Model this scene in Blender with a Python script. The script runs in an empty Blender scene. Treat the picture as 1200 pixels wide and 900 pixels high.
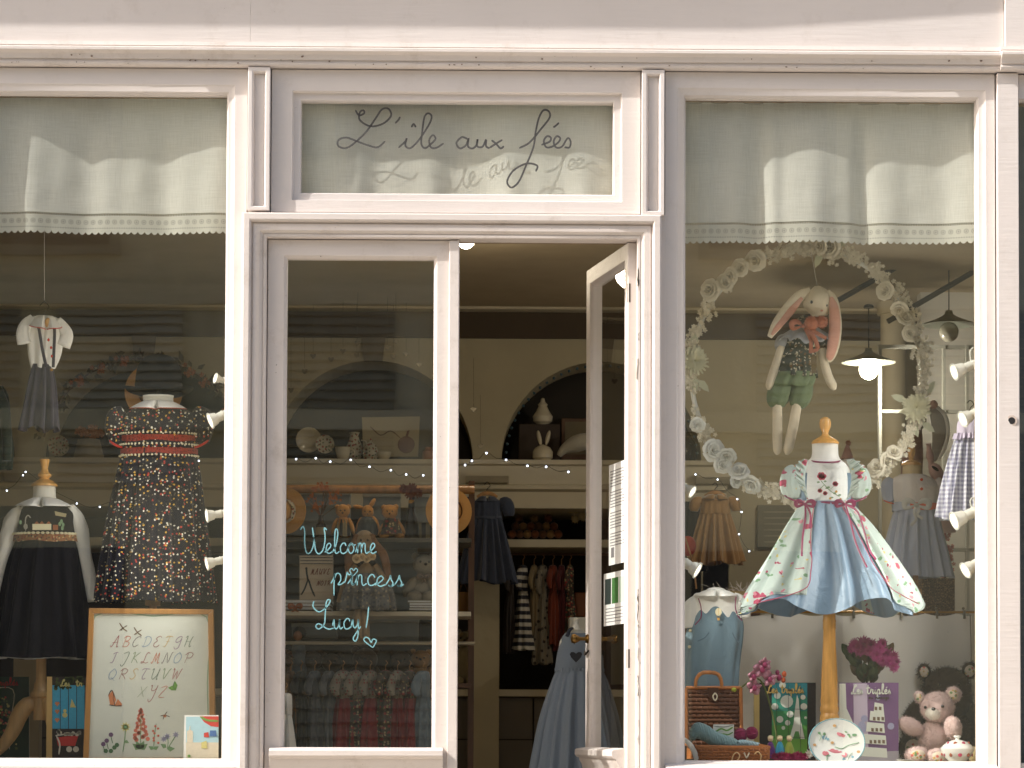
import bpy, math, random
import numpy as np
from mathutils import Vector, Matrix

R = random.Random(11)
PI = math.pi
sc = bpy.context.scene

# ------------------------------------------------------------------ camera
LENS, SENSOR, DIST = 95.0, 36.0, 9.5
YAW, PITCH, ROLL, SHIFT = math.radians(-0.7), math.radians(2.3), math.radians(0.22), 0.2273
cam_d = bpy.data.cameras.new('camera')
cam = bpy.data.objects.new('camera', cam_d)
sc.collection.objects.link(cam)
CAM_LOC = Vector((-0.116, -DIST, 1.0))
CAM_ROT = (Matrix.Rotation(YAW, 3, 'Z') @ Matrix.Rotation(PI / 2 + PITCH, 3, 'X') @ Matrix.Rotation(ROLL, 3, 'Z'))
cam.matrix_world = Matrix.Translation(CAM_LOC) @ CAM_ROT.to_4x4()
cam_d.lens, cam_d.sensor_width, cam_d.shift_y = LENS, SENSOR, SHIFT
cam_d.clip_start, cam_d.clip_end = 0.1, 500
cam_d.dof.use_dof = True
cam_d.dof.focus_distance = DIST + 0.1
cam_d.dof.aperture_fstop = 11
sc.camera = cam

# ------------------------------------------------------------------ sky, sun, exposure
SUN_AZ, SUN_EL = 70.0, 38.6          # degrees left of the shopfront's normal, elevation
w = bpy.data.worlds.new('World'); sc.world = w; w.use_nodes = True
nt = w.node_tree
sky = nt.nodes.new('ShaderNodeTexSky')
sky.sky_type = 'NISHITA'; sky.sun_disc = False
sky.sun_elevation = math.radians(SUN_EL)
sky.sun_rotation = math.radians(180 + SUN_AZ)
sky.air_density, sky.dust_density, sky.ozone_density = 1.0, 4.0, 0.5
bg = nt.nodes['Background']
nt.links.new(sky.outputs[0], bg.inputs[0]); bg.inputs[1].default_value = 0.15
az, el = math.radians(SUN_AZ), math.radians(SUN_EL)
sun_dir = Vector((math.sin(az) * math.cos(el), math.cos(az) * math.cos(el), -math.sin(el)))
sd = bpy.data.lights.new('sun', 'SUN'); sd.energy = 3.5; sd.angle = math.radians(0.5); sd.color = (1.0, 0.97, 0.93)
so = bpy.data.objects.new('sun', sd); sc.collection.objects.link(so)
so.rotation_euler = sun_dir.to_track_quat('-Z', 'Y').to_euler(); so.location = (-8, -6, 12)
sc.view_settings.view_transform = 'Standard'; sc.view_settings.look = 'None'
sc.view_settings.exposure = 0.62; sc.view_settings.gamma = 1.0
sc.render.engine = 'CYCLES'
cy = sc.cycles
cy.use_denoising = True
cy.max_bounces = 8; cy.diffuse_bounces = 4; cy.glossy_bounces = 4; cy.transparent_max_bounces = 16; cy.transmission_bounces = 4
cy.sample_clamp_indirect = 6.0

# ------------------------------------------------------------------ helpers
def W(px, py, Y=0.0):
    """point at depth Y (metres behind the shopfront) seen at photo pixel px, py"""
    k = SENSOR / LENS
    d = CAM_ROT @ Vector(((px - 600) / 1200 * k, ((450 - py) / 1200 + SHIFT) * k, -1))
    t = (Y - CAM_LOC.y) / d.y
    return CAM_LOC + d * t
def X(px, Y=0.0, py=500): return W(px, py, Y).x
def Z(py, Y=0.0, px=600): return W(px, py, Y).z
def S(Y=0.0): return 0.003 * (DIST + Y) / DIST

def lin(c):
    return tuple(((v / 255) / 12.92 if v <= 10 else (((v / 255) + .055) / 1.055) ** 2.4) for v in c)

def catmull(pts, sub=5):
    pts = [Vector(p) for p in pts]
    if len(pts) < 3: return pts
    out = []
    e = [pts[0] * 2 - pts[1]] + pts + [pts[-1] * 2 - pts[-2]]
    for i in range(1, len(e) - 2):
        a, b, c, d = e[i - 1:i + 3]
        for s in range(sub):
            t = s / sub
            out.append(0.5 * ((2 * b) + (c - a) * t + (2 * a - 5 * b + 4 * c - d) * t * t + (3 * b - a - 3 * c + d) * t ** 3))
    out.append(pts[-1])
    return out

class MB:
    def __init__(s): s.v = []; s.f = []; s.m = []; s.cur = 0
    def add(s, vs, fs):
        o = len(s.v); s.v += [tuple(v) for v in vs]
        s.f += [tuple(i + o for i in f) for f in fs]; s.m += [s.cur] * len(fs)
        return s
    def bx(s, x0, x1, y0, y1, z0, z1):
        if x0 > x1: x0, x1 = x1, x0
        if y0 > y1: y0, y1 = y1, y0
        if z0 > z1: z0, z1 = z1, z0
        return s.add([(x0, y0, z0), (x1, y0, z0), (x1, y1, z0), (x0, y1, z0), (x0, y0, z1), (x1, y0, z1), (x1, y1, z1), (x0, y1, z1)],
                     [(0, 3, 2, 1), (4, 5, 6, 7), (0, 1, 5, 4), (1, 2, 6, 5), (2, 3, 7, 6), (3, 0, 4, 7)])
    def obx(s, c, size, rot):
        h = [q / 2 for q in size]; M = rot if isinstance(rot, Matrix) else Matrix.Rotation(rot, 3, 'Z')
        vs = [Vector(c) + M @ Vector((sx * h[0], sy * h[1], sz * h[2])) for sz in (-1, 1) for sx, sy in ((-1, -1), (1, -1), (1, 1), (-1, 1))]
        return s.add(vs, [(0, 3, 2, 1), (4, 5, 6, 7), (0, 1, 5, 4), (1, 2, 6, 5), (2, 3, 7, 6), (3, 0, 4, 7)])
    def tube(s, pts, r, n=8, cap=True, flat=1.0, sub=0, wave=None):
        """swept tube; r number or list; flat squashes it; wave(i,theta) radius factor"""
        pts = [Vector(p) for p in pts]
        if isinstance(r, (int, float)): r = [r] * len(pts)
        if sub:
            rr = catmull([(q, 0, 0) for q in r], sub); pts = catmull(pts, sub); r = [q[0] for q in rr]
        up = None; rings = []
        for i, p in enumerate(pts):
            t = (pts[min(i + 1, len(pts) - 1)] - pts[max(i - 1, 0)]).normalized()
            if up is None:
                a = Vector((0, 1, 0)) if abs(t.y) < .9 else Vector((1, 0, 0))
                up = (a - t * a.dot(t)).normalized()
            else:
                q = up - t * up.dot(t)
                up = q.normalized() if q.length > 1e-6 else up
            sd_ = t.cross(up)
            ring = []
            for k in range(n):
                th = 2 * PI * k / n
                f = wave(i / max(1, len(pts) - 1), th) if wave else 1
                ring.append(p + (sd_ * math.cos(th) + up * math.sin(th) * flat) * r[i] * f)
            rings.append(ring)
        vs = [v for ring in rings for v in ring]; fs = []
        for i in range(len(pts) - 1):
            for k in range(n):
                fs.append((i * n + k, i * n + (k + 1) % n, (i + 1) * n + (k + 1) % n, (i + 1) * n + k))
        if cap: fs += [tuple(range(n - 1, -1, -1)), tuple((len(pts) - 1) * n + k for k in range(n))]
        return s.add(vs, fs)
    def lathe(s, prof, c=(0, 0, 0), n=24, sx=1, sy=1, cap=True):
        vs = []; c = Vector(c)
        for r, z in prof:
            for k in range(n):
                th = 2 * PI * k / n
                vs.append((c.x + r * sx * math.cos(th), c.y + r * sy * math.sin(th), c.z + z))
        m = len(prof); fs = [(i * n + k, i * n + (k + 1) % n, (i + 1) * n + (k + 1) % n, (i + 1) * n + k) for i in range(m - 1) for k in range(n)]
        if cap: fs += [tuple(range(n - 1, -1, -1)), tuple((m - 1) * n + k for k in range(n))]
        return s.add(vs, fs)
    def ell(s, c, r, rot=None, nu=16, nv=10, noise=0):
        c = Vector(c); r = (r, r, r) if isinstance(r, (int, float)) else r
        vs = []; rot = rot or Matrix.Identity(3)
        for j in range(nv + 1):
            ph = PI * j / nv
            for i in range(nu):
                th = 2 * PI * i / nu
                q = 1 + (R.uniform(-noise, noise) if noise and 0 < j < nv else 0)
                vs.append(c + rot @ Vector((r[0] * math.sin(ph) * math.cos(th) * q, r[1] * math.sin(ph) * math.sin(th) * q, r[2] * math.cos(ph) * q)))
        fs = [(j * nu + i, (j + 1) * nu + i, (j + 1) * nu + (i + 1) % nu, j * nu + (i + 1) % nu) for j in range(nv) for i in range(nu)]
        return s.add(vs, fs)
    def fuzz(s, c, r, n, L=.006, rot=None, wd=.0011):
        c = Vector(c); r = (r, r, r) if isinstance(r, (int, float)) else r; rot = rot or Matrix.Identity(3)
        for _ in range(n):
            d = Vector((R.gauss(0, 1), R.gauss(0, 1), R.gauss(0, 1))).normalized()
            p = c + rot @ Vector((d.x * r[0], d.y * r[1], d.z * r[2])) * .985
            nn = (rot @ Vector((d.x / r[0], d.y / r[1], d.z / r[2]))).normalized()
            j = Vector((R.gauss(0, .55), R.gauss(0, .55), R.gauss(-.25, .55)))
            t = nn.cross(Vector((R.gauss(0, 1), R.gauss(0, 1), R.gauss(0, 1)))).normalized()
            tip = p + (nn + j).normalized() * L * R.uniform(.6, 1.3)
            o = len(s.v); s.v += [tuple(p - t * wd), tuple(p + t * wd), tuple(tip)]; s.f.append((o, o + 1, o + 2)); s.m.append(s.cur)
        return s
    def grid(s, fn, nu, nv, closed=False):
        vs = [fn(i / nu, j / nv) for j in range(nv + 1) for i in range(nu + (0 if closed else 1))]
        c = nu if closed else nu + 1
        fs = [(j * c + i, j * c + (i + 1) % c, (j + 1) * c + (i + 1) % c, (j + 1) * c + i) for j in range(nv) for i in range(nu)]
        return s.add(vs, fs)
    def prism(s, poly, y0, y1):
        """polygon in x, z extruded from y0 to y1"""
        n = len(poly)
        a = sum(poly[i][0] * poly[(i + 1) % n][1] - poly[(i + 1) % n][0] * poly[i][1] for i in range(n))
        if a < 0: poly = poly[::-1]
        vs = [(x, y0, z) for x, z in poly] + [(x, y1, z) for x, z in poly]
        return s.add(vs, [tuple(range(n)), tuple(range(2 * n - 1, n - 1, -1))] + [(i, i + n, (i + 1) % n + n, (i + 1) % n) for i in range(n)])
    def pp(s, pts, Y, t=.001):
        """flat plate whose outline is given in photo pixels at depth Y"""
        q = [W(a, b, Y) for a, b in pts]
        return s.prism([(v.x, v.z) for v in q], Y, Y + t)
    def pc(s, px, py, r, Y, t=.001, n=12, ry=None):
        return s.pp([(px + r * math.cos(2 * PI * k / n), py + (ry or r) * math.sin(2 * PI * k / n)) for k in range(n)], Y, t)
    def stroke(s, pts, wd, Y, sub=4, taper=False):
        """ribbon lettering stroke through photo pixels, width in pixels"""
        c = catmull([(a, b, 0) for a, b in pts], sub); n = len(c)
        L = []; Rr = []
        for i, p in enumerate(c):
            t = c[min(i + 1, n - 1)] - c[max(i - 1, 0)]
            t = t.normalized() if t.length > 1e-6 else Vector((1, 0, 0))
            h = wd / 2 * ((.35 + .65 * math.sin(PI * i / (n - 1))) if taper else (.55 if i in (0, n - 1) else 1))
            nn = Vector((-t.y, t.x, 0)) * h
            L.append(W(p.x + nn.x, p.y + nn.y, Y)); Rr.append(W(p.x - nn.x, p.y - nn.y, Y))
        T = Vector((0, .0008, 0))
        vs = L + Rr + [v + T for v in L] + [v + T for v in Rr]; fs = []
        for i in range(n - 1):
            fs += [(i, i + 1, n + i + 1, n + i), (2 * n + i, 3 * n + i, 3 * n + i + 1, 2 * n + i + 1), (i, 2 * n + i, 2 * n + i + 1, i + 1), (n + i, n + i + 1, 3 * n + i + 1, 3 * n + i)]
        return s.add(vs, fs)
    def mesh(s, name, mats, off=(0, 0, 0), smooth=True):
        me = bpy.data.meshes.new(name)
        v = [(a - off[0], b - off[1], c - off[2]) for a, b, c in s.v]
        me.from_pydata(v, [], s.f)
        for m in (mats if isinstance(mats, (list, tuple)) else [mats]): me.materials.append(m)
        if s.cur or any(s.m): me.polygons.foreach_set('material_index', s.m)
        if smooth:
            me.polygons.foreach_set('use_smooth', [True] * len(s.f))
        me.update()
        return me

def PANE(x0, x1, y, z0, z1):
    return MB().add([(x0, y, z0), (x1, y, z0), (x1, y, z1), (x0, y, z1)], [(0, 1, 2, 3)])
def origin(o):
    v = Vector((0, 0, 0))
    while o is not None: v += o.location; o = o.parent
    return v
def tag(o, label=None, cat=None, group=None, kind=None):
    if label: o['label'] = label
    if cat: o['category'] = cat
    if group: o['group'] = group
    if kind: o['kind'] = kind
    return o
def thing(name, label, cat, loc, group=None):
    o = bpy.data.objects.new(name, None); sc.collection.objects.link(o); o.location = loc; o.empty_display_size = .05
    return tag(o, label, cat, group)
def obj(name, mb, mats, parent=None, smooth=True, bevel=0, loc=None, solid=0, auto=35, sub=0, label=None):
    """links the builder as ONE mesh object; coordinates are world coordinates"""
    if parent is not None: off = origin(parent); rel = Vector((0, 0, 0))
    else: off = Vector(loc) if loc is not None else Vector((0, 0, 0)); rel = off
    o = bpy.data.objects.new(name, mb.mesh(name, mats, off, smooth)); sc.collection.objects.link(o)
    o.location = rel; o.parent = parent
    if label: o['label'] = label
    if solid:
        m = o.modifiers.new('solid', 'SOLIDIFY'); m.thickness = solid; m.offset = 0
    if sub:
        m = o.modifiers.new('sub', 'SUBSURF'); m.levels = m.render_levels = sub
    if bevel:
        m = o.modifiers.new('bevel', 'BEVEL'); m.width = bevel; m.segments = 2; m.limit_method = 'ANGLE'; m.angle_limit = math.radians(35)
    if smooth and auto:
        try: o.data.set_sharp_from_angle(angle=math.radians(auto))
        except Exception: pass
    return o
def struct(name, mb, mats, **k):
    o = obj(name, mb, mats, **k); o['kind'] = 'structure'; return o
def dup(root, loc, rot=None, label=None, group=None, scale=None):
    def cp(o, par):
        c = o.copy(); sc.collection.objects.link(c); c.parent = par
        for ch in kids.get(o.name, []): cp(ch, c)
        return c
    kids = {}
    for o in root.children_recursive: kids.setdefault(o.parent.name, []).append(o)
    r = cp(root, None); r.location = loc
    if rot is not None: r.rotation_euler = rot
    if scale is not None: r.scale = (scale,) * 3 if isinstance(scale, (int, float)) else scale
    if label: r['label'] = label
    if group: r['group'] = group
    return r

# ------------------------------------------------------------------ materials
MATS = {}
def newmat(name):
    m = bpy.data.materials.new(name); m.use_nodes = True; MATS[name] = m
    t = m.node_tree; b = t.nodes['Principled BSDF']
    return m, t, b
class NT:
    """small node helper"""
    def __init__(s, t):
        s.t = t; s.co = t.nodes.new('ShaderNodeTexCoord').outputs['Object']
    def n(s, ty, ins=None, **at):
        x = s.t.nodes.new(ty)
        for k, v in at.items(): setattr(x, k, v)
        for k, v in (ins or {}).items():
            if hasattr(v, 'is_output') or isinstance(v, bpy.types.NodeSocket): s.t.links.new(v, x.inputs[k])
            else: x.inputs[k].default_value = v
        return x
    def math(s, op, a, b=0.0, c=None):
        d = {0: a, 1: b}
        if c is not None: d[2] = c
        return s.n('ShaderNodeMath', d, operation=op).outputs[0]
    def noise(s, scale, detail=3, rough=.5, co=None):
        return s.n('ShaderNodeTexNoise', {'Vector': co or s.co, 'Scale': scale, 'Detail': detail, 'Roughness': rough}).outputs['Fac']
    def mix(s, f, a, b, blend='MIX'):
        x = s.t.nodes.new('ShaderNodeMix'); x.data_type = 'RGBA'; x.blend_type = blend
        for i, v in ((0, f), (6, a), (7, b)):
            if isinstance(v, bpy.types.NodeSocket): s.t.links.new(v, x.inputs[i])
            else: x.inputs[i].default_value = (*v, 1) if isinstance(v, tuple) and len(v) == 3 else v
        return x.outputs[2]
    def ramp(s, f, lo, hi):
        return s.n('ShaderNodeMapRange', {0: f, 1: lo, 2: hi, 3: 0.0, 4: 1.0}).outputs[0]
    def xyz(s, co=None):
        x = s.n('ShaderNodeSeparateXYZ', {0: co or s.co}); return x.outputs
    def bump(s, b, h, strength=.3, dist=.002):
        x = s.n('ShaderNodeBump', {'Strength': strength, 'Distance': dist, 'Height': h}); s.t.links.new(x.outputs[0], b.inputs['Normal']); return x
def _crease(s, b, bn):
    # soft wrinkles a hand's breadth apart with finer puckers between
    w1 = s.n('ShaderNodeTexNoise', {'Vector': s.co, 'Scale': 16.0, 'Detail': 4.0, 'Roughness': .55, 'Distortion': 1.2}).outputs['Fac']
    c = s.n('ShaderNodeBump', {'Strength': .45, 'Distance': .012, 'Height': w1}); s.t.links.new(c.outputs[0], bn.inputs['Normal'])
NT.crease = _crease
def mat(name, rgb, rough=.7, var=.12, vs=7, bump=.25, bs=120, bd=.002, metal=0, spec=.5, sheen=0, coat=0, emis=0, transl=0):
    if name in MATS: return MATS[name]
    m, t, b = newmat(name); N = NT(t); c = lin(rgb)
    nz = N.noise(vs, 4)
    col = N.mix(nz, tuple(v * (1 - var) for v in c), tuple(min(1, v * (1 + var)) for v in c))
    t.links.new(col, b.inputs['Base Color'])
    b.inputs['Roughness'].default_value = rough; b.inputs['Metallic'].default_value = metal
    b.inputs['Specular IOR Level'].default_value = spec
    if sheen: b.inputs['Sheen Weight'].default_value = sheen; b.inputs['Sheen Roughness'].default_value = .5
    if coat: b.inputs['Coat Weight'].default_value = coat; b.inputs['Coat Roughness'].default_value = .08
    if bump: bn = N.bump(b, N.noise(bs, 3), bump, bd)
    if bump and sheen: N.crease(b, bn)
    if emis:
        b.inputs['Emission Color'].default_value = (*c, 1); b.inputs['Emission Strength'].default_value = emis
    if transl:
        out = t.nodes['Material Output']; tr = N.n('ShaderNodeBsdfTranslucent', {'Color': col})
        mx = N.n('ShaderNodeMixShader', {0: transl, 1: b.outputs[0], 2: tr.outputs[0]}); t.links.new(mx.outputs[0], out.inputs[0])
    return m
def cloth(name, rgb, **k):
    k.setdefault('rough', .85); k.setdefault('sheen', .25); k.setdefault('bump', .3); k.setdefault('bs', 420); k.setdefault('bd', .001); k.setdefault('var', .08); k.setdefault('spec', .2)
    return mat(name, rgb, **k)
def print_mat(name, base, spots, rough=.85, sheen=.2, warp=.0, bump=.2):
    """cloth with a scattered print: spots = (rgb, scale, radius, share kept)"""
    if name in MATS: return MATS[name]
    m, t, b = newmat(name); N = NT(t)
    col = N.mix(N.noise(9), tuple(v * .9 for v in lin(base)), lin(base))
    for i, (rgb, scl, rad, keep) in enumerate(spots):
        q_ = N.xyz(); fl = N.n('ShaderNodeCombineXYZ', {0: N.math('ADD', q_[0], N.math('MULTIPLY', q_[1], .25)), 1: q_[2]}).outputs[0]
        mp = N.n('ShaderNodeVectorMath', {0: fl, 1: (3.1 * i, 1.7 * i, 0)}, operation='ADD').outputs[0]
        if warp:
            nz = N.n('ShaderNodeTexNoise', {'Vector': mp, 'Scale': scl * 2.2, 'Detail': 1}).outputs['Color']
            sh = N.n('ShaderNodeVectorMath', {0: nz, 3: warp / scl}, operation='SCALE').outputs[0]
            mp = N.n('ShaderNodeVectorMath', {0: mp, 1: sh}, operation='ADD').outputs[0]
        vo = N.n('ShaderNodeTexVoronoi', {'Vector': mp, 'Scale': scl}, voronoi_dimensions='2D')
        k1 = N.math('LESS_THAN', vo.outputs['Distance'], rad)
        r = N.n('ShaderNodeSeparateColor', {0: vo.outputs['Color']}).outputs[0]
        k = N.math('MULTIPLY', k1, N.math('LESS_THAN', r, keep))
        col = N.mix(k, col, lin(rgb))
    t.links.new(col, b.inputs['Base Color']); b.inputs['Roughness'].default_value = rough
    b.inputs['Sheen Weight'].default_value = sheen; b.inputs['Specular IOR Level'].default_value = .25
    N.crease(b, N.bump(b, N.noise(400, 2), bump, .001))
    return m
def stripe_mat(name, a, c2, freq, duty=.5, axis=2, cross=False, rough=.85):
    if name in MATS: return MATS[name]
    m, t, b = newmat(name); N = NT(t); xs = N.xyz()
    k = N.math('LESS_THAN', N.math('FRACT', N.math('MULTIPLY', xs[axis], freq)), duty)
    if cross:
        k2 = N.math('LESS_THAN', N.math('FRACT', N.math('MULTIPLY', xs[0 if axis == 2 else 2], freq)), duty)
        k = N.math('MULTIPLY', N.math('ADD', k, k2), .5)
    col = N.mix(k, lin(a), lin(c2)); t.links.new(col, b.inputs['Base Color'])
    b.inputs['Roughness'].default_value = rough; b.inputs['Sheen Weight'].default_value = .2
    N.crease(b, N.bump(b, N.noise(400, 2), .2, .001))
    return m
def wood(name, rgb, rough=.4, coat=.2, stretch=(1, 1, .12), scale=40, contrast=.28):
    if name in MATS: return MATS[name]
    m, t, b = newmat(name); N = NT(t); c = lin(rgb)
    mp = N.n('ShaderNodeMapping', {0: N.co, 3: stretch}).outputs[0]
    nz = N.noise(scale, 6, .6, mp)
    col = N.mix(N.ramp(nz, .3, .7), tuple(v * (1 - contrast) for v in c), tuple(min(1, v * (1 + contrast)) for v in c))
    t.links.new(col, b.inputs['Base Color']); b.inputs['Roughness'].default_value = rough; b.inputs['Coat Weight'].default_value = coat
    N.bump(b, nz, .15, .001)
    return m
def paint(name, rgb, dirt=.5):
    """brushed old gloss paint with grime, pits and chips"""
    if name in MATS: return MATS[name]
    m, t, b = newmat(name); N = NT(t); c = lin(rgb)
    big = N.noise(1.3, 5, .6); fine = N.noise(60, 5, .65)
    brush = N.noise(30, 4, .5, N.n('ShaderNodeMapping', {0: N.co, 3: (.25, 1, 3.2)}).outputs[0])
    col = N.mix(N.ramp(big, .35, .7), tuple(v * .95 for v in c), tuple(min(1, v * 1.03) for v in c))
    grime = tuple(v * q for v, q in zip(c, (.62, .57, .5)))
    col = N.mix(N.math('MULTIPLY', N.ramp(N.noise(7, 8, .75), .54, .76), dirt * .6), col, grime)
    chips = N.math('GREATER_THAN', N.noise(95, 2, .5), .79 if dirt < .9 else .77)
    col = N.mix(N.math('MULTIPLY', chips, .8), col, lin((120, 105, 92)))
    # fine dark pits
    vo = N.n('ShaderNodeTexVoronoi', {'Vector': N.co, 'Scale': 22.0})
    r = N.n('ShaderNodeSeparateColor', {0: vo.outputs['Color']}).outputs[0]
    pit = N.math('MULTIPLY', N.math('LESS_THAN', vo.outputs['Distance'], .045), N.math('LESS_THAN', r, .03 * dirt))
    col = N.mix(pit, col, lin((95, 80, 68)))
    t.links.new(col, b.inputs['Base Color'])
    rg = N.n('ShaderNodeMapRange', {0: fine, 3: .38, 4: .6}).outputs[0]; t.links.new(rg, b.inputs['Roughness'])
    h = N.math('ADD', N.math('MULTIPLY', brush, .7), N.math('MULTIPLY', fine, .25))
    h = N.math('SUBTRACT', h, N.math('MULTIPLY', N.math('ADD', pit, chips), .5))
    h = N.math('ADD', h, N.math('MULTIPLY', N.noise(9, 3), .8))
    N.bump(b, h, .55, .0026)
    return m
def glass_mat(name, ior=1.52, gain=1.0, tint=(.975, .98, .955), dust=.003):
    """thin pane: Fresnel reflection off both faces over a clear, faintly tinted pane"""
    m, t, b = newmat(name); N = NT(t); out = t.nodes['Material Output']
    fc = N.n('ShaderNodeLayerWeight', {'Blend': .5}).outputs['Facing']
    f = N.n('ShaderNodeMath', {0: N.math('MULTIPLY', N.math('POWER', fc, 4.5), .9), 1: .115}, operation='ADD', use_clamp=True).outputs[0]
    f = N.math('MULTIPLY', f, gain)
    tr = N.n('ShaderNodeBsdfTransparent', {0: (*tint, 1)})
    h = N.noise(2.2, 2)
    bp = N.n('ShaderNodeBump', {'Strength': .06, 'Distance': .004, 'Height': h})
    gl = N.n('ShaderNodeBsdfGlossy', {'Color': (1, 1, 1, 1), 'Roughness': .012, 'Normal': bp.outputs[0]})
    mx = N.n('ShaderNodeMixShader', {0: f, 1: tr.outputs[0], 2: gl.outputs[0]})
    # film of dust with a few streaks and specks
    streak = N.noise(6, 6, .7, N.n('ShaderNodeMapping', {0: N.co, 3: (3, 1, .5)}).outputs[0])
    vo = N.n('ShaderNodeTexVoronoi', {'Vector': N.co, 'Scale': 24.0})
    r = N.n('ShaderNodeSeparateColor', {0: vo.outputs['Color']}).outputs[0]
    speck = N.math('MULTIPLY', N.math('LESS_THAN', vo.outputs['Distance'], .028), N.math('LESS_THAN', r, .14))
    df = N.math('ADD', N.math('MULTIPLY', N.ramp(streak, .4, .9), dust * 3), N.math('ADD', N.math('MULTIPLY', speck, .35), dust))
    di = N.n('ShaderNodeBsdfDiffuse', {'Color': (.8, .8, .76, 1)})
    m2 = N.n('ShaderNodeMixShader', {0: df, 1: mx.outputs[0], 2: di.outputs[0]})
    t.links.new(m2.outputs[0], out.inputs[0])
    return m

PINK = paint('pink_white_paint', (223, 214, 208))
PINK_WORN = paint('worn_pink_white_paint', (221, 211, 204), dirt=1.0)
GLASS = glass_mat('window_glass')
WHITE = mat('white_fabric', (232, 230, 222), rough=.9, bs=420, bump=.3, bd=.001, var=.04, sheen=.2)
BLACK = mat('black', (24, 22, 24), var=.2)
# ------------------------------------------------------------------ the shopfront
def rings_mb(rings):
    mb = MB(); vs = [v for r in rings for v in r]; fs = []
    for i in range(len(rings) - 1):
        for k in range(4):
            fs.append((i * 4 + k, i * 4 + (k + 1) % 4, (i + 1) * 4 + (k + 1) % 4, (i + 1) * 4 + k))
    return mb.add(vs, [f[::-1] for f in fs])
def rect(x0, x1, z0, z1, y): return [(x0, y, z0), (x1, y, z0), (x1, y, z1), (x0, y, z1)]
def rectframe(gx, gz, w, inner, yf=0.0, yb=.07):
    """gx, gz opening; w = widths left, right, top, bottom; inner = [(offset, y)] from face to opening"""
    o = rect(gx[0] - w[0], gx[1] + w[1], gz[0] - w[3], gz[1] + w[2], yb)
    f = [(a, yf, c) for a, b, c in o]
    rs = [o, f] + [rect(gx[0] - q, gx[1] + q, gz[0] - q, gz[1] + q, y) for q, y in inner]
    rs.append([(a, yb, c) for a, b, c in rs[-1]])
    return rings_mb(rs)
def extrude_x(prof, x0, x1, mb=None):
    mb = mb or MB(); n = len(prof)
    vs = [(x0, y, z) for y, z in prof] + [(x1, y, z) for y, z in prof]
    return mb.add(vs, [(i, i + 1, n + i + 1, n + i) for i in range(n - 1)] + [tuple(range(n - 1, -1, -1)), tuple(range(n, 2 * n))])
XL, XR = -1.95, 2.7
shop = thing('shopfront', 'pale pink painted wooden shopfront with two display windows and a double door', 'shopfront', (0, 0, -.4))
zf = lambda py: Z(py, 0)
# fascia and its proud right-hand section
for fx0, fx1 in ((XL, X(290)), (X(290.15), X(1177))): obj('fascia_board', MB().bx(fx0, fx1, -.012, .12, zf(57), zf(-60)), PINK, shop, bevel=.0006)
mb = MB().bx(X(1177.5), XR, -.03, .12, zf(57), zf(-60)); obj('fascia_board', mb, PINK, shop, bevel=.003)
pr = [(.1, 53.5), (-.03, 54), (-.034, 58.5), (-.022, 60), (-.024, 61), (-.056, 61.6), (-.062, 63), (-.062, 66), (-.056, 67.2), (-.046, 69), (-.040, 72), (-.038, 74.5), (-.030, 75), (-.031, 77), (-.036, 78.5), (-.034, 80.5), (-.026, 82), (.1, 82)]
cp = [(y, zf(p)) for y, p in pr]
obj('cornice_moulding', extrude_x(cp, XL, X(1171)), PINK_WORN, shop, auto=25)
obj('cornice_moulding', extrude_x([(y - .02 if y < .05 else y, z) for y, z in cp], X(1171), XR), PINK_WORN, shop, auto=25)
mb = MB()
for i in range(42):
    px, py = R.uniform(0, 1160), R.choice((71.5, 76, 79.5, 79.5)) + R.uniform(-1, 1) + 0.0
    r_ = R.uniform(.35, .95); y_ = -.0425 if py < 74 else -.0368
    mb.ell((X(px), y_, zf(py)), (r_ * .003 * R.uniform(.8, 2.2), .0035, r_ * .003), nu=7, nv=4)
o = obj('paint_chips', mb, mat('chip_brown', (120, 100, 88), bump=0, var=.4, vs=60), shop); o['kind'] = 'stuff'
# window frames
IN = [(.014, 0), (.004, .012), (0, .03)]
def win(gx, gz, w, hdr=True):
    fr = obj('window_frame', rectframe(gx, gz, w, [(.03, 0), (.026, .004), (.006, .012), (.004, .02), (0, .022)]), PINK, shop, bevel=.0015)
    g = obj('glass_pane', PANE(gx[0] - .003, gx[1] + .003, .048, gz[0] - .003, gz[1] + .003), GLASS, fr, smooth=False)
    # putty bead round the pane
    obj('glazing_bead', rectframe(gx, gz, (.006, .006, .006, .006), [(0, .038), (-.003, .044)], .036, .05), PINK_WORN, fr)
    return fr
GZ = (zf(891.5), zf(111.5))
win((X(-78), X(262.5)), GZ, (.07, X(287) - X(262.5), zf(83) - GZ[1], .45))
win((X(803), X(1146.5)), GZ, (X(803) - X(779), X(1167) - X(1146.5), zf(83) - GZ[1], .45))
TG = ((X(350), X(718)), (zf(226), zf(118)))
tr = obj('transom_frame', rectframe(TG[0], TG[1], (X(350) - X(315.5), X(750) - X(718), zf(83) - TG[1][1], zf(250) * -1 + TG[1][0]),
        [(.030, 0), (.027, .016), (.004, .019), (0, .024)]), PINK, shop, bevel=.0015)
obj('glass_pane', PANE(TG[0][0] - .003, TG[0][1] + .003, .048, TG[1][0] - .003, TG[1][1] + .003), GLASS, tr, smooth=False)
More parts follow.
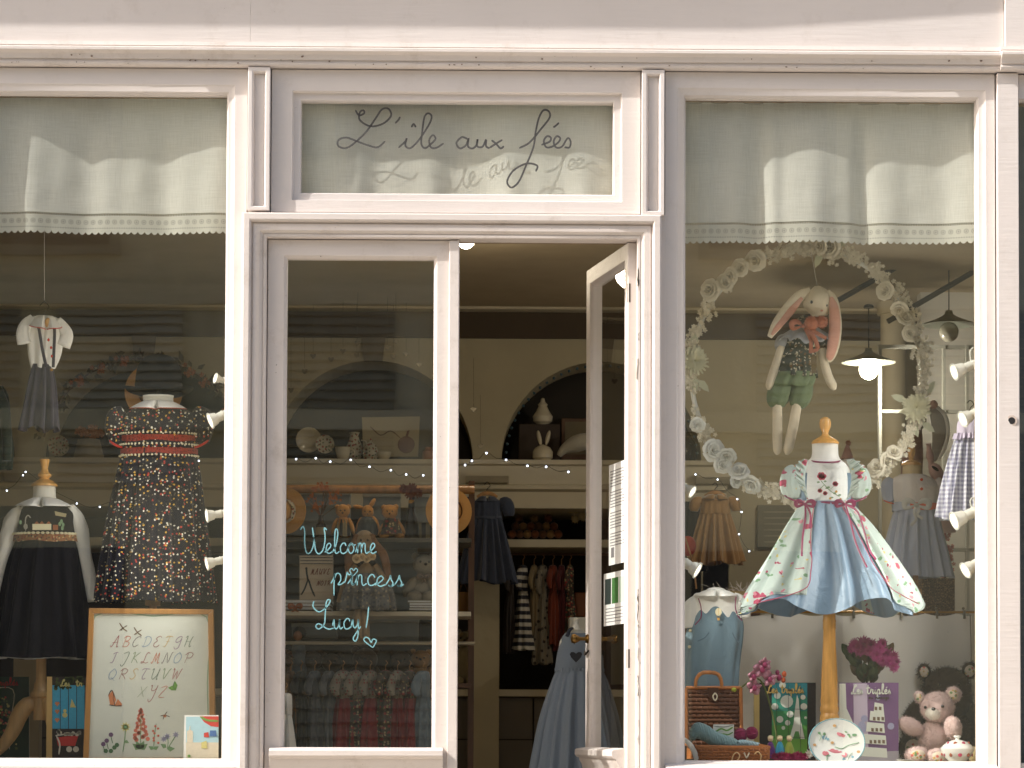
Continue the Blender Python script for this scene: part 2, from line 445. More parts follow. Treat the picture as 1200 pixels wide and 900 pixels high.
# backing board behind all joinery
mb = MB()
mb.bx(XL, XR, .072, .12, zf(112), zf(57))
mb.bx(X(264), X(311), .072, .12, -.4, zf(112)); mb.bx(X(746), X(801), .072, .12, -.4, zf(112))
mb.bx(X(311), X(746), .072, .12, zf(279), zf(228))
mb.bx(X(311), X(349), .072, .12, zf(228), zf(112)); mb.bx(X(719), X(746), .072, .12, zf(228), zf(112))
mb.bx(X(1149), X(1193), .072, .12, -.4, zf(112))
mb.bx(XL, X(-80), .072, .12, -.4, zf(112))
mb.bx(X(-80), X(264), .072, .12, -.4, zf(896)); mb.bx(X(801), X(1149), .072, .12, -.4, zf(896)); 
obj('backing_board', mb, mat('raw_timber', (150, 130, 105)), shop, smooth=False)
# pilasters with a sunk panel
def pilaster(x0, x1, z0, z1, yf=-.034, panel=True):
    if panel:
        a = .0225
        mb = rectframe((x0 + a, x1 - a * .9), (z0 + .018, z1 - .02), (a, a * .9, .02, .018), [(.006, yf), (.003, yf + .005), (0, yf + .018)], yf, .068)
        mb.bx(x0 + a, x1 - a * .9, yf + .02, yf + .03, z0 + .018, z1 - .02)
    else: mb = MB().bx(x0, x1, yf, .068, z0, z1)
    return obj('pilaster', mb, PINK, shop, bevel=.002)
pilaster(X(288.3), X(314.5), zf(250), zf(83.3)); pilaster(X(751), X(777.5), zf(253), zf(83.3))
q = pilaster(X(1168.5), X(1193.5), -.4, zf(83.5), -.022, False)
obj('screw_hole', MB().tube([W(1185.5, 493, -.0242), W(1185.5, 493, -.019)], .0125, 14), BLACK, q)
obj('chipped_rim', MB().tube([W(1185.5, 493, -.0232), W(1185.5, 493, -.021)], .02, 9), mat('bare_filler', (190, 175, 165)), q)
mb = MB().bx(X(1193.7), X(1195), 0, .07, -.4, zf(83.5)); mb.bx(X(1195), XR, 0, .07, zf(112), zf(83.5)); mb.bx(X(1195), XR, 0, .07, -.4, zf(892)); obj('side_frame', mb, PINK, shop, bevel=.002)
g2 = obj('side_pane', PANE(X(1194), XR, .048, zf(893), zf(111)), GLASS, shop, smooth=False)
obj('blind', MB().bx(X(1195), XR, .12, .125, zf(893), zf(111)), mat('slate_blind', (70, 78, 88)), shop, smooth=False)
# architrave round the door, mitred
ax0, ax1, at = X(311.5), X(746), zf(281)
prof = [(0, .06), (0, -.018), (.003, -.022), (.010, -.024), (.013, -.020), (.016, -.024), (.024, -.034), (.034, -.037), (.046, -.034), (.050, -.028), (.053, -.034), (.055, -.048), (.060, -.052), (.078, -.052), (.083, -.048), (.084, .06)]
mb = MB(); vs = []
for o, y in prof: vs += [(ax0 - o, y, -.4), (ax0 - o, y, at + o), (ax1 + o, y, at + o), (ax1 + o, y, -.4)]
mb.add(vs, [(i * 4 + k, (i + 1) * 4 + k, (i + 1) * 4 + k + 1, i * 4 + k + 1) for i in range(len(prof) - 1) for k in range(3)])
obj('door_architrave', mb, PINK_WORN, shop, auto=25)
# sunken panels under the windows and sloping sills
for x0, x1 in ((XL, X(287)), (X(779), X(1167))):
    sill = [(.06, zf(894)), (.0, zf(894.5)), (-.045, zf(898)), (-.05, zf(900)), (-.05, zf(906)), (-.03, zf(910)), (.06, zf(910))]
    obj('window_sill', extrude_x([(y, z) for y, z in sill], x0 + .002, x1 - .002), PINK, shop)
    obj('stall_riser', rectframe((x0 + .1, x1 - .1), (-.1, zf(945)), (.098, .098, .1, .3), [(.02, -.012), (.012, -.004), (0, 0.002)], -.012, .06).bx(x0 + .1, x1 - .1, .002, .03, -.1, zf(945)), PINK, shop, bevel=.002)
for x0, x1 in ((X(282), ax0 - .084), (ax1 + .084, X(779.5))): obj('cover_strip', MB().bx(x0, x1, -.006, .07, -.4, zf(251)), PINK, shop, bevel=.001)
# masonry above and a shallow balcony slab whose shade falls on the fascia
STONE = mat('pale_render', (196, 186, 172), rough=.9, bump=.5, bs=60, var=.1)
mb = MB().bx(-7, 7, .0, .3, zf(-60), 6.9); obj('upper_wall', mb, STONE, shop, smooth=False)
zo = zf(35) + .35 * 2.34
obj('balcony_slab', MB().prism([(0, 0)] * 0 or [(-6, 0), (-6, -.362), (-.12, -.362), (5, -.21), (5, 0)], zo, zo + .14), STONE, shop, smooth=False)
bs = sc.objects[-1] if False else [o for o in shop.children if o.name.startswith('balcony_slab')][0]
me = bs.data
for v in me.vertices:      # prism was laid in x,z: turn it so its outline lies in x,y
    x, y, z = v.co; zz = z + origin(bs).z; yy = y + origin(bs).y
    v.co = (x, zz, yy - origin(bs).z)
me.flip_normals(); me.update()
for e0, e1 in ((-7, XL), (XR, 7)): obj('end_wall', MB().bx(e0, e1, -.01, .3, -.4, zf(-60)), STONE, shop, smooth=False)

# doors
DZ0, DZ1 = .12, zf(282)
xm = X(537.5)
def door_leaf(x0, x1, flip, label):
    """x0..x1 closed position; glass area, ledge and lower panel; flip puts the astragal on the right"""
    st = X(335) - X(312.5); ast = X(537) - X(525)
    gl0, gl1 = (x0 + st, x1 - (X(537) - X(507))) if flip else (x0 + X(537) - X(515), x1 - st * .9)
    gz0, gz1 = zf(878), zf(304)
    mb = rectframe((gl0, gl1), (gz0, gz1), (gl0 - x0, x1 - gl1, DZ1 - gz1, gz0 - .75), [(.012, .006), (.004, .014), (0, .02)], .006, .05)
    mb.bx(x0, x0 + .09, .006, .05, DZ0, .7499).bx(x1 - .09, x1, .006, .05, DZ0, .7499).bx(x0 + .09, x1 - .09, .006, .05, DZ0, DZ0 + .18)
    mb.bx(x0 + .09, x1 - .09, .022, .04, DZ0 + .18, .7499)
    d = obj('door_leaf', mb, PINK_WORN, shop, bevel=.0018, label=label)
    obj('glass_pane', PANE(gl0 - .003, gl1 + .003, .03, gz0 - .003, gz1 + .003), GLASS, d, smooth=False)
    if flip: obj('astragal', MB().bx(x1 - ast, x1 + .0, -.008, .0058, DZ0, DZ1 - .001), PINK_WORN, d, bevel=.003)
    lx0, lx1 = (X(319), X(521)) if flip else (x0 + .03, x1 - .035)
    lp = [(.0055, zf(876.5)), (-.036, zf(878.5)), (-.042, zf(880)), (-.042, zf(886)), (-.034, zf(889)), (-.026, zf(889.5)), (-.024, zf(893)), (-.016, zf(897)), (-.012, zf(903)), (.0055, zf(904))]
    obj('door_ledge', extrude_x(lp, lx0, lx1), PINK_WORN, d, bevel=.0012, auto=30)
    return d
dl = door_leaf(X(312.5), xm, True, 'closed left leaf with a handwritten greeting on its pane')
BRASS = mat('brass', (190, 140, 60), rough=.3, metal=.9, var=.1, bump=.05)
dr = door_leaf(xm + .002, X(744), False, 'right leaf standing open into the shop')
# brass knob, chain and notices on the open leaf (built closed, then swung)
hx = xm + .04
zh = zf(742)
obj('door_handle', MB().tube([(hx, .006 - q, zh) for q in (0, .003, .008, .012, .03, .042, .052, .062, .066)], [.018, .018, .014, .007, .007, .014, .019, .015, .005], 20), mat('aged_brass', (136, 104, 56), rough=.35, metal=.9), dr)
obj('lever_handle', MB().tube([(hx, .05, zh), (hx, .085, zh)], .008, 10).tube([(hx, .083, zh), (hx + .05, .088, zh), (hx + .1, .085, zh - .004)], [.009, .008, .007], 10), mat('aged_brass', (136, 104, 56)), dr)
obj('door_hinge', MB().tube([(X(742), .012, zf(330)), (X(742), .012, zf(352))], .007, 10), mat('iron', (70, 62, 55), metal=.5), dr)
obj('door_hinge', MB().tube([(X(742), .012, zf(760)), (X(742), .012, zf(782))], .007, 10), mat('iron', (70, 62, 55), metal=.5), dr)
obj('door_chain', MB().tube([(xm, .004, zf(757)), (xm + .03, -.004, zf(762)), (xm + .065, .002, zf(757))], .0035, 6, sub=4).tube([(xm, .052, zf(757)), (xm + .03, .058, zf(763)), (xm + .065, .052, zf(757))], .0035, 6, sub=4), mat('iron', (70, 62, 55)), dr)
PAPER = mat('paper', (236, 235, 230), rough=.8, bump=.05)
INK = mat('ink', (128, 126, 126), bump=0); PHOTO_G = mat('print_green', (70, 120, 60), bump=0, var=.5, vs=60); PHOTO_D = mat('print_dark', (40, 52, 48), bump=0)
def xr(f): return xm + .08 + f * (X(730) - xm - .14)
mb = MB().bx(xr(.42), xr(1.06), .0285, .0292, zf(655), zf(533)); mb.cur = 1
for k in range(26): 
    if k % 7 != 6: mb.bx(xr(.47), xr(.47 + R.uniform(.35, .52)), .0278, .0283, zf(542 + k * 3.6), zf(541 + k * 3.6))
mb.bx(xr(.5), xr(.6), .0278, .0283, zf(646), zf(634))
obj('notice_sheet', mb, [PAPER, INK], dr, smooth=False, label='tall white sheet of small print')
mb = MB().bx(xr(.25), xr(1.02), .0285, .0292, zf(728), zf(664)); mb.cur = 1
mb.bx(xr(.3), xr(.5), .0278, .0283, zf(702), zf(671)); mb.cur = 2
mb.bx(xr(.53), xr(.74), .0278, .0283, zf(702), zf(671)); mb.cur = 3; mb.bx(xr(.77), xr(.96), .0278, .0283, zf(702), zf(671)); mb.cur = 4
for k in range(5): mb.bx(xr(.32), xr(.9), .0278, .0283, zf(708 + k * 4), zf(707 + k * 4))
obj('notice_sheet', mb, [PAPER, PHOTO_D, PHOTO_G, mat('print_pale', (190, 205, 190), bump=0), INK], dr, smooth=False, label='lower sheet with three pictures over small print')
# swing it about its right-hand hinge
hv = Vector((X(744), .03, 0)); ang = math.radians(-78.5)
base = dr.parent.matrix_world if False else Matrix.Translation(shop.location)
T = base.inverted() @ Matrix.Translation(hv) @ Matrix.Rotation(-ang * -1, 4, 'Z') @ Matrix.Translation(-hv) @ base @ Matrix.Translation(dr.location)
dr.location, dr.rotation_euler = T.to_translation(), T.to_euler()
FL = mat('bare_grey_timber', (168, 156, 146), rough=.9, var=.4, vs=80)
for i in range(16):
    py = R.choice((R.uniform(290, 480), R.uniform(600, 880), R.uniform(640, 760))); x0 = 747.5 + R.uniform(-.6, 1.2); h_ = R.uniform(6, 30)
    q = [(x0 + R.uniform(-1, 1.4) + (.9 if k < 5 else -.5), py + h_ * (k / 4 if k < 5 else (9 - k) / 4)) for k in range(10)]
    obj('bare_patch', MB().pp(q, -.0235, .002), FL, shop, smooth=False)
obj('threshold', MB().bx(X(311), X(746), -.06, .12, -.4, .05), mat('worn_stone', (150, 140, 128), bump=.5, bs=40), shop, smooth=False)

# painted greeting on the left leaf's pane
TEAL = mat('chalk_blue', (128, 184, 192), rough=.7, bump=.3, bs=300, var=.35, vs=45)
YG = .0288
mb = MB()
def st(pts, wd=1.9): mb.stroke(pts, wd * .72, YG, 5)
st([(352, 621), (355, 617), (357, 622), (357, 636), (359, 647), (363, 648), (367, 640), (368, 628)])
st([(366, 618), (368, 632), (370, 645), (374, 649), (379, 643), (381, 630), (380, 619), (383, 621)], 2)
def word(items, x, y, sx, sy, wd=1.9):
    """cursive lower-case word from unit letter strokes"""
    for ch in items:
        wv = 1.0
        for k, s_ in enumerate(LET[ch][1]): st([(x + a * sx, y - b * sy) for a, b in s_], wd)
        x += LET[ch][0] * sx
    return x
LET = {
 'a': (1.25, [[(-.1, .1), (.75, .85), (.45, 1), (.12, .7), (.12, .2), (.4, 0), (.75, .35), (.85, .95), (.85, .3), (1.0, 0), (1.25, .15)]]),
 'c': (1.0, [[(.8, .72), (.68, .98), (.4, .98), (.12, .6), (.2, .1), (.55, 0), (1.0, .25)]]),
 'e': (.95, [[(-.05, .1), (.4, .4), (.7, .75), (.5, 1), (.2, .75), (.15, .25), (.45, 0), (.95, .2)]]),
 'é': (.95, [[(-.05, .1), (.4, .4), (.7, .75), (.5, 1), (.2, .75), (.15, .25), (.45, 0), (.95, .2)], [(.45, 1.3), (.8, 1.65)]]),
 'g': (1.15, [[(-.1, .1), (.75, .85), (.45, 1), (.12, .7), (.12, .2), (.4, 0), (.8, .5), (.85, .9), (.8, -.5), (.5, -.9), (.2, -.6), (.7, -.1), (1.15, .15)]]),
 'è': (.95, [[(-.05, .1), (.4, .4), (.7, .75), (.5, 1), (.2, .75), (.15, .25), (.45, 0), (.95, .2)], [(.3, 1.65), (.6, 1.3)]]),
 'i': (.7, [[(-.05, .1), (.3, .6), (.35, .95), (.3, .3), (.45, 0), (.7, .2)], [(.38, 1.4), (.42, 1.45)]]),
 'ı': (.7, [[(-.05, .1), (.3, .6), (.35, .95), (.3, .3), (.45, 0), (.7, .2)]]),
 'l': (.8, [[(-.05, .1), (.4, .9), (.6, 2.0), (.42, 2.4), (.25, 2.0), (.22, .5), (.4, 0), (.8, .2)]]),
 't': (1.0, [[(.42, 2.1), (.36, 1.2), (.32, .35), (.55, 0), (1.0, .2)], [(-.15, 1.3), (.4, 1.36), (1.0, 1.4)]]),
 'm': (1.65, [[(-.05, .1), (.2, .7), (.25, .95), (.22, 0)], [(.22, .4), (.42, .95), (.65, .9), (.68, 0)], [(.68, .4), (.88, .95), (1.12, .9), (1.15, .3), (1.3, 0), (1.65, .2)]]),
 'n': (1.2, [[(-.05, .1), (.2, .7), (.25, .95), (.22, 0)], [(.22, .4), (.42, .95), (.68, .9), (.7, .3), (.85, 0), (1.2, .2)]]),
 'o': (1.0, [[(-.1, .2), (.1, .6), (.45, 1), (.15, .75), (.12, .25), (.42, 0), (.75, .35), (.65, .85), (.45, 1), (.6, .8), (1.0, .85)]]),
 'p': (1.25, [[(-.1, .1), (.2, .6), (.28, 1.0), (.2, 0), (.2, -1.0)], [(.2, .4), (.45, .98), (.8, .9), (.85, .4), (.6, 0), (.95, .05), (1.25, .3)]]),
 'r': (1.0, [[(0, .15), (.18, .8), (.24, 1.1), (.4, .88), (.72, .95), (.68, .35), (.78, 0), (1.0, .15)]]),
 's': (.8, [[(-.05, .1), (.3, .7), (.4, 1.05), (.45, .7), (.62, .3), (.45, 0), (.2, .1), (.5, .0), (.8, .2)]]),
 'u': (1.2, [[(-.05, .3), (.15, .9), (.18, .25), (.4, 0), (.7, .35), (.8, .95), (.78, .3), (.92, 0), (1.2, .2)]]),
 'y': (1.1, [[(-.05, .3), (.15, .9), (.18, .35), (.4, .1), (.7, .45), (.8, .95), (.75, -.6), (.45, -1.2), (.2, -.9), (.7, -.2), (1.1, .25)]]),
}
def flush(nm, lab):
    global mb
    obj(nm, mb, TEAL, dl, label=lab); mb = MB()
x = word('elcom', 381, 648.5, 9.6, 12, 1.9); word('e', x, 648.5, 9, 12)
flush('painted_word', 'pale blue handwritten word Welcome'); word('pr', 389, 685, 12, 13); word('ı', 408, 685.5, 12, 13); word('nc', 416, 686, 11.5, 12.5); word('ess', 440, 687, 13, 12)
st([(414, 675), (410, 669), (412, 666), (414.5, 668.5), (417, 666), (419, 669), (414, 675)], 1.4)
flush('painted_word', 'pale blue handwritten word princess, its i dotted with a heart')
st([(368, 704), (367, 711), (374, 717), (383, 711), (387, 704), (384, 703), (382, 708), (381, 722), (380, 731), (374, 737), (370, 734), (374, 731), (384, 737), (391, 736)], 2)
word('ucy', 390, 737, 10, 12)
st([(432, 711), (431, 722), (429, 736)], 2)
flush('painted_word', 'pale blue handwritten Lucy with an exclamation mark')
st([(437, 759), (427, 751), (428, 747), (432, 748), (435, 753), (437, 749), (441, 751), (437, 759)], 1.8)
flush('painted_heart', 'pale blue outline heart')

# sign lettering on the transom pane
mb = MB(); cv = lambda L: [(380 + a / 3.4286, 110 + b / 3.4286) for a, b in L]
for L in ([(125, 65), (140, 86), (160, 78), (157, 66), (143, 74), (143, 105), (185, 130), (235, 120), (268, 88), (258, 60), (232, 62), (205, 100), (172, 148), (130, 190), (90, 217), (57, 210), (58, 185), (90, 176), (135, 192), (180, 208), (215, 214), (245, 190)],
          [(305, 92), (298, 104), (285, 118)], [(350, 134), (359, 121), (368, 134)],
          [(298, 216), (325, 192), (331, 178), (326, 208), (345, 218), (372, 195), (398, 160), (425, 115), (431, 88), (416, 78), (402, 95), (394, 150), (390, 200), (405, 218), (430, 200), (447, 180), (436, 166), (422, 185), (428, 214), (450, 217), (480, 198)],
          [(578, 182), (552, 174), (531, 198), (546, 219), (570, 205), (580, 178), (577, 210), (596, 219), (612, 205), (616, 182), (614, 210), (636, 212), (650, 184), (650, 210), (664, 219)],
          [(672, 186), (690, 200), (708, 219), (722, 210)], [(716, 184), (690, 200), (664, 217)],
          [(783, 218), (825, 195), (870, 142), (905, 96), (902, 70), (880, 66), (862, 98), (850, 150), (840, 215), (812, 285), (782, 352), (752, 376), (735, 352), (760, 308), (812, 280), (855, 288), (850, 312)],
          [(872, 205), (905, 192), (910, 176), (895, 170), (882, 190), (892, 214), (915, 212), (940, 195), (948, 178), (934, 170), (922, 190), (930, 214), (955, 212), (978, 178), (990, 192), (985, 215), (965, 214)],
          [(943, 116), (930, 128), (920, 134)]):
    mb.stroke(cv(L), 2.2, .0462, 5)
obj('sign_lettering', mb, mat('grey_vinyl', (84, 82, 80), rough=.68, metal=.25, bump=0), tr, label="grey script lettering L'île aux fées")

# pavement and road outside
struct('pavement', MB().bx(-30, 30, -2.2, .0, -.7, -.402), mat('pavement_stone', (188, 180, 168), bump=.5, bs=30, var=.12))
struct('road', MB().bx(-30, 30, -9.8, -2.2, -.8, -.52), mat('pale_setts', (150, 146, 138), rough=.9, bump=.6, bs=90))
struct('far_pavement', MB().bx(-30, 30, -12, -9.8, -.7, -.402), mat('pavement_stone', (140, 134, 126)))
struct('ground', MB().bx(-80, 80, -80, 60, -1.0, -.82), mat('town_ground', (110, 104, 96)))

# buildings across the street: real facades that the panes mirror
OP1 = mat('opposite_render', (218, 210, 170), rough=.9, bump=.4, bs=20)
OP2 = mat('opposite_shutter', (152, 146, 118), rough=.7)
OP3 = mat('opposite_dark', (46, 46, 42), rough=.4)
def opposite(x0, x1, h, label, colr, seed):
    rr = random.Random(seed); b = thing('house', label, 'house', ((x0 + x1) / 2, -12.5, -.4))
    wall = obj('wall', MB().bx(x0, x1, -20, -12, -.4, h), colr, b, smooth=False)
    mb = MB()
    for z in (3.35, 4.35, 6.9, 9.9): mb.bx(x0, x1, -12.0, -11.88, z, z + .16)
    obj('string_course', mb, colr, b, smooth=False)
    n = max(1, int((x1 - x0) / 2.6)); dx = (x1 - x0) / n
    for i in range(n):
        c = x0 + (i + .5) * dx
        for z, hh in ((4.75, 1.75),):
            if z + hh > h: continue
            f = obj('window', MB().bx(c - .55, c + .55, -12.0, -11.93, z, z + hh), OP2, b, smooth=False)
            obj('pane', MB().bx(c - .47, c + .47, -11.93, -11.92, z + .08, z + hh - .08), OP3, f, smooth=False)
        if i % 2 == 0:
            for k in range(22): obj('shutter_slat', MB().obx((c, -11.94, .6 + k * .115), (2.2, .02, .1), Matrix.Rotation(.35, 3, 'X')), OP2, b, smooth=False)
        else:
            f = obj('door', MB().bx(c - .6, c + .6, -12.0, -11.93, -.3, 2.4), OP3, b, smooth=False)
    for i in range(int((x1 - x0) / 1.3)):
        c = x0 + .9 + i * 1.3
        if i % 3 == 2: obj('downpipe', MB().tube([(c, -11.93, -.3), (c, -11.93, h)], .06, 8), OP2, b); continue
        mb = MB()
        for k in range(19): mb.obx((c, -11.95, 2.95 + k * .075), (1.0, .016, .066), Matrix.Rotation(.5, 3, 'X'))
        o = obj('roller_shutter', mb, mat('shutter_cream', (196, 188, 156), rough=.6) if i % 2 else OP2, b, smooth=False); o['kind'] = 'stuff'
    obj('roof', MB().bx(x0, x1, -20, -11.7, h, h + .3), mat('slate_roof', (70, 72, 78)), b, smooth=False)
opposite(-13, -2.2, 7.9, 'cream rendered house across the street, left of the pair facing the shop', OP1, 1)
opposite(-2.2, 9.5, 7.5, 'pale stone house across the street with slatted shutters, directly facing the shop', mat('opposite_stone', (224, 214, 176), rough=.9, bump=.4, bs=14), 2)
opposite(9.5, 22, 8.4, 'grey-beige house across the street, farthest right', mat('opposite_grey', (206, 190, 160), rough=.9), 3)
opposite(-26, -13, 7.2, 'low ochre house across the street, farthest left', mat('opposite_ochre', (200, 176, 138), rough=.9), 4)

# ------------------------------------------------------------------ curtains
def lace_mat():
    m, t, b = newmat('lace'); N = NT(t); xs = N.xyz()
    fx = N.math('SUBTRACT', N.math('FRACT', N.math('MULTIPLY', xs[0], 1 / .026)), .5)
    fz = N.math('MULTIPLY', N.math('SUBTRACT', N.math('MULTIPLY', xs[2], -1), .035), 1 / .026)
    d = N.math('SQRT', N.math('ADD', N.math('MULTIPLY', fx, fx), N.math('MULTIPLY', fz, fz)))
    ring = N.math('LESS_THAN', N.math('ABSOLUTE', N.math('SUBTRACT', d, .27)), .07)
    eye = N.math('LESS_THAN', d, .11)
    fx2 = N.math('SUBTRACT', N.math('FRACT', N.math('MULTIPLY', xs[0], 1 / .0087)), .5)
    fz2 = N.math('MULTIPLY', N.math('ADD', xs[2], .057), 1 / .0087)
    d2 = N.math('SQRT', N.math('ADD', N.math('MULTIPLY', fx2, fx2), N.math('MULTIPLY', fz2, fz2)))
    e2 = N.math('LESS_THAN', d2, .3)
    hs = N.math('MULTIPLY', N.math('LESS_THAN', N.math('ABSOLUTE', N.math('ADD', xs[2], .009)), .0035), N.math('LESS_THAN', N.math('FRACT', N.math('MULTIPLY', xs[0], 1 / .006)), .62))
    hole = N.n('ShaderNodeMath', {0: N.math('ADD', N.math('MULTIPLY', ring, .3), N.math('MULTIPLY', e2, .4)), 1: N.math('ADD', N.math('MULTIPLY', hs, .8), N.math('MULTIPLY', eye, .5))}, operation='ADD', use_clamp=True).outputs[0]
    b.inputs['Base Color'].default_value = (*lin((226, 226, 214)), 1); b.inputs['Roughness'].default_value = .9
    tr_ = N.n('ShaderNodeBsdfTranslucent', {'Color': (.7, .7, .64, 1)}); s1 = N.n('ShaderNodeMixShader', {0: .35, 1: b.outputs[0], 2: tr_.outputs[0]})
    tp = N.n('ShaderNodeBsdfTransparent'); s2 = N.n('ShaderNodeMixShader', {0: hole, 1: s1.outputs[0], 2: tp.outputs[0]})
    t.links.new(s2.outputs[0], t.nodes['Material Output'].inputs[0]); N.bump(b, N.noise(500), .3, .001)
    return m
def linen_mat():
    m, t, b = newmat('curtain_linen'); N = NT(t)
    wv = N.noise(14, 2, .5, N.n('ShaderNodeMapping', {0: N.co, 3: (30, 1, 1)}).outputs[0])
    wh = N.noise(14, 2, .5, N.n('ShaderNodeMapping', {0: N.co, 3: (1, 1, 30)}).outputs[0])
    wsum = N.math('ADD', wv, wh)
    col = N.mix(N.ramp(wsum, .7, 1.3), lin((222, 222, 212)), lin((240, 240, 232)))
    t.links.new(col, b.inputs['Base Color']); b.inputs['Roughness'].default_value = .95
    N.bump(b, N.math('ADD', wsum, N.math('MULTIPLY', N.noise(300), .5)), .35, .001)
    tr_ = N.n('ShaderNodeBsdfTranslucent', {'Color': col}); s1 = N.n('ShaderNodeMixShader', {0: .3, 1: b.outputs[0], 2: tr_.outputs[0]})
    t.links.new(s1.outputs[0], t.nodes['Material Output'].inputs[0])
    return m
LACE, LINEN = lace_mat(), linen_mat()
def curtain(label, px0, px1, pz0, pz1, seed, lace=True, amp=.024, folds=()):
    rr = random.Random(seed); x0, x1 = X(px0, .08), X(px1, .08)
    zt, zb = Z(pz0, .08), Z(pz1, .08)
    ph = [rr.uniform(0, 6.28) for _ in range(8)]
    def yy(x, v):
        s = (math.sin(x * 9 + ph[0] + .5 * math.sin(x * 5 + ph[1])) * .55 + math.sin(x * 21 + ph[2] + v * .3) * .35 + math.sin(x * 47 + ph[3]) * .1)
        for c, wd, a in folds: s += a * math.exp(-((x - X(c, .08)) / wd) ** 2)
        cr = (math.sin(x * 33 + v * 14 + ph[4]) * math.sin(v * 9 - x * 12 + ph[5]) + .3 * math.sin(x * 70 + v * 6)) * .0012 * v
        return .086 + amp * s * (.15 + .85 * v ** .8) + cr
    zc = (zt + zb) / 2; th = thing('lace_curtain', label, 'curtain', ((x0 + x1) / 2, .086, zt))
    NX = int((x1 - x0) / .006)
    obj('linen_panel', MB().grid(lambda u, v: (x0 + (x1 - x0) * u, yy(x0 + (x1 - x0) * u, v) + .004 * math.sin(u * NX * .35) * max(0, 1 - v * 9), zt + (zb - zt) * v), NX, 40), LINEN, th, auto=0)
    obj('curtain_rod', MB().tube([(x0 - .01, .092, zt - .012), (x1 + .01, .092, zt - .012)], .005, 8), mat('rod_steel', (170, 165, 155), metal=.6, rough=.4), th)
    if lace:
        def f(u, v):
            x = x0 + (x1 - x0) * u; hgt = .068 + .011 * (abs(math.sin(x * PI / .0235)) ** .6)
            return (x - xo[0], yy(x, 1) + .0022 + .0012 * math.sin(x * 60) * v - xo[1], -.0 - hgt * v)
        xo = ((x0 + x1) / 2, .086)
        mb = MB().grid(f, int((x1 - x0) / .0024), 10)
        o = bpy.data.objects.new('lace_trim', mb.mesh('lace_trim', LACE)); sc.collection.objects.link(o); o.parent = th; o.location = (0, 0, zb + .004 - zt)
curtain('long white lace-edged curtain across the top of the left display window', -80, 265, 108, 252, 3, amp=.026)
curtain('white lace-edged curtain across the top of the right display window', 801, 1148, 114, 258, 8, amp=.027, folds=((890, .06, .5), (905, .03, -.7), (1012, .03, .9), (930, .05, -.4)))
curtain('short white curtain behind the sign lettering over the door', 345, 722, 112, 236, 5, lace=False)
# ------------------------------------------------------------------ builders for clothes, stands and toys
def loftp(mb, Y, secs, amp=(0, 0), k=22, dep=.45, n=120, sub=4, seed=0, th=None, hemw=.003, grow=0):
    """garment tube through photo-pixel sections (py, left, right[, depth ratio]); amp = pleat depth in metres top, bottom"""
    rr = random.Random(seed); p1, p2, p3 = [rr.uniform(0, 6.28) for _ in range(3)]
    q = [(s_[0], s_[1], s_[2], s_[3] if len(s_) > 3 else dep) for s_ in secs]
    a = catmull([(s_[0], s_[1], s_[2]) for s_ in q], sub); d = catmull([(s_[3], 0, 0) for s_ in q], sub)
    m = len(a)
    def fn(u, v):
        i = min(m - 1, int(round(v * (m - 1)))); py, l, r = a[i]; dp = d[i][0]
        L, Rr = W(l, py, Y), W(r, py, Y); cx = (L.x + Rr.x) / 2; rx = (Rr.x - L.x) / 2 + grow; z = L.z
        t0, t1 = (0, 2 * PI) if th is None else th(v)
        t = t0 + (t1 - t0) * u
        w_ = math.sin(k * t + p1 + v * .6) * .65 + math.sin((k * 2 - 5) * t + p2 - v) * .25 + math.sin(int(k * .6) * t + p3) * .4
        A = (amp[0] + (amp[1] - amp[0]) * v) * w_
        ct, s_t = math.cos(t), math.sin(t)
        return (cx + (rx + A) * ct, Y + (rx * dp + A * 1.5) * s_t, z + hemw * v * math.sin(5 * t + p2))
    return mb.grid(fn, n, m - 1, closed=th is None)
def lathep(mb, cx, prof, Y, n=24, dep=1.0):
    """turned piece: prof = (radius px, py)"""
    s_ = S(Y); c = W(cx, prof[0][1], Y)
    return mb.lathe([(r * s_, W(cx, py, Y).z - c.z) for r, py in prof], c, n, 1, dep)
def tubep(mb, pts, Y, n=12, flat=1.0, sub=4, wave=None, cap=True):
    """tube through (px, py, radius px[, dy])"""
    s_ = S(Y); c = [W(p[0], p[1], Y) + Vector((0, p[3] if len(p) > 3 else 0, 0)) for p in pts]
    return mb.tube(c, [p[2] * s_ for p in pts], n, cap, flat, sub, wave)
def ellp(mb, px, py, rx, ry, Y, dep=1.0, tilt=0, dy=0, fz=0, L=.006, nu=18, nv=12):
    s_ = S(Y); c = W(px, py, Y) + Vector((0, dy, 0)); rot = Matrix.Rotation(math.radians(tilt), 3, 'Y')
    r = (rx * s_, (rx + ry) / 2 * s_ * dep, ry * s_)
    mb.ell(c, r, rot, nu, nv)
    if fz: mb.fuzz(c, r, fz, L, rot)
    return mb
def collar(mb, cx, py, Y, rn, w_, drop, dep=.75, scal=0, gap=.12, back=2.6, lift=.008):
    """two rounded collar wings; rn, w_ in px, drop in px"""
    s_ = S(Y); c = W(cx, py, Y)
    for sg in (-1, 1):
        def fn(u, v):
            t = gap + (back - gap) * u
            ww = w_ * (min(1, math.sqrt(max(0, u / .09))) if u < .09 else 1) * (1 + (scal * abs(math.sin(u * 9)) if scal else 0))
            r = (rn + ww * v) * s_; tt = gap * (1 - v) * .6 + t
            return (c.x + sg * math.sin(tt) * r, c.y - math.cos(tt) * r * dep - .006 * v, c.z - drop * s_ * v ** 1.3 * (.6 + .4 * math.cos(tt * .9)) + lift * (1 - v))
        mb.grid(fn, 22, 6)
    return mb
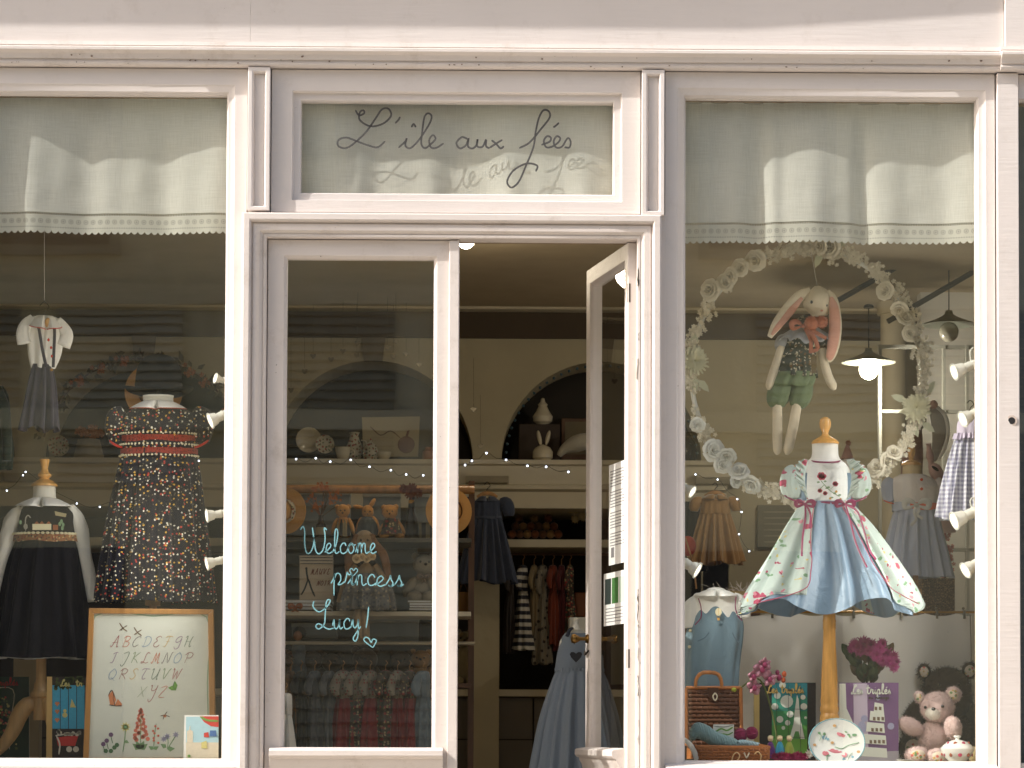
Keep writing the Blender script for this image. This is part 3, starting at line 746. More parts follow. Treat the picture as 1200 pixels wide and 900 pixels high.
def bow(mb, px, py, Y, sz, tails=(20, 18), spread=4):
    s_ = S(Y)
    for sg in (-1, 1):
        c = W(px, py, Y)
        pts = [c, c + Vector((sg * sz * .5, -1.5, sz * .35)) * s_, c + Vector((sg * sz, -2, sz * .25)) * s_, c + Vector((sg * sz * .9, -1.5, -sz * .25)) * s_, c]
        mb.tube(pts, [.7 * s_, sz * .22 * s_, sz * .28 * s_, sz * .2 * s_, .7 * s_], 8, True, .35, 4)
        t = tails[0 if sg < 0 else 1]
        if t: mb.tube([c, c + Vector((sg * spread * .4, -2, -t * .35)) * s_, c + Vector((sg * spread * .1, -1, -t * .7)) * s_, c + Vector((sg * spread, -2, -t)) * s_], sz * .13 * s_, 6, True, .3, 4)
    mb.ell(W(px, py, Y - .003), sz * .2 * s_, nu=8, nv=6)
    return mb
OAK = wood('pale_turned_wood', (214, 160, 84), rough=.35, coat=.4)
OAK2 = wood('stand_wood', (176, 128, 74), rough=.5)
DARKWOOD = wood('dark_wood', (92, 62, 38), rough=.5)
BUST = mat('linen_bust', (226, 222, 208), rough=.9, bump=.25, bs=300, var=.05)
WIRE = mat('dark_wire', (50, 46, 40), rough=.5, metal=.4)
THREAD = mat('thread', (205, 200, 188), bump=0)
def hanger(px, py, Y, wd, label, m=None, hook=14, up=0, group=None):
    """wooden hanger centred at px, py (top of the shoulders)"""
    t = thing('clothes_hanger', label, 'hanger', W(px, py, Y), group)
    mb = MB(); tubep(mb, [(px - wd, py + wd * .38, 1.6), (px - wd * .5, py + wd * .1, 2.2), (px, py, 2.6), (px + wd * .5, py + wd * .1, 2.2), (px + wd, py + wd * .38, 1.6)], Y, 8, .6)
    obj('shoulder_bar', mb, m or OAK2, t)
    k = hook / 14
    mb = MB(); tubep(mb, [(px, py, .5), (px, py - 5 * k, .5), (px + 3.5 * k, py - 9 * k, .5), (px, py - 13 * k, .5), (px - 3.5 * k, py - 10 * k, .5)], Y, 6)
    obj('hook', mb, WIRE, t)
    if up: obj('hanging_thread', tubep(MB(), [(px, py - 13 * k, .3), (px, py - up, .3)], Y, 5, sub=0), THREAD, t)
    return t

# ---- teddy bear made of sewn plush parts, with a nap of short fibres
def teddy(label, head, body, arms, legs, ears, Y, fur, muz=None, inner=None, pad=None, eyes=(), nose=None, fz=1.0, L=.006, group=None, name='teddy_bear', cat='teddy bear'):
    """head/body = (px, py, rx, ry); arms, legs, ears = lists of (px, py, rx, ry, tilt, dy)"""
    base = W(body[0], body[1] + body[3], Y)
    t = thing(name, label, cat, base, group)
    def N_(rx, ry): return int(rx * ry * 5.5 * fz)
    sc_ = 12 if fz < .3 else 18
    def E(nm, q, m, dy=0, f=1):
        mb = MB(); ellp(mb, q[0], q[1], q[2], q[3], Y, q[6] if len(q) > 6 else .9, q[4] if len(q) > 4 else 0, (q[5] if len(q) > 5 else 0) + dy, int(N_(q[2], q[3]) * f), L, sc_, 10)
        return obj(nm, mb, m, t, auto=0)
    E('body', body, fur); hd = E('head', head, fur, -.01)
    for a in arms: E('arm', a, fur)
    for a in legs: E('leg', a, fur)
    s_ = S(Y)
    def front(q, el_, dp): return -dp * (el_[2] + el_[3]) / 2 * s_ * math.sqrt(max(.05, 1 - ((q[0] - el_[0]) / el_[2]) ** 2 - ((q[1] - el_[1]) / el_[3]) ** 2))
    for a in ears:
        E('ear', a, fur)
        if inner: E('ear_lining', (a[0] - 0.1 * a[2], a[1] + .5, a[2] * .68, a[3] * .68, a[4] if len(a) > 4 else 0, (a[5] if len(a) > 5 else 0) - a[2] * .72 * s_, .5), inner, 0, 0)
    if muz: E('muzzle', muz, MUZ if inner else cloth('muzzle_plush', (206, 190, 160)), -head[2] * s_ * .62, .8)
    if pad:
        for a in legs: E('paw_pad', (a[0], a[1], a[2] * .62, a[3] * .62, 0, (a[5] if len(a) > 5 else 0) - a[2] * .78 * s_, .5), pad, 0, 0)
    for e in eyes:
        E('eye', (e[0], e[1], e[2], e[2], 0, front(e, head, .9) - .01 - .3 * e[2] * s_), EYE, 0, 0)
    if nose: E('nose', (nose[0], nose[1], nose[2], nose[2] * .8, 0, (front(nose, muz, .9) - head[2] * s_ * .62 - .009 if muz else front(nose, head, .9) - .01) - .4 * nose[2] * s_), EYE, 0, 0)
    return t
EYE = mat('glass_eye', (18, 14, 12), rough=.12, bump=0, coat=.6)
MUZ = cloth('white_plush', (236, 230, 218), bs=200, bd=.003)

# ---- roses and mums for the hoop
def rose_mesh(name, r, m, seed=1):
    rr = random.Random(seed); mb = MB(); mb.ell((0, -.5 * r, 0), (r * .13, r * .28, r * .13), nu=8, nv=6)
    # petals wrapped in whorls: inner ones upright and tight, outer ones wide, overlapping and rolled back
    for n, rad, h0, flare in ((2, .16, .8, .02), (3, .30, .78, .05), (4, .48, .70, .16), (5, .70, .52, .34), (6, .98, .30, .62)):
        o = rr.uniform(0, 6)
        for k in range(n):
            a = o + 2 * PI * k / n + rr.uniform(-.12, .12); hw = PI / n * 1.3; R_ = r * rad * rr.uniform(.93, 1.07); ph = rr.uniform(0, 6)
            def fn(u, v):
                s_ = 2 * u - 1; t = a + s_ * hw * (.55 + .45 * v); top = 1 - .22 * abs(s_) ** 2.2
                q = R_ * (.3 + (.7 + flare * .25 * v) * v ** .6 * (1 if v < .8 else 1 + .1 * flare)) * (1 + .04 * math.sin(5 * s_ + ph))
                y = -r * h0 * math.sin(PI * .5 * min(1, v * 1.15)) * top + r * flare * .5 * max(0, v - .6)
                return (math.cos(t) * q * (1 - .08 * abs(s_) ** 3), y, math.sin(t) * q * (1 - .08 * abs(s_) ** 3))
            mb.grid(fn, 7, 6)
    return mb.mesh(name, m)
def mum_mesh(name, r, m, n=70, seed=2, wd=.16):
    rr = random.Random(seed); mb = MB()
    for k in range(n):
        f = (k + .5) / n; a = k * 2.39996; L = r * (.45 + .55 * f) * rr.uniform(.88, 1.1); el_ = (1 - f) * 1.15
        d = Vector((math.cos(a) * math.cos(el_), -math.sin(el_) - .1, math.sin(a) * math.cos(el_))); s_ = Vector((-math.sin(a), 0, math.cos(a))) * r * wd * .5
        cup = Vector((0, -r * .1, 0)); p = [Vector((0, 0, 0)), d * L * .5 + cup, d * L]
        mb.add([p[0] - s_ * .5, p[0] + s_ * .5, p[1] + s_, p[2] + s_ * .6, p[2] * 1.06, p[2] - s_ * .6, p[1] - s_], [(0, 1, 2, 6), (6, 2, 3, 5), (5, 3, 4)])
    return mb.mesh(name, m)
def spray_mesh(name, r, m, seed=3, n=9):
    rr = random.Random(seed); mb = MB()
    for k in range(n):
        c = Vector((rr.gauss(0, .45), rr.uniform(-.5, .1), rr.gauss(0, .45))) * r
        q = r * rr.uniform(.28, .42); o = rr.uniform(0, 6)
        for j in range(5):
            a = o + j * 2 * PI / 5; d = Vector((math.cos(a), -.35, math.sin(a))); t = Vector((-math.sin(a), 0, math.cos(a)))
            mb.add([c, c + d * q * .6 + t * q * .34, c + d * q * 1.05, c + d * q * .6 - t * q * .34], [(0, 1, 2, 3)])
        mb.ell(c + Vector((0, -.1 * r, 0)), q * .2, nu=6, nv=4)
    return mb.mesh(name, m)
def inst(name, me, parent, wp, rot=(0, 0, 0), s=1.0):
    o = bpy.data.objects.new(name, me); sc.collection.objects.link(o); o.parent = parent
    o.location = Vector(wp) - origin(parent); o.rotation_euler = rot; o.scale = (s, s, s); return o

# ---- capitals for the embroidered alphabet and words on covers (unit box, slanted script)
CAP = {
 'A': [[(0, .15), (.15, 0), (.5, .9), (.6, 1), (.75, 0), (.9, .1)], [(.1, .4), (.8, .45)]],
 'B': [[(.25, 0), (.35, 1)], [(.1, .8), (.35, 1), (.8, .9), (.7, .6), (.35, .52), (.85, .4), (.75, .05), (.25, 0)]],
 'C': [[(.85, .8), (.7, 1), (.3, .8), (.1, .35), (.35, 0), (.8, .2)]],
 'D': [[(.3, .95), (.25, .05)], [(.05, .8), (.4, 1), (.9, .75), (.8, .2), (.25, 0), (.05, .12)]],
 'E': [[(.85, .85), (.6, 1), (.25, .8), (.45, .55), (.2, .35), (.25, .05), (.6, 0), (.85, .2)]],
 'F': [[(.1, .85), (.35, 1), (.95, .95)], [(.55, .97), (.4, .1), (.15, .05)], [(.3, .5), (.7, .55)]],
 'G': [[(.85, .85), (.6, 1), (.2, .7), (.3, .4), (.7, .55), (.8, .8), (.75, -.05), (.4, -.2), (.2, 0)]],
 'H': [[(.05, .85), (.25, 1), (.2, 0)], [(.85, 1), (.7, .5), (.75, 0), (.95, .1)], [(.2, .5), (.75, .52)]],
 'I': [[(.2, .85), (.55, 1), (.75, .95)], [(.55, 1), (.45, .1), (.15, .05)]],
 'J': [[(.2, .9), (.8, 1), (.65, 0), (.4, -.3), (.2, -.1)]],
 'K': [[(.05, .85), (.3, 1), (.2, 0)], [(.85, 1), (.3, .5), (.6, .3), (.9, 0)]],
 'L': [[(.8, .85), (.6, 1), (.4, .8), (.35, .1), (.1, 0), (.15, .15), (.6, 0), (.9, .1)]],
 'M': [[(.0, .1), (.15, 0), (.3, 1), (.45, .1), (.65, 1), (.75, 0), (.95, .1)]],
 'N': [[(.0, .1), (.15, 0), (.3, 1), (.7, 0), (.85, .9), (1, 1)]],
 'O': [[(.5, 1), (.12, .6), (.25, .05), (.7, .1), (.88, .6), (.5, 1), (.6, .8)]],
 'P': [[(.35, 1), (.25, 0)], [(.05, .75), (.4, 1), (.9, .85), (.75, .5), (.3, .48)]],
 'Q': [[(.5, 1), (.12, .6), (.25, .05), (.7, .1), (.88, .6), (.5, 1)], [(.4, .2), (.95, -.15)]],
 'R': [[(.3, 1), (.22, 0)], [(.05, .75), (.4, 1), (.85, .85), (.7, .52), (.3, .5), (.6, .3), (.9, 0)]],
 'S': [[(.85, .85), (.6, 1), (.3, .8), (.7, .35), (.45, 0), (.1, .15)]],
 'T': [[(.05, .85), (.3, 1), (.95, .95)], [(.55, .97), (.35, .3), (.45, 0), (.75, .1)]],
 'U': [[(.05, .85), (.2, 1), (.2, .3), (.4, 0), (.75, .4), (.85, 1), (.8, 0), (.95, .05)]],
 'V': [[(.05, .85), (.2, 1), (.4, 0), (.75, .8), (.95, 1)]],
 'W': [[(.0, .85), (.12, 1), (.25, 0), (.5, .8), (.65, 0), (.9, .85), (1, 1)]],
 'X': [[(.1, 1), (.8, 0)], [(.85, 1), (.1, 0)]],
 'Y': [[(.05, .9), (.2, 1), (.3, .55), (.75, .65), (.85, 1), (.7, -.1), (.4, -.4), (.2, -.15)]],
 'Z': [[(.1, .9), (.8, 1), (.15, .05), (.85, 0)]],
}
def cap(mb, ch, x, y, w_, h, wd, Y, shear=.25):
    for s_ in CAP[ch]: mb.stroke([(x + (a * w_ + b * h * shear), y - b * h) for a, b in s_], wd, Y, 3)
def script(mb, txt, x, y, sx, sy, wd, Y, rise=0):
    x0 = x
    for ch in txt:
        if ch == ' ': x += sx * .9; continue
        if ch == 'L': mb.stroke([(x + a * sx, y - b * sy) for a, b in ((.9, 1.5), (1.3, 1.9), (1.0, 2.1), (.6, 1.2), (.3, .1), (0, 0), (.1, .35), (.7, .05), (1.3, .2))], wd, Y, 4); x += sx * 1.3; continue
        for s_ in LET[ch][1]: mb.stroke([(x + a * sx, y - b * sy - rise * (x - x0)) for a, b in s_], wd, Y, 3)
        x += LET[ch][0] * sx
    return x
# ------------------------------------------------------------------ shop interior
WALLM = mat('cream_wall', (176, 164, 134), rough=.9, bump=.6, bs=9, bd=.01, var=.14, vs=2.5)
SHELFM = mat('cream_shelf_paint', (196, 184, 156), rough=.55, bump=.2, bs=60, var=.05)
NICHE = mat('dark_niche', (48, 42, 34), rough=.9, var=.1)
BEAMM = mat('brown_beam', (74, 60, 42), rough=.8)
YW = 3.5; CZ = Z(363, YW)
IX0, IX1 = -2.6, 3.1
struct('shop_floor', MB().bx(IX0, IX1, .12, 4.3, -.05, .03), wood('floor_boards', (120, 88, 56), stretch=(.2, 1, 1), scale=18), smooth=False)
struct('shop_ceiling', MB().bx(IX0, IX1, .125, 4.3, CZ, CZ + .25), mat('ceiling_paint', (176, 158, 126), rough=.9), smooth=False)
struct('side_wall', MB().bx(IX0 - .1, IX0, .12, 4.4, -.05, CZ + .25), WALLM, smooth=False)
struct('side_wall', MB().bx(IX1, IX1 + .1, .12, 4.4, -.05, CZ + .25), WALLM, smooth=False)
struct('lintel_wall', MB().bx(IX0, X(345), .122, .2, zf(108), CZ).bx(X(722), IX1, .122, .2, zf(108), CZ).bx(IX0, IX1, .1225, .124, CZ, CZ + .9), WALLM, smooth=False)
# arcade wall
arc = thing('arcade_wall', 'cream back wall of the shop with round-arched dark niches over open bays', 'wall', (0, YW, 0))
zs, zt = Z(540, YW), Z(397, YW)
cs = [X(-100, YW), X(168, YW), X(437, YW), X(705, YW)]; ar = X(705 + 117, YW) - X(705, YW)
mb = MB(); N_ = 28
xs_prev = IX0
for c in cs:
    pts = [(c - ar * math.cos(PI * i / N_), zs + ar * math.sin(PI * i / N_)) for i in range(N_ + 1)]
    mb.bx(xs_prev, c - ar, YW, YW + .03, zs, zt); xs_prev = c + ar
    vs = [(x, YW, z) for x, z in pts] + [(x, YW, zt) for x, z in pts] + [(x, YW + .35, z) for x, z in pts]
    n1 = N_ + 1
    mb.add(vs, [(i, i + 1, n1 + i + 1, n1 + i) for i in range(N_)] + [(2 * n1 + i, 2 * n1 + i + 1, i + 1, i) for i in range(N_)])
mb.bx(xs_prev, IX1, YW, YW + .03, -.05, zt)
obj('plaster_face', mb, WALLM, arc, smooth=False)
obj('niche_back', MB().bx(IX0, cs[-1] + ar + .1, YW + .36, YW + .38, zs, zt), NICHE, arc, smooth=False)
for c in cs[1:]:
    kx = X(437 + 13, YW) - X(437, YW)
    obj('keystone', MB().prism([(c - kx * 1.1, zt), (c + kx * 1.1, zt), (c + kx * .85, Z(424, YW)), (c - kx * .85, Z(424, YW))], YW - .02, YW + .03), mat('keystone_paint', (118, 106, 84)), arc, smooth=False)
obj('lintel_band', MB().bx(IX0, IX1, YW - .03, YW + .38, zt, Z(367, YW)), BEAMM, arc, smooth=False)
obj('crown_moulding', extrude_x([(YW, CZ), (YW - .1, CZ), (YW - .1, CZ - .012), (YW - .06, Z(366.5, YW)), (YW, Z(367, YW))], IX0, IX1), SHELFM, arc)
# long shelf with moulded face and the open bays below
xr_ = X(822, YW)
shf = [(YW + .71, Z(540, YW)), (YW - .06, Z(540, YW)), (YW - .06, Z(545, YW)), (YW - .04, Z(547, YW)), (YW - .04, Z(568, YW)), (YW - .055, Z(570, YW)), (YW - .055, Z(574, YW)), (YW - .03, Z(577, YW)), (YW - .03, Z(596, YW)), (YW + .71, Z(596, YW))]
obj('long_shelf', extrude_x(shf, IX0, xr_ + .12), SHELFM, arc)
for c0, c1 in zip([IX0 - .5] + cs, cs + [xr_ + .25]):
    px_ = (cs[-1] + ar + .07) if c1 == xr_ + .25 else (c0 + c1) / 2
    hw = X(585, YW) - X(570, YW)
    obj('pier', MB().bx(px_ - hw, px_ + hw, YW - .0, YW + .1, .03, Z(596.5, YW)), WALLM, arc, smooth=False)
    obj('pier_capital', extrude_x([(YW - .041, Z(556, YW)), (YW - .1, Z(556, YW)), (YW - .1, Z(560, YW)), (YW - .07, Z(567, YW)), (YW - .041, Z(568, YW))], px_ - hw * 1.65, px_ + hw * 1.65), SHELFM, arc)
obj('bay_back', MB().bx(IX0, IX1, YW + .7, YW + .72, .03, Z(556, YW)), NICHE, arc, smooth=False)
obj('bay_shelf', MB().bx(IX0, xr_, YW + .12, YW + .7, Z(641, YW + .12), Z(632, YW + .12)), SHELFM, arc, smooth=False)
obj('counter_board', MB().bx(IX0, xr_, YW + .1, YW + .7, Z(816, YW + .1), Z(808, YW + .1)), SHELFM, arc, smooth=False)
DR = mat('taupe_drawer', (96, 86, 70), rough=.6)
for i in range(9):
    x0 = IX0 + i * .55
    for z0, z1 in ((866, 817.5), (915, 867.5)): obj('drawer_front', MB().bx(x0 + .004, x0 + .546, YW + .125, YW + .15, Z(z0, YW + .12), Z(z1, YW + .12)), DR, arc, smooth=False)
obj('bay_rail', tubep(MB(), [(120, 648, 1.6), (820, 650, 1.6)], YW + .3, 8, sub=0), DARKWOOD, arc)
# right room: column, glazed partition, sloping ceiling beams
struct('partition_wall', MB().bx(X(1079, 2.9), IX1, 2.9, 3.0, .03, CZ), mat('pale_panel', (205, 200, 186), rough=.7), smooth=False)
col_ = thing('column', 'round beige column behind the flowered hoop', 'column', (X(1047, 3.2), 3.2, .03))
obj('shaft', MB().tube([(X(1047, 3.2), 3.2, .03), (X(1047, 3.2), 3.2, CZ - .06)], 15 * S(3.2), 28), mat('column_paint', (178, 164, 134), rough=.7), col_)
obj('capital', MB().tube([(X(1047, 3.2), 3.2, CZ - .06), (X(1047, 3.2), 3.2, CZ - .001)], 19 * S(3.2), 28), mat('column_paint', (178, 164, 134)), col_)
gp = thing('glazed_partition', 'white glazed partition frame beside the column', 'partition', (X(1100, 2.55), 2.55, .03))
WP = mat('white_gloss_paint', (176, 174, 160), rough=.35, coat=.3)
for p in (1031, 1079, 1106, 1133): obj('mullion', MB().bx(X(p - 1.6, 2.55), X(p + 1.6, 2.55), 2.53, 2.57, .03, Z(402, 2.55)), WP, gp, smooth=False)
for p in (404, 480, 642): obj('transom_bar', MB().bx(X(1031, 2.55), X(1150, 2.55), 2.535, 2.565, Z(p + 2, 2.55), Z(p - 2, 2.55)), WP, gp, smooth=False)
for a, b in (((940, 376), (1130, 268)), ((1040, 377), (1190, 290))):
    p, q = W(a[0], a[1], 2.3), W(b[0], b[1], 2.3)
    struct('ceiling_beam', MB().tube([p, q], .012, 4), mat('beam_iron', (58, 56, 50), rough=.6), auto=10)
def pendant(px, py, Y, lit, label, rw=32, top=300, power=0):
    t = thing('pendant_lamp', label, 'lamp', W(px, py, Y), 'pendant lamps in the right-hand room')
    obj('shade', lathep(MB(), px, [(4, py - 17), (5, py - 13), (9, py - 10), (18, py - 6), (rw - 3, py - 2), (rw, py), (rw - 1.2, py + .3), (18, py - 4.5), (9, py - 8.6), (4.4, py - 11)], Y, 36), mat('enamel_shade', (132, 134, 118), rough=.35, coat=.4), t)
    b = obj('bulb', ellp(MB(), px, py + 8, 11.5, 12, Y), mat('lit_bulb', (255, 240, 205), emis=7, bump=0) if lit else mat('opal_bulb', (176, 170, 150), rough=.25, coat=.4), t)
    obj('flex', tubep(MB(), [(px, py - 17, .7), (px, top, .7)], Y, 6, sub=0), WIRE, t)
    obj('ceiling_rose', lathep(MB(), px, [(6, top + 1), (6, top - 1), (4, top - 3)], Y, 14), WIRE, t)
    if power:
        l = bpy.data.lights.new('bulb_light', 'POINT'); l.energy = power; l.color = (1, .94, .84); l.shadow_soft_size = .05
        lo = bpy.data.objects.new('bulb_light', l); sc.collection.objects.link(lo); lo.parent = t; lo.location = W(px, py + 26, Y) - t.location
pendant(1018, 425, 2.4, True, 'lit pendant lamp with a bright white globe bulb, seen through the hoop', top=360, power=9)
pendant(1112, 381, 2.3, False, 'unlit pendant lamp with a dull globe bulb near the right window edge', 32, 300)
cl = thing('glowing_half_globe', 'white half-globe under the ceiling, just inside the door head, with an added glow', 'lamp', W(546, 274, 1.3))  # half-globe fitting given a glow and a light to brighten the interior
cp_ = W(546, 281, 1.3)
obj('globe', MB().ell((cp_.x, 1.3, CZ - .045), (.042, .042, .05)), mat('added_glow_globe', (255, 246, 228), emis=5, bump=0), cl)
obj('globe_base', MB().tube([(cp_.x, 1.3, CZ - .02), (cp_.x, 1.3, CZ - .001)], .05, 20), WP, cl)
l = bpy.data.lights.new('interior_fill_light', 'POINT'); l.energy = 5.5; l.color = (1, .86, .64); l.shadow_soft_size = .06
lo = bpy.data.objects.new('interior_fill_light', l); sc.collection.objects.link(lo); lo.parent = cl; lo.location = Vector((cp_.x, 1.3, CZ - .17)) - cl.location

# ---- hanging heart charms and string lights
SILV = mat('silver_foil', (120, 112, 96), rough=.35, metal=.7, bump=0)
def heart_mb(px, py, r, Y, dp=.3):
    pts = []
    for k in range(16):
        t = 2 * PI * k / 16; pts.append((px + r * math.sin(t) ** 3 * 1.05, py - r * (.85 * math.cos(t) - .35 * math.cos(2 * t) - .12 * math.cos(3 * t))))
    q = [W(a, b, Y) for a, b in pts]
    mb = MB(); mb.prism([(v.x, v.z) for v in q], Y - r * S(Y) * dp, Y + r * S(Y) * dp); return mb
hearts = [(367, 417, 'topmost left'), (419, 402, 'left of the keystone, upper'), (402, 411, 'above the arch left of the keystone'), (388, 421, 'low left of the arch crown'), (418, 416, 'touching the keystone, lower'), (357, 435, 'far left above the arch shoulder'), (341, 457, 'lowest, by the left leaf edge'), (464, 400, 'highest right of the keystone'), (454, 407, 'just right of the keystone'), (461, 417, 'below the highest right one'), (476, 415, 'over the right arch shoulder'), (491, 427, 'farthest right on the left arch'), (555, 480, 'upper of the two on the pier'), (563, 523, 'lower of the two on the pier')]
for px, py, where in hearts:
    t = thing('heart_charm', 'small silver heart charm on a thread, ' + where, 'charm', W(px, py, 3.0), 'silver heart charms')
    obj('heart', heart_mb(px, py, 3.4, 3.0), SILV, t, bevel=.002); obj('thread', tubep(MB(), [(px, py - 3, .16), (px, py - 60, .16)], 3.0, 4, sub=0), WIRE, t)
BULB = mat('fairy_bulb', (225, 235, 255), emis=3, bump=0)
def string_lights(label, pts, Y, wire=True, r=1.15, sag=2):
    t = thing('string_lights', label, 'lights', W(*pts[0], Y))
    if wire:
        path = []
        for i, (a, b) in enumerate(pts):
            path.append((a, b - 1.5, .3))
            if i < len(pts) - 1: path.append(((a + pts[i + 1][0]) / 2, (b + pts[i + 1][1]) / 2 + sag, .3))
        obj('wire', tubep(MB(), path, Y, 5, sub=3), WIRE, t)
    m0 = MB().ell((0, 0, 0), r * S(Y), nu=8, nv=6).mesh('bulb', BULB)
    for a, b in pts: inst('bulb', m0, t, W(a, b, Y))
string_lights('string of tiny lit bulbs along the shelf edge behind the left door leaf', [(347, 538), (370, 537), (387, 541), (411, 539), (433, 547), (458, 551), (476, 556), (496, 557)], YW - .1, sag=4)
string_lights('string of tiny lit bulbs along the shelf edge in the door opening', [(545, 545), (553, 540), (570, 531), (593, 539), (618, 546), (640, 547), (666, 553)], YW - .1)
string_lights('string of tiny lit bulbs hanging in a curve behind the brown dress', [(815, 556), (841, 562), (864, 585), (869, 600), (866, 626), (878, 646)], 2.4, r=1.0)
string_lights('sparse string of tiny bulbs behind the navy pinafore', [(8, 575), (27, 557), (30, 553), (90, 590), (117, 594), (233, 540)], 1.6, r=1.0)
ab = thing('string_lights', 'ring of dim blue-green beads round the edge of the arch in the door opening', 'lights', (cs[3], YW, zs))
m0 = MB().ell((0, 0, 0), .0075, nu=6, nv=5).mesh('bead', mat('blue_bead', (60, 84, 92), rough=.3))
for i in range(1, 36):
    a = PI * i / 36
    inst('bead', m0, ab, (cs[3] - (ar - .02) * math.cos(a), YW - .01, zs + (ar - .02) * math.sin(a)))

# ---- things on the long shelf
CER = mat('cream_ceramic', (206, 194, 166), rough=.25, coat=.5, bump=0)
CER2 = print_mat('flowered_ceramic', (200, 190, 165), [((150, 70, 60), 60, .3, .5), ((80, 100, 70), 70, .25, .5)], rough=.25)
TERRA = mat('russet', (150, 84, 40), rough=.5)
def shelf_item(name, label, cat, prof, cx, Y, m, extra=None):
    t = thing(name, label, cat, W(cx, prof[0][1], Y)); 
    p0 = prof[0][1]; zb = zs if Y > 3.4 else None
    o = obj('body', lathep(MB(), cx, prof, Y, 20), m, t)
    if extra: extra(t)
    if zb is not None: t.location.z += zb - W(cx, p0, Y).z + .001
    return t
def handle_(cx, py, r, Y, m, side=1):
    return lambda t: obj('handle', tubep(MB(), [(cx, py - r, .9), (cx + side * r * 1.1, py - r * .7, .9), (cx + side * r * 1.2, py + r * .4, .9), (cx, py + r, .9)], Y, 6), m, t)
YS = 3.62
def plate(name, label, px, py, r, Y, m, tilt=12, rim=None):
    t = thing(name, label, 'plate', W(px, py + r, Y)); s_ = S(Y)
    mb = MB().lathe([(.02, .0), (r * s_ * .6, .0), (r * s_ * .7, -.006), (r * s_, -.016), (r * s_, -.019), (r * s_ * .68, -.010), (.02, -.005)], (0, 0, 0), 32)
    c = W(px, py, Y)
    M = Matrix.Translation(c) @ Matrix.Rotation(math.radians(tilt), 4, 'X') @ Matrix.Rotation(math.radians(-90), 4, 'X')
    mb.v = [tuple(M @ Vector(v)) for v in mb.v]; obj('dish', mb, m, t)
    return t
plate('plate', 'large cream plate standing on the shelf behind the left door leaf', 362, 515, 15, YS, CER)
plate('plate', 'smaller flowered plate beside the large cream plate', 381, 520, 11, YS - .06, CER2)
shelf_item('teacup', 'cream teacup on the shelf below the arch', 'cup', [(4, 536), (7, 533), (9, 525), (9.5, 521), (8.6, 521), (6, 531), (.5, 532)], 402, YS - .1, CER, handle_(410, 527, 4, YS - .1, CER))
shelf_item('milk_jug', 'round jug behind the teacup', 'jug', [(5, 536), (9, 528), (10, 518), (6, 508), (5, 503), (6.5, 500), (5.5, 500), (3, 505)], 415, YS + .05, CER2, handle_(423, 514, 5, YS + .05, CER2))
shelf_item('sugar_pot', 'small lidded pot with flowers left of the picture card', 'pot', [(5, 536), (9, 530), (9, 522), (7, 517), (4, 514), (1.5, 512), (1.5, 509), (.4, 508)], 434, YS, CER2)
shelf_item('small_bowl', 'small cream bowl in front of the picture card', 'bowl', [(4, 536), (8, 532), (9, 527), (8.2, 527), (.4, 533)], 450, YS - .12, CER)
t = thing('picture_card', 'landscape card with a dark red apple propped on the shelf', 'card', W(458, 534, YS + .06))
mb = MB(); mb.pp([(424, 489), (492, 488), (490, 535), (426, 535)], YS + .06, .004); obj('card', mb, mat('old_card', (172, 158, 126)), t, smooth=False)
mb = MB(); mb.pc(476, 521, 10, YS + .055, .004, 16); mb.pp([(475, 512), (477, 505), (480, 504), (478, 512)], YS + .055, .004); obj('apple_print', mb, mat('dark_red_print', (92, 36, 30)), t, smooth=False)
obj('branch_print', MB().stroke([(434, 500), (446, 510), (458, 505), (470, 514)], 1.2, YS + .055), DARKWOOD, t)
shelf_item('tin', 'little square-shouldered tin at the right end under the left arch', 'tin', [(7, 536), (7, 523), (4, 521), (4, 518)], 502, YS, TERRA)
# right arch
shelf_item('glass_jar', 'lidded sweet jar standing behind the rabbit pot in the right arch', 'jar', [(7, 498), (7, 497), (11, 494), (12, 488), (8, 482), (5, 476), (6, 474), (3, 471), (2, 467), (.4, 466)], 636, YS + .12, CER)
sc.objects[-1]
for o_ in [q_ for q_ in sc.objects if q_.name == 'glass_jar']: o_.location.z = Z(498, YS + .12)
t = thing('dark_box', 'dark box under the lidded sweet jar in the right arch', 'box', (X(632, YS + .12), YS + .12, zs)); obj('box', MB().bx(X(608, YS + .12), X(656, YS + .12), YS + .05, YS + .2, zs + .001, Z(498.5, YS + .12)), mat('umber_card', (58, 44, 32)), t, bevel=.004)
rp = shelf_item('rabbit_pot', 'white ceramic pot with upright rabbit ears in the right arch', 'pot', [(7, 536), (12, 531), (12, 524), (9, 519), (3, 516), (.4, 515)], 636, YS - .05, CER)
for dx, tl in ((-4, -12), (6, 14)): obj('ear', ellp(MB(), 636 + dx, 513, 2.6, 9, YS - .05, .6, tl), CER, rp)
t = thing('plush_goose', 'white plush goose lying on the shelf right of the rabbit pot', 'plush toy', W(672, 536, YS - .05))
mb = MB(); tubep(mb, [(655, 534, 3), (662, 526, 6), (675, 520, 10), (690, 516, 9), (700, 512, 3)], YS - .05, 12); obj('body', mb, cloth('old_white_plush', (176, 168, 150)), t)
t = thing('framed_picture', 'dark picture frame leaning in the right arch behind the goose', 'picture', W(676, 536, YS + .2))
obj('frame', MB().bx(X(658, YS + .2), X(698, YS + .2), YS + .2, YS + .22, zs, Z(490, YS + .2)), DARKWOOD, t, bevel=.003, smooth=False); obj('picture', MB().bx(X(662, YS + .2), X(694, YS + .2), YS + .194, YS + .199, Z(532, YS + .2), Z(494, YS + .2)), mat('faded_print', (110, 98, 72)), t, smooth=False)
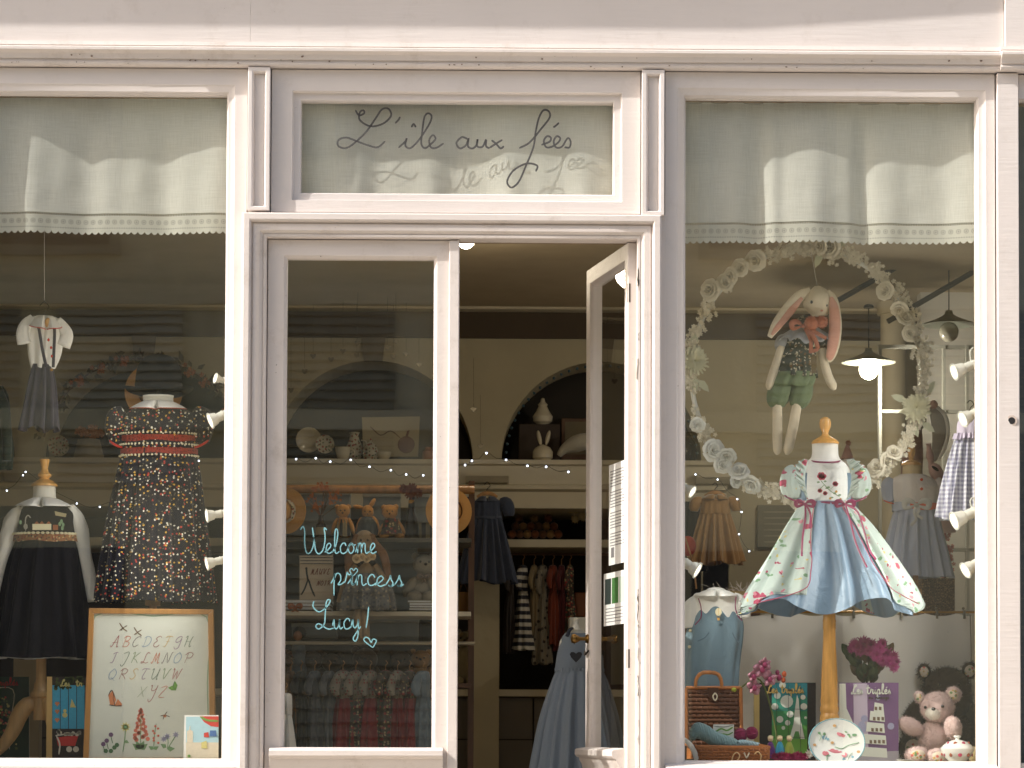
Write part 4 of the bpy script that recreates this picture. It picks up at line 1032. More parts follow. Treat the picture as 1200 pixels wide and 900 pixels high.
# left window back shelf
shelf_item('dark_pot', 'dark pot on the back shelf below the hanging outfit', 'pot', [(10, 538), (11, 520), (8, 506), (9, 502), (7, 502)], 47, YS, BLACK)
plate('plate', 'round red-rimmed plate on the back shelf in the left window', 69, 522, 12.5, YS, CER2)
fb = shelf_item('planter', 'pale planter of orange dried flowers on the back shelf, left window', 'planter', [(19, 537), (13, 512), (12, 512), (12, 515), (.5, 515)], 104, YS, mat('pale_tin', (150, 138, 112)))
m0 = spray_mesh('dried_flower', .03, mat('dried_orange', (176, 96, 40)))
for k in range(9): inst('dried_flower', m0, fb, W(92 + k * 3, 508 - R.uniform(0, 4), YS - .02), (0, R.uniform(0, 6), 0), R.uniform(.6, 1.1))
# dried garland over the left arch
gl = thing('dried_garland', 'garland of dried leaves with orange flowers following the left-hand arch', 'garland', (cs[1], YW - .03, zs + ar))
leafm = MB().add([(0, 0, 0), (.012, -.006, .02), (0, -.002, .05), (-.012, -.006, .02)], [(0, 1, 2, 3)]).mesh('leaf', mat('dry_leaf', (84, 72, 40), var=.3))
for i in range(120):
    a = PI * (.06 + .88 * R.random()); q = ar + R.gauss(0, .018)
    inst('leaf', leafm, gl, (cs[1] - q * math.cos(a), YW - .03 - R.random() * .03, zs + q * math.sin(a)), (R.uniform(-1, 1), R.uniform(0, 6.3), R.uniform(-1, 1)), R.uniform(.7, 1.3))
obj('vine', MB().tube([(cs[1] - ar * math.cos(PI * i / 30), YW - .03, zs + ar * math.sin(PI * i / 30)) for i in range(2, 29)], .005, 5), DARKWOOD, gl)
for a in (.28, .36, .44, .58, .66, .72, .84):
    a *= PI; inst('dried_flower', m0, gl, (cs[1] - ar * math.cos(a), YW - .07, zs + ar * math.sin(a)), (0, a, 0), 1.1)

# ---- toys and clothes in the bays
BR = [cloth('russet_plush', (128, 74, 40)), cloth('brown_plush', (104, 70, 44)), cloth('tan_plush', (150, 112, 66))]
k = 0
for row, (y0, xs0) in enumerate(((627, range(600, 660, 9)), (618, range(604, 652, 9)), (609, (608, 626, 642)))):
    for x0 in xs0:
        t = thing('plush_apple', 'round brown plush apple in the pile on the bay shelf', 'toy', W(x0, y0, YW + .3), 'pile of brown plush apples')

        obj('fruit', ellp(MB(), x0, y0 - 1, 5.2, 5, YW + .26 + row * .05, nu=12, nv=8), BR[k % 3], t); obj('stalk', tubep(MB(), [(x0, y0 - 5, .5), (x0 + 1, y0 - 8, .4)], YW + .26 + row * .05, 5, sub=0), DARKWOOD, t); k += 1
t = thing('pompom_garland', 'cluster of cream pompoms hanging in the bay above the clothes rail', 'garland', W(678, 590, YW + .2))
for a, b, r in ((669, 597, 5), (674, 608, 4.5), (680, 595, 5), (683, 605, 5), (675, 599, 3.5)): obj('pompom', ellp(MB(), a, b, r, r, YW + .2, fz=60, L=.012, nu=10, nv=8), cloth('cream_plush', (190, 170, 120)), t)
obj('cord', tubep(MB(), [(680, 572, .5), (676, 590, .5)], YW + .2, 5, sub=0), WIRE, t)

def hung_dress(label, px, y0, y1, wt, wb, Y, m, group=None, name='dress', cat='dress', low=None, seed=0, neck=None, sl=True):
    """narrow garment on a rail, seen nearly edge-on: wt, wb widths in px"""
    t = thing(name, label, cat, W(px, y1, Y), group)
    h = y1 - y0; rr = random.Random(seed + int(px)); j = rr.uniform(-1.5, 1.5)
    mid = y0 + h * .33
    mb = MB(); loftp(mb, Y, [(y0, px - wt * .2, px + wt * .2), (y0 + h * .05, px - wt * .5, px + wt * .45), (mid, px - wt * .42, px + wt * .45)], (.001, .003), 9, 1.6, 36, 4, seed)
    obj('bodice', mb, m, t, auto=0)
    mb = MB(); loftp(mb, Y, [(mid, px - wt * .44, px + wt * .46), (mid + h * .2, px - wt * .6 + j, px + wt * .6 + j), (y1, px - wb * .5 + j, px + wb * .5 + j)], (.003, .012), 9, 1.5, 48, 4, seed + 3, hemw=.006)
    obj('skirt', mb, low or m, t, auto=0)
    if sl:
        mb = MB(); tubep(mb, [(px - wt * .3, y0 + h * .07, wt * .28, -.03), (px - wt * .5, y0 + h * .2, wt * .34, -.07), (px - wt * .35, y0 + h * .3, wt * .2, -.07)], Y, 10); obj('sleeve', mb, m, t)
    if neck: obj('collar', MB().ell(W(px, y0 + 1, Y), (wt * .3 * S(Y), .02, wt * .12 * S(Y)), nu=10, nv=6), neck, t)
    obj('hanger_hook', tubep(MB(), [(px, y0, .6), (px, y0 - 6, .5), (px + 2, y0 - 9, .5), (px, y0 - 12, .5)], Y, 6), OAK2, t)
    return t
GREY = cloth('blue_grey_wool', (106, 112, 118)); REDC = cloth('brick_red_cotton', (128, 40, 44)); DUSK = cloth('dark_taupe_cloth', (70, 62, 56))
FLOR = print_mat('autumn_flower_cotton', (78, 66, 56), [((150, 60, 56), 60, .34, .5), ((170, 150, 110), 75, .3, .5), ((60, 80, 60), 80, .28, .4)])
PALEF = print_mat('pale_sprig_cotton', (150, 140, 122), [((140, 70, 64), 70, .28, .4), ((90, 100, 80), 80, .25, .4)])
STR = stripe_mat('navy_white_stripe', (40, 40, 48), (200, 192, 176), 26, .5)
DOT = print_mat('grey_dotted_cotton', (128, 118, 100), [((52, 44, 38), 30, .22, .7)])
YB = YW + .3
for px, y1, wt, wb, m, lab in ((598, 765, 9, 12, DUSK, 'dark taupe dress at the left end of the bay rail'), (613, 762, 12, 27, STR, 'navy and white striped dress hanging on the bay rail'), (626, 758, 9, 12, cloth('sand_cloth', (134, 116, 84)), 'sand coloured dress hanging right of the striped one'),
        (636, 778, 12, 24, DOT, 'grey dotted dress with a frilled hem on the bay rail'), (648, 756, 10, 16, cloth('rust_cloth', (120, 54, 34)), 'rust coloured dress on the bay rail, left of its darker twin'), (658, 762, 9, 16, cloth('wine_cloth', (86, 34, 32)), 'wine red dress on the bay rail'),
        (668, 768, 9, 14, FLOR, 'flowered dress on the bay rail nearest the open door leaf')):
    hung_dress(lab, px, 662, y1, wt, wb, YB, m, 'clothes on the bay rail', seed=px)
t = thing('storage_box', 'white box on the counter behind the open door leaf', 'box', W(678, 745, 3.2)); obj('box', MB().bx(X(668, 3.2), X(700, 3.2), 3.2, 3.4, Z(808, 3.2), Z(723, 3.2)), WHITE, t, bevel=.004)
t = thing('storage_box', 'orange-brown box in the bay above the white box', 'box', W(680, 720, 3.9)); obj('box', MB().bx(X(674, 3.9), X(700, 3.9), 3.9, 4.1, Z(722, 3.9), Z(694, 3.9)), TERRA, t, bevel=.004)
# left sliver of the opening
t = thing('paper_bag', 'tan paper bag on the counter beside the pier', 'bag', W(544, 700, 3.7)); obj('bag', MB().bx(X(532, 3.7), X(554, 3.7), 3.7, 3.8, Z(725, 3.7), Z(694, 3.7)), mat('kraft', (150, 112, 64), bump=.4, bs=30), t, bevel=.004); obj('handle', tubep(MB(), [(538, 694, .7), (543, 684, .7), (549, 694, .7)], 3.7, 6), DARKWOOD, t)
teddy('sitting beige bear in the bay left of the pier', (544, 750, 10, 10), (544, 778, 12, 22), [(534, 772, 4, 12, 10)], [(538, 799, 6, 7, 0, -.03), (552, 799, 6, 7, 0, -.03)], [(537, 741, 4, 4), (551, 741, 4, 4)], 3.75, cloth('beige_plush', (150, 136, 104)), muz=(544, 753, 5, 4), eyes=[(540, 748, 1.2), (548, 748, 1.2)], nose=(544, 751, 1.5), fz=.15)
# ------------------------------------------------------------------ glass-shelved stand behind the left door leaf
YD = 1.3
SU = thing('display_stand', 'wooden stand with two shelves, a pole and a clothes rail behind the left door leaf', 'stand', (X(440, YD), YD, .03))
sx0, sx1 = X(322, YD), X(553, YD)
for py, th_, m in ((631, 5, mat('smoked_board', (84, 80, 68), rough=.3)), (717, 5.5, SHELFM)):
    obj('shelf', MB().bx(sx0, sx1, YD - .14, YD + .22, Z(py + th_, YD - .14), Z(py, YD - .14)), m, SU, bevel=.002)
obj('round_pole', tubep(MB(), [(318, 573, 5), (556, 574, 5)], YD + .1, 14, sub=0), wood('pole_wood', (170, 120, 66)), SU)
obj('clothes_rail', tubep(MB(), [(318, 753.5, 2.2), (556, 754, 2.2)], YD - .05, 10, sub=0), mat('pale_metal', (178, 166, 140), metal=.5, rough=.35), SU)
for x_ in (sx0, sx1): obj('upright', MB().bx(x_ - .012, x_ + .012, YD + .14, YD + .2, .03, Z(560, YD)), DARKWOOD, SU)
obj('lower_shelf', MB().bx(sx0, sx1, YD + .02, YD + .24, Z(806, YD), Z(801, YD)), DARKWOOD, SU)
BOXM = mat('pane_reflection_grey', (128, 134, 134), rough=.8)  # pale boxes standing in for grey rectangles reflected in the door pane
for i, (a, b, c, d, s_) in enumerate(((337, 578, 412, 630, 'behind the striped bear'), (427, 580, 470, 630, 'behind the seated dark-dressed bear'), (486, 580, 504, 630, 'right of the tall black bottle'), (338, 640, 392, 716, 'behind the handwritten card'), (440, 636, 490, 716, 'behind the big rabbit, right side'), (345, 732, 398, 750, 'low one under the book stack'), (425, 726, 492, 752, 'low one under the rabbit'))):
    t = thing('reflection_box', 'pale grey box for a pane reflection, ' + s_, 'box', W((a + c) / 2, d, YD + .3)); top = b
    obj('box', MB().bx(X(a, YD + .3), X(c, YD + .3), YD + .23, YD + .29, Z(d, YD + .3), Z(top, YD + .3)), BOXM, t, bevel=.003)
    obj('lid', MB().bx(X(a - .6, YD + .3), X(c + .6, YD + .3), YD + .225, YD + .295, Z(top + 5, YD + .3), Z(top - .3, YD + .3)), mat('pane_reflection_light', (156, 158, 152)), t, bevel=.002)
HONEY = cloth('honey_plush', (204, 148, 84), bs=200, bd=.003); GREYB = cloth('greige_plush', (150, 140, 120), bs=200, bd=.003); DKB = cloth('dark_brown_plush', (82, 66, 50), bs=200, bd=.003)
def clothes(t, nm, secs, Y, m, **k):
    mb = MB(); loftp(mb, Y, secs, k.pop('amp', (0, .004)), k.pop('k', 9), n=40, **k); return obj(nm, mb, m, t, auto=0)
t = teddy('small honey bear in striped dungarees, left on the top shelf', (402, 599, 8.5, 8), (402, 616, 8, 13), [(392, 617, 3, 11, 18), (412, 617, 3, 11, -18)], [(397, 627, 4, 3.5), (407, 627, 4, 3.5)], [(395.5, 594, 3, 3), (408.5, 594, 3, 3)], YD, HONEY, eyes=[(399.5, 599, .9), (404.5, 599, .9)], nose=(402, 602, 1.2), fz=.2, muz=(402, 602, 3.5, 2.6))
clothes(t, 'dungarees', [(609, 396, 408), (616, 394, 410), (629, 392, 412)], YD - .005, stripe_mat('dark_cream_stripe', (44, 44, 44), (150, 136, 104), 34, .6, axis=0), dep=1.05)
t = teddy('honey bear in a dark patterned dress, right on the top shelf', (457, 600, 9.5, 8.5), (459, 617, 9, 12), [(448, 619, 3, 10, 28), (470, 618, 3, 12, -32)], [(451, 628, 6.5, 3.5, -8, -.02), (468, 628, 6.5, 3.5, 8, -.02)], [(450, 594.5, 3.2, 3.2), (464, 594, 3.2, 3.2)], YD, HONEY, eyes=[(454, 600, .9), (460, 600, .9)], nose=(457, 603, 1.2), fz=.2, muz=(457, 603, 4, 3))
clothes(t, 'dress', [(608, 450, 466), (615, 448, 469), (626, 446, 472)], YD - .005, FLOR, dep=1.1)
t = teddy('honey toy rabbit with one raised ear, middle of the top shelf', (431, 600, 7, 8), (430, 618, 9, 12), [(421, 616, 3.5, 11, 15), (440, 614, 4, 10, -20)], [(426, 627, 4, 3.5), (436, 627, 4, 3.5)], [(420, 594, 6.5, 2.4, 10), (436, 590, 2.8, 7, 30)], YD + .03, HONEY, eyes=[(428, 600, .9), (434, 600, .9)], nose=(431, 603, 1), fz=.2, name='toy_rabbit', cat='toy rabbit')
clothes(t, 'coat', [(606, 424, 436), (614, 419, 442), (628, 417, 444)], YD + .02, cloth('slate_felt', (78, 84, 84)), dep=1)
# vases with dried flowers
def vase(label, cx, prof, Y, m): 
    t = thing('vase', label, 'vase', W(cx, prof[0][1], Y)); obj('body', lathep(MB(), cx, prof, Y, 18), m, t); return t
t = vase('cream-labelled dark vase with dried stems, left end of the top shelf', 376, [(6, 630), (6, 616), (3.5, 612), (2.4, 606), (3, 604)], YD, mat('dark_bottle', (54, 38, 26), rough=.25))
obj('label_band', lathep(MB(), 376, [(6.2, 627), (6.2, 618)], YD, 18), mat('cream_label', (182, 166, 128)), t)
bl = spray_mesh('blossom', .016, mat('orange_blossom', (188, 104, 40)), n=7)
for i in range(22):
    ex, ey = 376 + R.uniform(-16, 18), 604 - R.uniform(4, 34)
    obj('stem', tubep(MB(), [(376, 606, .4), ((376 + ex) / 2 + R.uniform(-2, 2), (606 + ey) / 2, .4), (ex, ey, .3)], YD, 4, sub=2), DARKWOOD if i % 3 else TERRA, t)
    if i % 2 == 0: inst('blossom', bl, t, W(ex, ey, YD - .01), (0, R.uniform(0, 6), 0), R.uniform(.5, 1))
for a, b in ((378, 570), (384, 571), (371, 572), (396, 578), (394, 585), (389, 590), (357, 597)): inst('blossom', bl, t, W(a, b, YD - .01), (0, R.uniform(0, 6), 0), R.uniform(.8, 1.2))
t = vase('tall black tapering bottle holding a rust-coloured flower head', 482, [(8.5, 631), (8, 615), (4, 596), (2.7, 582), (3.2, 580)], YD, mat('black_glaze', (34, 26, 22), rough=.2))
mm = mum_mesh('flower_head', .036, mat('rust_petal', (112, 52, 32)), 46, 4, .3)
inst('flower_head', mm, t, W(482, 576, YD)); inst('flower_head', mm, t, W(473, 573, YD - .01), (0, 1, 0), .6); inst('flower_head', mm, t, W(490, 578, YD), (0, 2, 0), .6)
obj('neck_band', lathep(MB(), 482, [(3.5, 590), (3.5, 586)], YD, 14), BRASS, t)
t = vase('striped grey pot at the right end of the top shelf', 499, [(8, 631), (8.5, 613), (7.6, 613), (7, 626), (.5, 627)], YD, stripe_mat('grey_cream_stripe', (60, 60, 60), (140, 130, 104), 30, .5, axis=0))
# straw hats hanging either side
STRAW = mat('straw', (206, 152, 84), rough=.8, bump=.8, bs=160, bd=.003)
def strawhat(label, px, py, rx, ry, Y, extra=None, yaw=-.3):
    t = thing('straw_hat', label, 'hat', W(px, py + ry, Y)); s_ = S(Y); r = ry * s_
    prof = [(.001, -.055)] + [(r * .48 * math.sin(a), -.055 * math.cos(a * .9)) for a in (.3, .6, .9, 1.2, 1.5)] + [(r * .5, -.006), (r * .52, 0), (r * .8, .004), (r, .0), (r, .003), (r * .8, .007), (r * .5, .004)]
    mb = MB().lathe(prof, (0, 0, 0), 40, cap=False)
    M = Matrix.Translation(W(px, py, Y)) @ Matrix.Rotation(math.acos(min(1, rx / ry)) * (1 if yaw > 0 else -1), 4, 'Z') @ Matrix.Rotation(math.radians(-90), 4, 'X')
    mb.v = [tuple(M @ Vector(v)) for v in mb.v]; obj('brim_and_crown', mb, STRAW, t, auto=60)
    mb = MB().lathe([(r * .505, -.03), (r * .525, -.004), (r * .53, -.004), (r * .515, -.03)], (0, 0, 0), 40, cap=False); mb.v = [tuple(M @ Vector(v)) for v in mb.v]
    obj('ribbon', mb, extra or TERRA, t)
    return t
strawhat('straw hat with a flowered ribbon hanging at the left edge of the left door pane', 335, 599, 24, 27, YD - .1, CER2)
strawhat('straw hat hanging behind the meeting stiles, half seen beside the navy dress', 526, 599, 27, 28, YD - .1, TERRA, .3)
# big rabbit doll
YB2 = YD - .17
t = thing('toy_rabbit', 'large brown toy rabbit in a grey tulle dress sitting on the lower shelf, legs hanging', 'toy rabbit', W(428, 717, YB2))
FAWN = cloth('fawn_cloth', (150, 128, 98)); FAWN2 = cloth('fawn_ear_cloth', (128, 96, 70))
obj('body', tubep(MB(), [(428, 715, 14), (428, 690, 16), (429, 664, 11), (428, 650, 6), (428, 646, 5)], YB2, 18), FAWN, t)
obj('head', ellp(MB(), 427, 634, 11.5, 13, YB2 - .01, .9), FAWN, t)
for sg, ex in ((-1, 409), (1, 455)): obj('ear', tubep(MB(), [(427 + sg * 8, 626, 3), (427 + sg * 12, 636, 4), ((427 + ex) / 2 + sg * 9, 652, 5), (ex, 678, 4), (ex + sg * 2, 684, 1.5)], YB2 - .03, 12, .4), FAWN2, t)
for dx in (-4, 4): obj('eye', MB().ell(W(427 + dx, 633, YB2 - .045), .004, nu=8, nv=6), EYE, t)
obj('nose', MB().ell(W(427, 639, YB2 - .05), (.006, .004, .004), nu=8, nv=6), FAWN2, t)
obj('bodice', (lambda mb: loftp(mb, YB2, [(652, 421, 436), (660, 417, 441), (674, 416, 442)], dep=.8, n=40))(MB()), BLACK, t)
TUL = print_mat('grey_tulle_print', (112, 110, 104), [((150, 140, 118), 60, .3, .5), ((80, 84, 86), 70, .3, .4)])
obj('skirt', (lambda mb: loftp(mb, YB2 - .02, [(672, 415, 443, .8), (684, 404, 456, .7), (700, 398, 462, .6), (715, 396, 463, .55)], (.003, .014), 14, n=110))(MB()), TUL, t, auto=0)
for sg in (-1, 1): obj('arm', tubep(MB(), [(428 + sg * 11, 662, 3.5), (428 + sg * 20, 676, 4), (428 + sg * 27, 694, 4), (428 + sg * 30, 706, 4)], YB2 - .03, 12), FAWN, t)
for sg in (-1, 1): obj('leg', tubep(MB(), [(424 + sg * 4, 712, 4, 0), (424 + sg * 4, 722, 4.6, -.03), (425 + sg * 4, 742, 4.6, -.02), (425 + sg * 4.5, 749, 5.2, -.03)], YB2 - .02, 12), FAWN, t)
obj('sleeve_puff', ellp(MB(), 417, 668, 8, 8, YB2, .8), TUL, t); obj('sleeve_puff', ellp(MB(), 440, 668, 8, 8, YB2, .8), TUL, t)
fm = rose_mesh('posy', .018, mat('cream_petal', (214, 186, 140)), seed=5)
for a, b in ((418, 655), (424, 653), (430, 655), (436, 652)): inst('posy', fm, t, W(a, b, YB2 - .06), (0, R.uniform(0, 6), 0), R.uniform(.7, 1))
t = teddy('greige teddy bear sitting on the book stack at the right of the lower shelf', (497, 662, 13, 12), (496, 690, 17, 16), [(481, 688, 6, 14, 32, -.03), (508, 688, 6, 14, -20, -.03)], [(486, 700, 9, 7, 0, -.06), (504, 700, 9, 7, 0, -.06)], [(487, 652, 4.5, 4.5), (507, 652, 4.5, 4.5)], YD - .02, GREYB, muz=(498, 665, 6, 5), eyes=[(493, 659, 1.3), (503, 659, 1.3)], nose=(499, 662, 2), fz=.5)
bow_ = obj('neck_bow', bow(MB(), 497, 676, YD - .07, 7, (8, 8)), cloth('taupe_ribbon', (120, 104, 88)), t)
# books and card
def bookstack(label, x0, x1, y0, y1, Y, n, seed):
    rr = random.Random(seed); h = (y1 - y0) / n
    for i in range(n):
        t = thing('book', label % ('lowest', 'second', 'third', 'topmost')[i if n - i > 1 else 3], 'book', W((x0 + x1) / 2, y1 - i * h, Y)); a, b = x0 + rr.uniform(-1, 2), x1 + rr.uniform(-2, 1)
        c0 = y1 - i * h
        obj('pages', MB().bx(X(a + .6, Y), X(b - .6, Y), Y - .095, Y + .1, Z(c0 - .5, Y), Z(c0 - h + .6, Y)), PAPER, t, smooth=False)
        obj('cover', MB().bx(X(a, Y), X(b, Y), Y - .1, Y + .1, Z(c0 - h + .6, Y), Z(c0 - h + .1, Y)).bx(X(a, Y), X(b, Y), Y - .1, Y + .1, Z(c0, Y), Z(c0 - .5, Y)), mat('cover_%d' % (i % 3), ((150, 138, 112), (120, 110, 96), (166, 156, 134))[i % 3]), t, smooth=False)
bookstack('%s book of the pale stack under the handwritten card', 336, 392, 705, 717, YD - .02, 3, 4)
bookstack('%s book of the stack under the greige bear', 480, 508, 705, 717, YD - .02, 4, 5)
t = thing('greeting_card', 'tall cream card with a striding thin figure and brown handwriting', 'card', W(371, 706, YD - .12))
obj('card', (lambda mb: mb.pp([(351, 651), (390.5, 651), (390.5, 705), (351, 705)], YD - .11, .003))(MB()), mat('cream_card', (196, 178, 150)), t, smooth=False)
mb = MB(); Yc = YD - .1115
for y_ in (653.5, 657, 660.5, 704): mb.stroke([(351.5, y_), (370, y_), (390, y_)], .9, Yc)
mb.stroke([(359, 665), (359.5, 672), (361, 680)], 2.2, Yc); mb.stroke([(361, 679), (357, 690), (353, 697)], 1.9, Yc); mb.stroke([(361.5, 679), (365, 690), (369, 699)], 2.1, Yc); mb.pc(359, 666, 1.4, Yc)
obj('figure_print', mb, mat('charcoal_print', (52, 54, 56), bump=0), t)
mb = MB()
for i, ch in enumerate('MAUVE'): cap(mb, ch, 364 + i * 4.6, 673, 3.8, 6.5, .8, Yc)
for i, ch in enumerate('NOIR'): cap(mb, ch, 371 + i * 4, 686, 3.4, 5.5, .8, Yc)
obj('brown_writing', mb, mat('sepia_ink', (120, 62, 36), bump=0), t)
t = thing('gift_bow', 'little orange raffia bow on the books left of the card', 'bow', W(346, 716, YD - .14)); obj('bow', bow(MB(), 346, 711, YD - .14, 7, (6, 6)), TERRA, t)
# row of bears' heads on the low shelf
for i, (px, py, r, s_) in enumerate(((345, 772, 11, 'leftmost, half behind the door stile'), (366, 774, 12, 'second from the left'), (389, 777, 12, 'third from the left'), (428, 773, 15, 'biggest, below the blue heart'), (470, 775, 13, 'fifth from the left'), (493, 773, 12, 'rightmost, light brown'))):
    F = (BR[1], DKB, DKB, DKB, DKB, BR[2])[i]
    teddy('plush bear behind the hanging dresses, ' + s_, (px, py, r, r * .92), (px, py + 20, r, 14), [(px - r, py + 18, 4, 10, 15), (px + r, py + 18, 4, 10, -15)], [(px - 6, py + 29, 5, 5, 0, -.05), (px + 6, py + 29, 5, 5, 0, -.05)], [(px - r * .78, py - r * .72, r * .33, r * .33), (px + r * .78, py - r * .72, r * .33, r * .33)], YD + .1, F, muz=(px, py + 2, r * .45, r * .38), eyes=[(px - r * .35, py - 2, 1.1), (px + r * .35, py - 2, 1.1)], nose=(px, py, 1.8), fz=.25)
# dresses on the front rail
CH = cloth('chestnut_cloth', (100, 68, 40)); SLATE = cloth('slate_cloth', (88, 90, 92)); BLUEG = cloth('pale_slate_cloth', (116, 128, 134))
for px, wt, wb, y1, m, low, lab in ((341, 10, 14, 860, CH, None, 'chestnut dress at the left end of the front rail'), (353, 14, 22, 884, cloth('charcoal_cloth', (52, 52, 50)), None, 'charcoal dress second on the front rail'), (369, 14, 20, 884, SLATE, None, 'slate grey dress third on the front rail'), (386, 14, 22, 884, cloth('mid_slate_cloth', (100, 102, 102)), None, 'paler slate dress beside the flowered ones'),
        (402, 18, 32, 884, PALEF, REDC, 'sprigged dress with a red skirt, leftmost of the flowered group'), (417, 16, 26, 884, PALEF, FLOR, 'sprigged dress with a flowered skirt, second of the group'), (434, 16, 28, 884, PALEF, REDC, 'sprigged dress with a red skirt under the painted heart'), (452, 17, 24, 884, FLOR, FLOR, 'autumn-flowered dress in the middle of the group'), (466, 15, 24, 884, PALEF, REDC, 'sprigged dress with a narrow red skirt, right of the middle'), (480, 15, 26, 884, FLOR, REDC, 'autumn-flowered dress with a red skirt at the right of the group'), (496, 17, 24, 884, BLUEG, None, 'pale blue-grey dress at the right end of the front rail')):
    hung_dress(lab, px, 786, y1, wt, wb, YD - .05, m, 'dresses on the front clothes rail', low=low, seed=px, neck=REDC if low else None)
    # the hook reaches up to the rail
    pass
t = hung_dress('white christening gown at the lower left corner of the door pane', 335, 812, 890, 14, 24, .75, WHITE, name='white_gown', seed=2)
t = thing('doll', 'dark-haired doll peeping over the front rail behind the books', 'doll', W(350, 760, YD + .06))
obj('face', ellp(MB(), 349, 745, 5, 6, YD + .05), mat('doll_skin', (168, 116, 84), rough=.6), t); obj('hair', ellp(MB(), 351, 741, 7.5, 7, YD + .09, fz=200), mat('dark_hair', (36, 24, 18)), t); obj('dress', tubep(MB(), [(350, 751, 4), (350, 760, 8), (350, 796, 10)], YD + .08, 14), GREY, t)

# ------------------------------------------------------------------ dresses in the door opening
def small_dress(label, Y, m, colm, cx, y_n, y_w, y_h, wn, wb, ww, wh, sl, seed=1, name='dress', band=None):
    """short-sleeved dress seen from the front (px measures)"""
    t = thing(name, label, 'dress', W(cx, y_h, Y))
    mb = MB(); loftp(mb, Y, [(y_n, cx - wn, cx + wn), (y_n + 4, cx - wb, cx + wb), ((y_n + y_w) / 2, cx - wb, cx + wb), (y_w, cx - ww, cx + ww)], (.0, .003), 14, .5, 70, 5, seed); obj('bodice', mb, m, t, auto=0)
    mb = MB(); loftp(mb, Y, [(y_w, cx - ww, cx + ww), (y_w + (y_h - y_w) * .3, cx - ww * .5 - wh * .5 + 3, cx + ww * .5 + wh * .5 - 3), (y_h, cx - wh, cx + wh)], (.003, .02), 16, .42, 150, 6, seed + 1, hemw=.01); obj('skirt', mb, m, t, auto=0)
    for sg in (-1, 1):
        mb = MB(); tubep(mb, [(cx + sg * (wb - 2), y_n + 4, 4), (cx + sg * (wb + sl * .5), y_n + 6, sl * .75), (cx + sg * (wb + sl * .8), y_n + sl * 1.4, sl * .7), (cx + sg * (wb + sl * .85), y_n + sl * 1.9, sl * .5)], Y, 24, .75, 4, lambda v, th: 1 + .07 * math.sin(th * 9)); obj('sleeve', mb, m, t, auto=0)
    obj('collar', collar(MB(), cx, y_n, Y, wn, wn * .7, 4), colm, t, solid=.003)
    if band: mb = MB(); loftp(mb, Y, [(y_w - 3, cx - ww, cx + ww), (y_w, cx - ww, cx + ww)], dep=.52, n=60, sub=2, grow=.003); obj('waistband', mb, band, t)
    return t
NAVYG = cloth('dusky_navy_cotton', (66, 72, 88)); 
small_dress('dusky navy puff-sleeved dress on a hanger against the pier in the door opening', 3.28, NAVYG, cloth('navy_collar', (82, 88, 102)), 571, 584, 608, 682, 8, 16, 17, 33, 11, 4, band=cloth('navy_collar', (82, 88, 102)))
hanger(571, 578, 3.28, 12, 'wooden hanger carrying the dusky navy dress', hook=14)
VELV = mat('brown_velvet', (160, 118, 62), rough=.6, sheen=.8, bump=.2, bs=200)
small_dress('golden brown velvet dress hanging on the back pier in the right window', 3.2, VELV, VELV, 838, 582, 602, 660, 9, 17, 18, 32, 9, 9)
hanger(838, 577, 3.2, 12, 'wooden hanger carrying the brown velvet dress', hook=12)
# grey pinafore on a bust beside the open leaf
YP = .95; t = thing('mannequin', 'white dressmaking bust wearing the long grey pinafore inside the door', 'mannequin', W(672, 900, YP))
obj('bust', (lambda mb: loftp(mb, YP, [(737, 668, 682, .8), (744, 664, 688), (752, 656, 700), (775, 654, 700), (786, 654, 700)], n=60, dep=.36))(MB()), BUST, t)
obj('neck_cap', lathep(MB(), 675, [(7, 738), (5, 735), (3, 732), (3.5, 727), (.5, 724)], YP, 18), BUST, t)
obj('pole', MB().tube([(X(676, YP), YP, .03), (X(676, YP), YP, Z(830, YP))], .018, 12), OAK2, t)
PINA = cloth('dusty_blue_cotton', (126, 136, 146), var=.05)
t = thing('pinafore', 'long dusty blue-grey pinafore with a heart cut-out, partly behind the open leaf', 'dress', W(672, 900, YP))
mb = MB(); loftp(mb, YP, [(742, 664, 690, .6), (748, 660, 696), (765, 655, 704), (785, 652, 706)], n=70, grow=.006); obj('bodice', mb, PINA, t, auto=0)
mb = MB(); loftp(mb, YP, [(785, 652, 706), (805, 645, 714), (840, 634, 724), (880, 626, 732), (905, 622, 736), (960, 614, 742)], (.002, .016), 19, .5, 200, 5, 6); obj('skirt', mb, PINA, t, auto=0)
obj('waist_gathers', (lambda mb: loftp(mb, YP, [(783, 651.5, 706.5), (787, 651.5, 706.5)], (.002, .002), 40, .52, 160, 2, 3, grow=.004))(MB()), PINA, t)
q = heart_mb(675, 769, 7, YP - .075, .15); obj('heart_opening', q, mat('dark_lining', (40, 40, 44)), t)
obj('shoulder_strap', tubep(MB(), [(664, 746, 2.2, -.04), (668, 738, 2.2, -.02), (672, 736, 2, .01)], YP - .02, 8, .5), mat('navy_piping', (44, 48, 60)), t)
# ------------------------------------------------------------------ left display window
SILL = Z(893.5, .1)
struct('display_floor', MB().bx(IX0, X(300, .6), .1, 1.02, SILL - .04, SILL).bx(X(775, .6), IX1, .1, 1.02, SILL - .04, SILL), mat('display_paint', (196, 190, 178)), smooth=False)
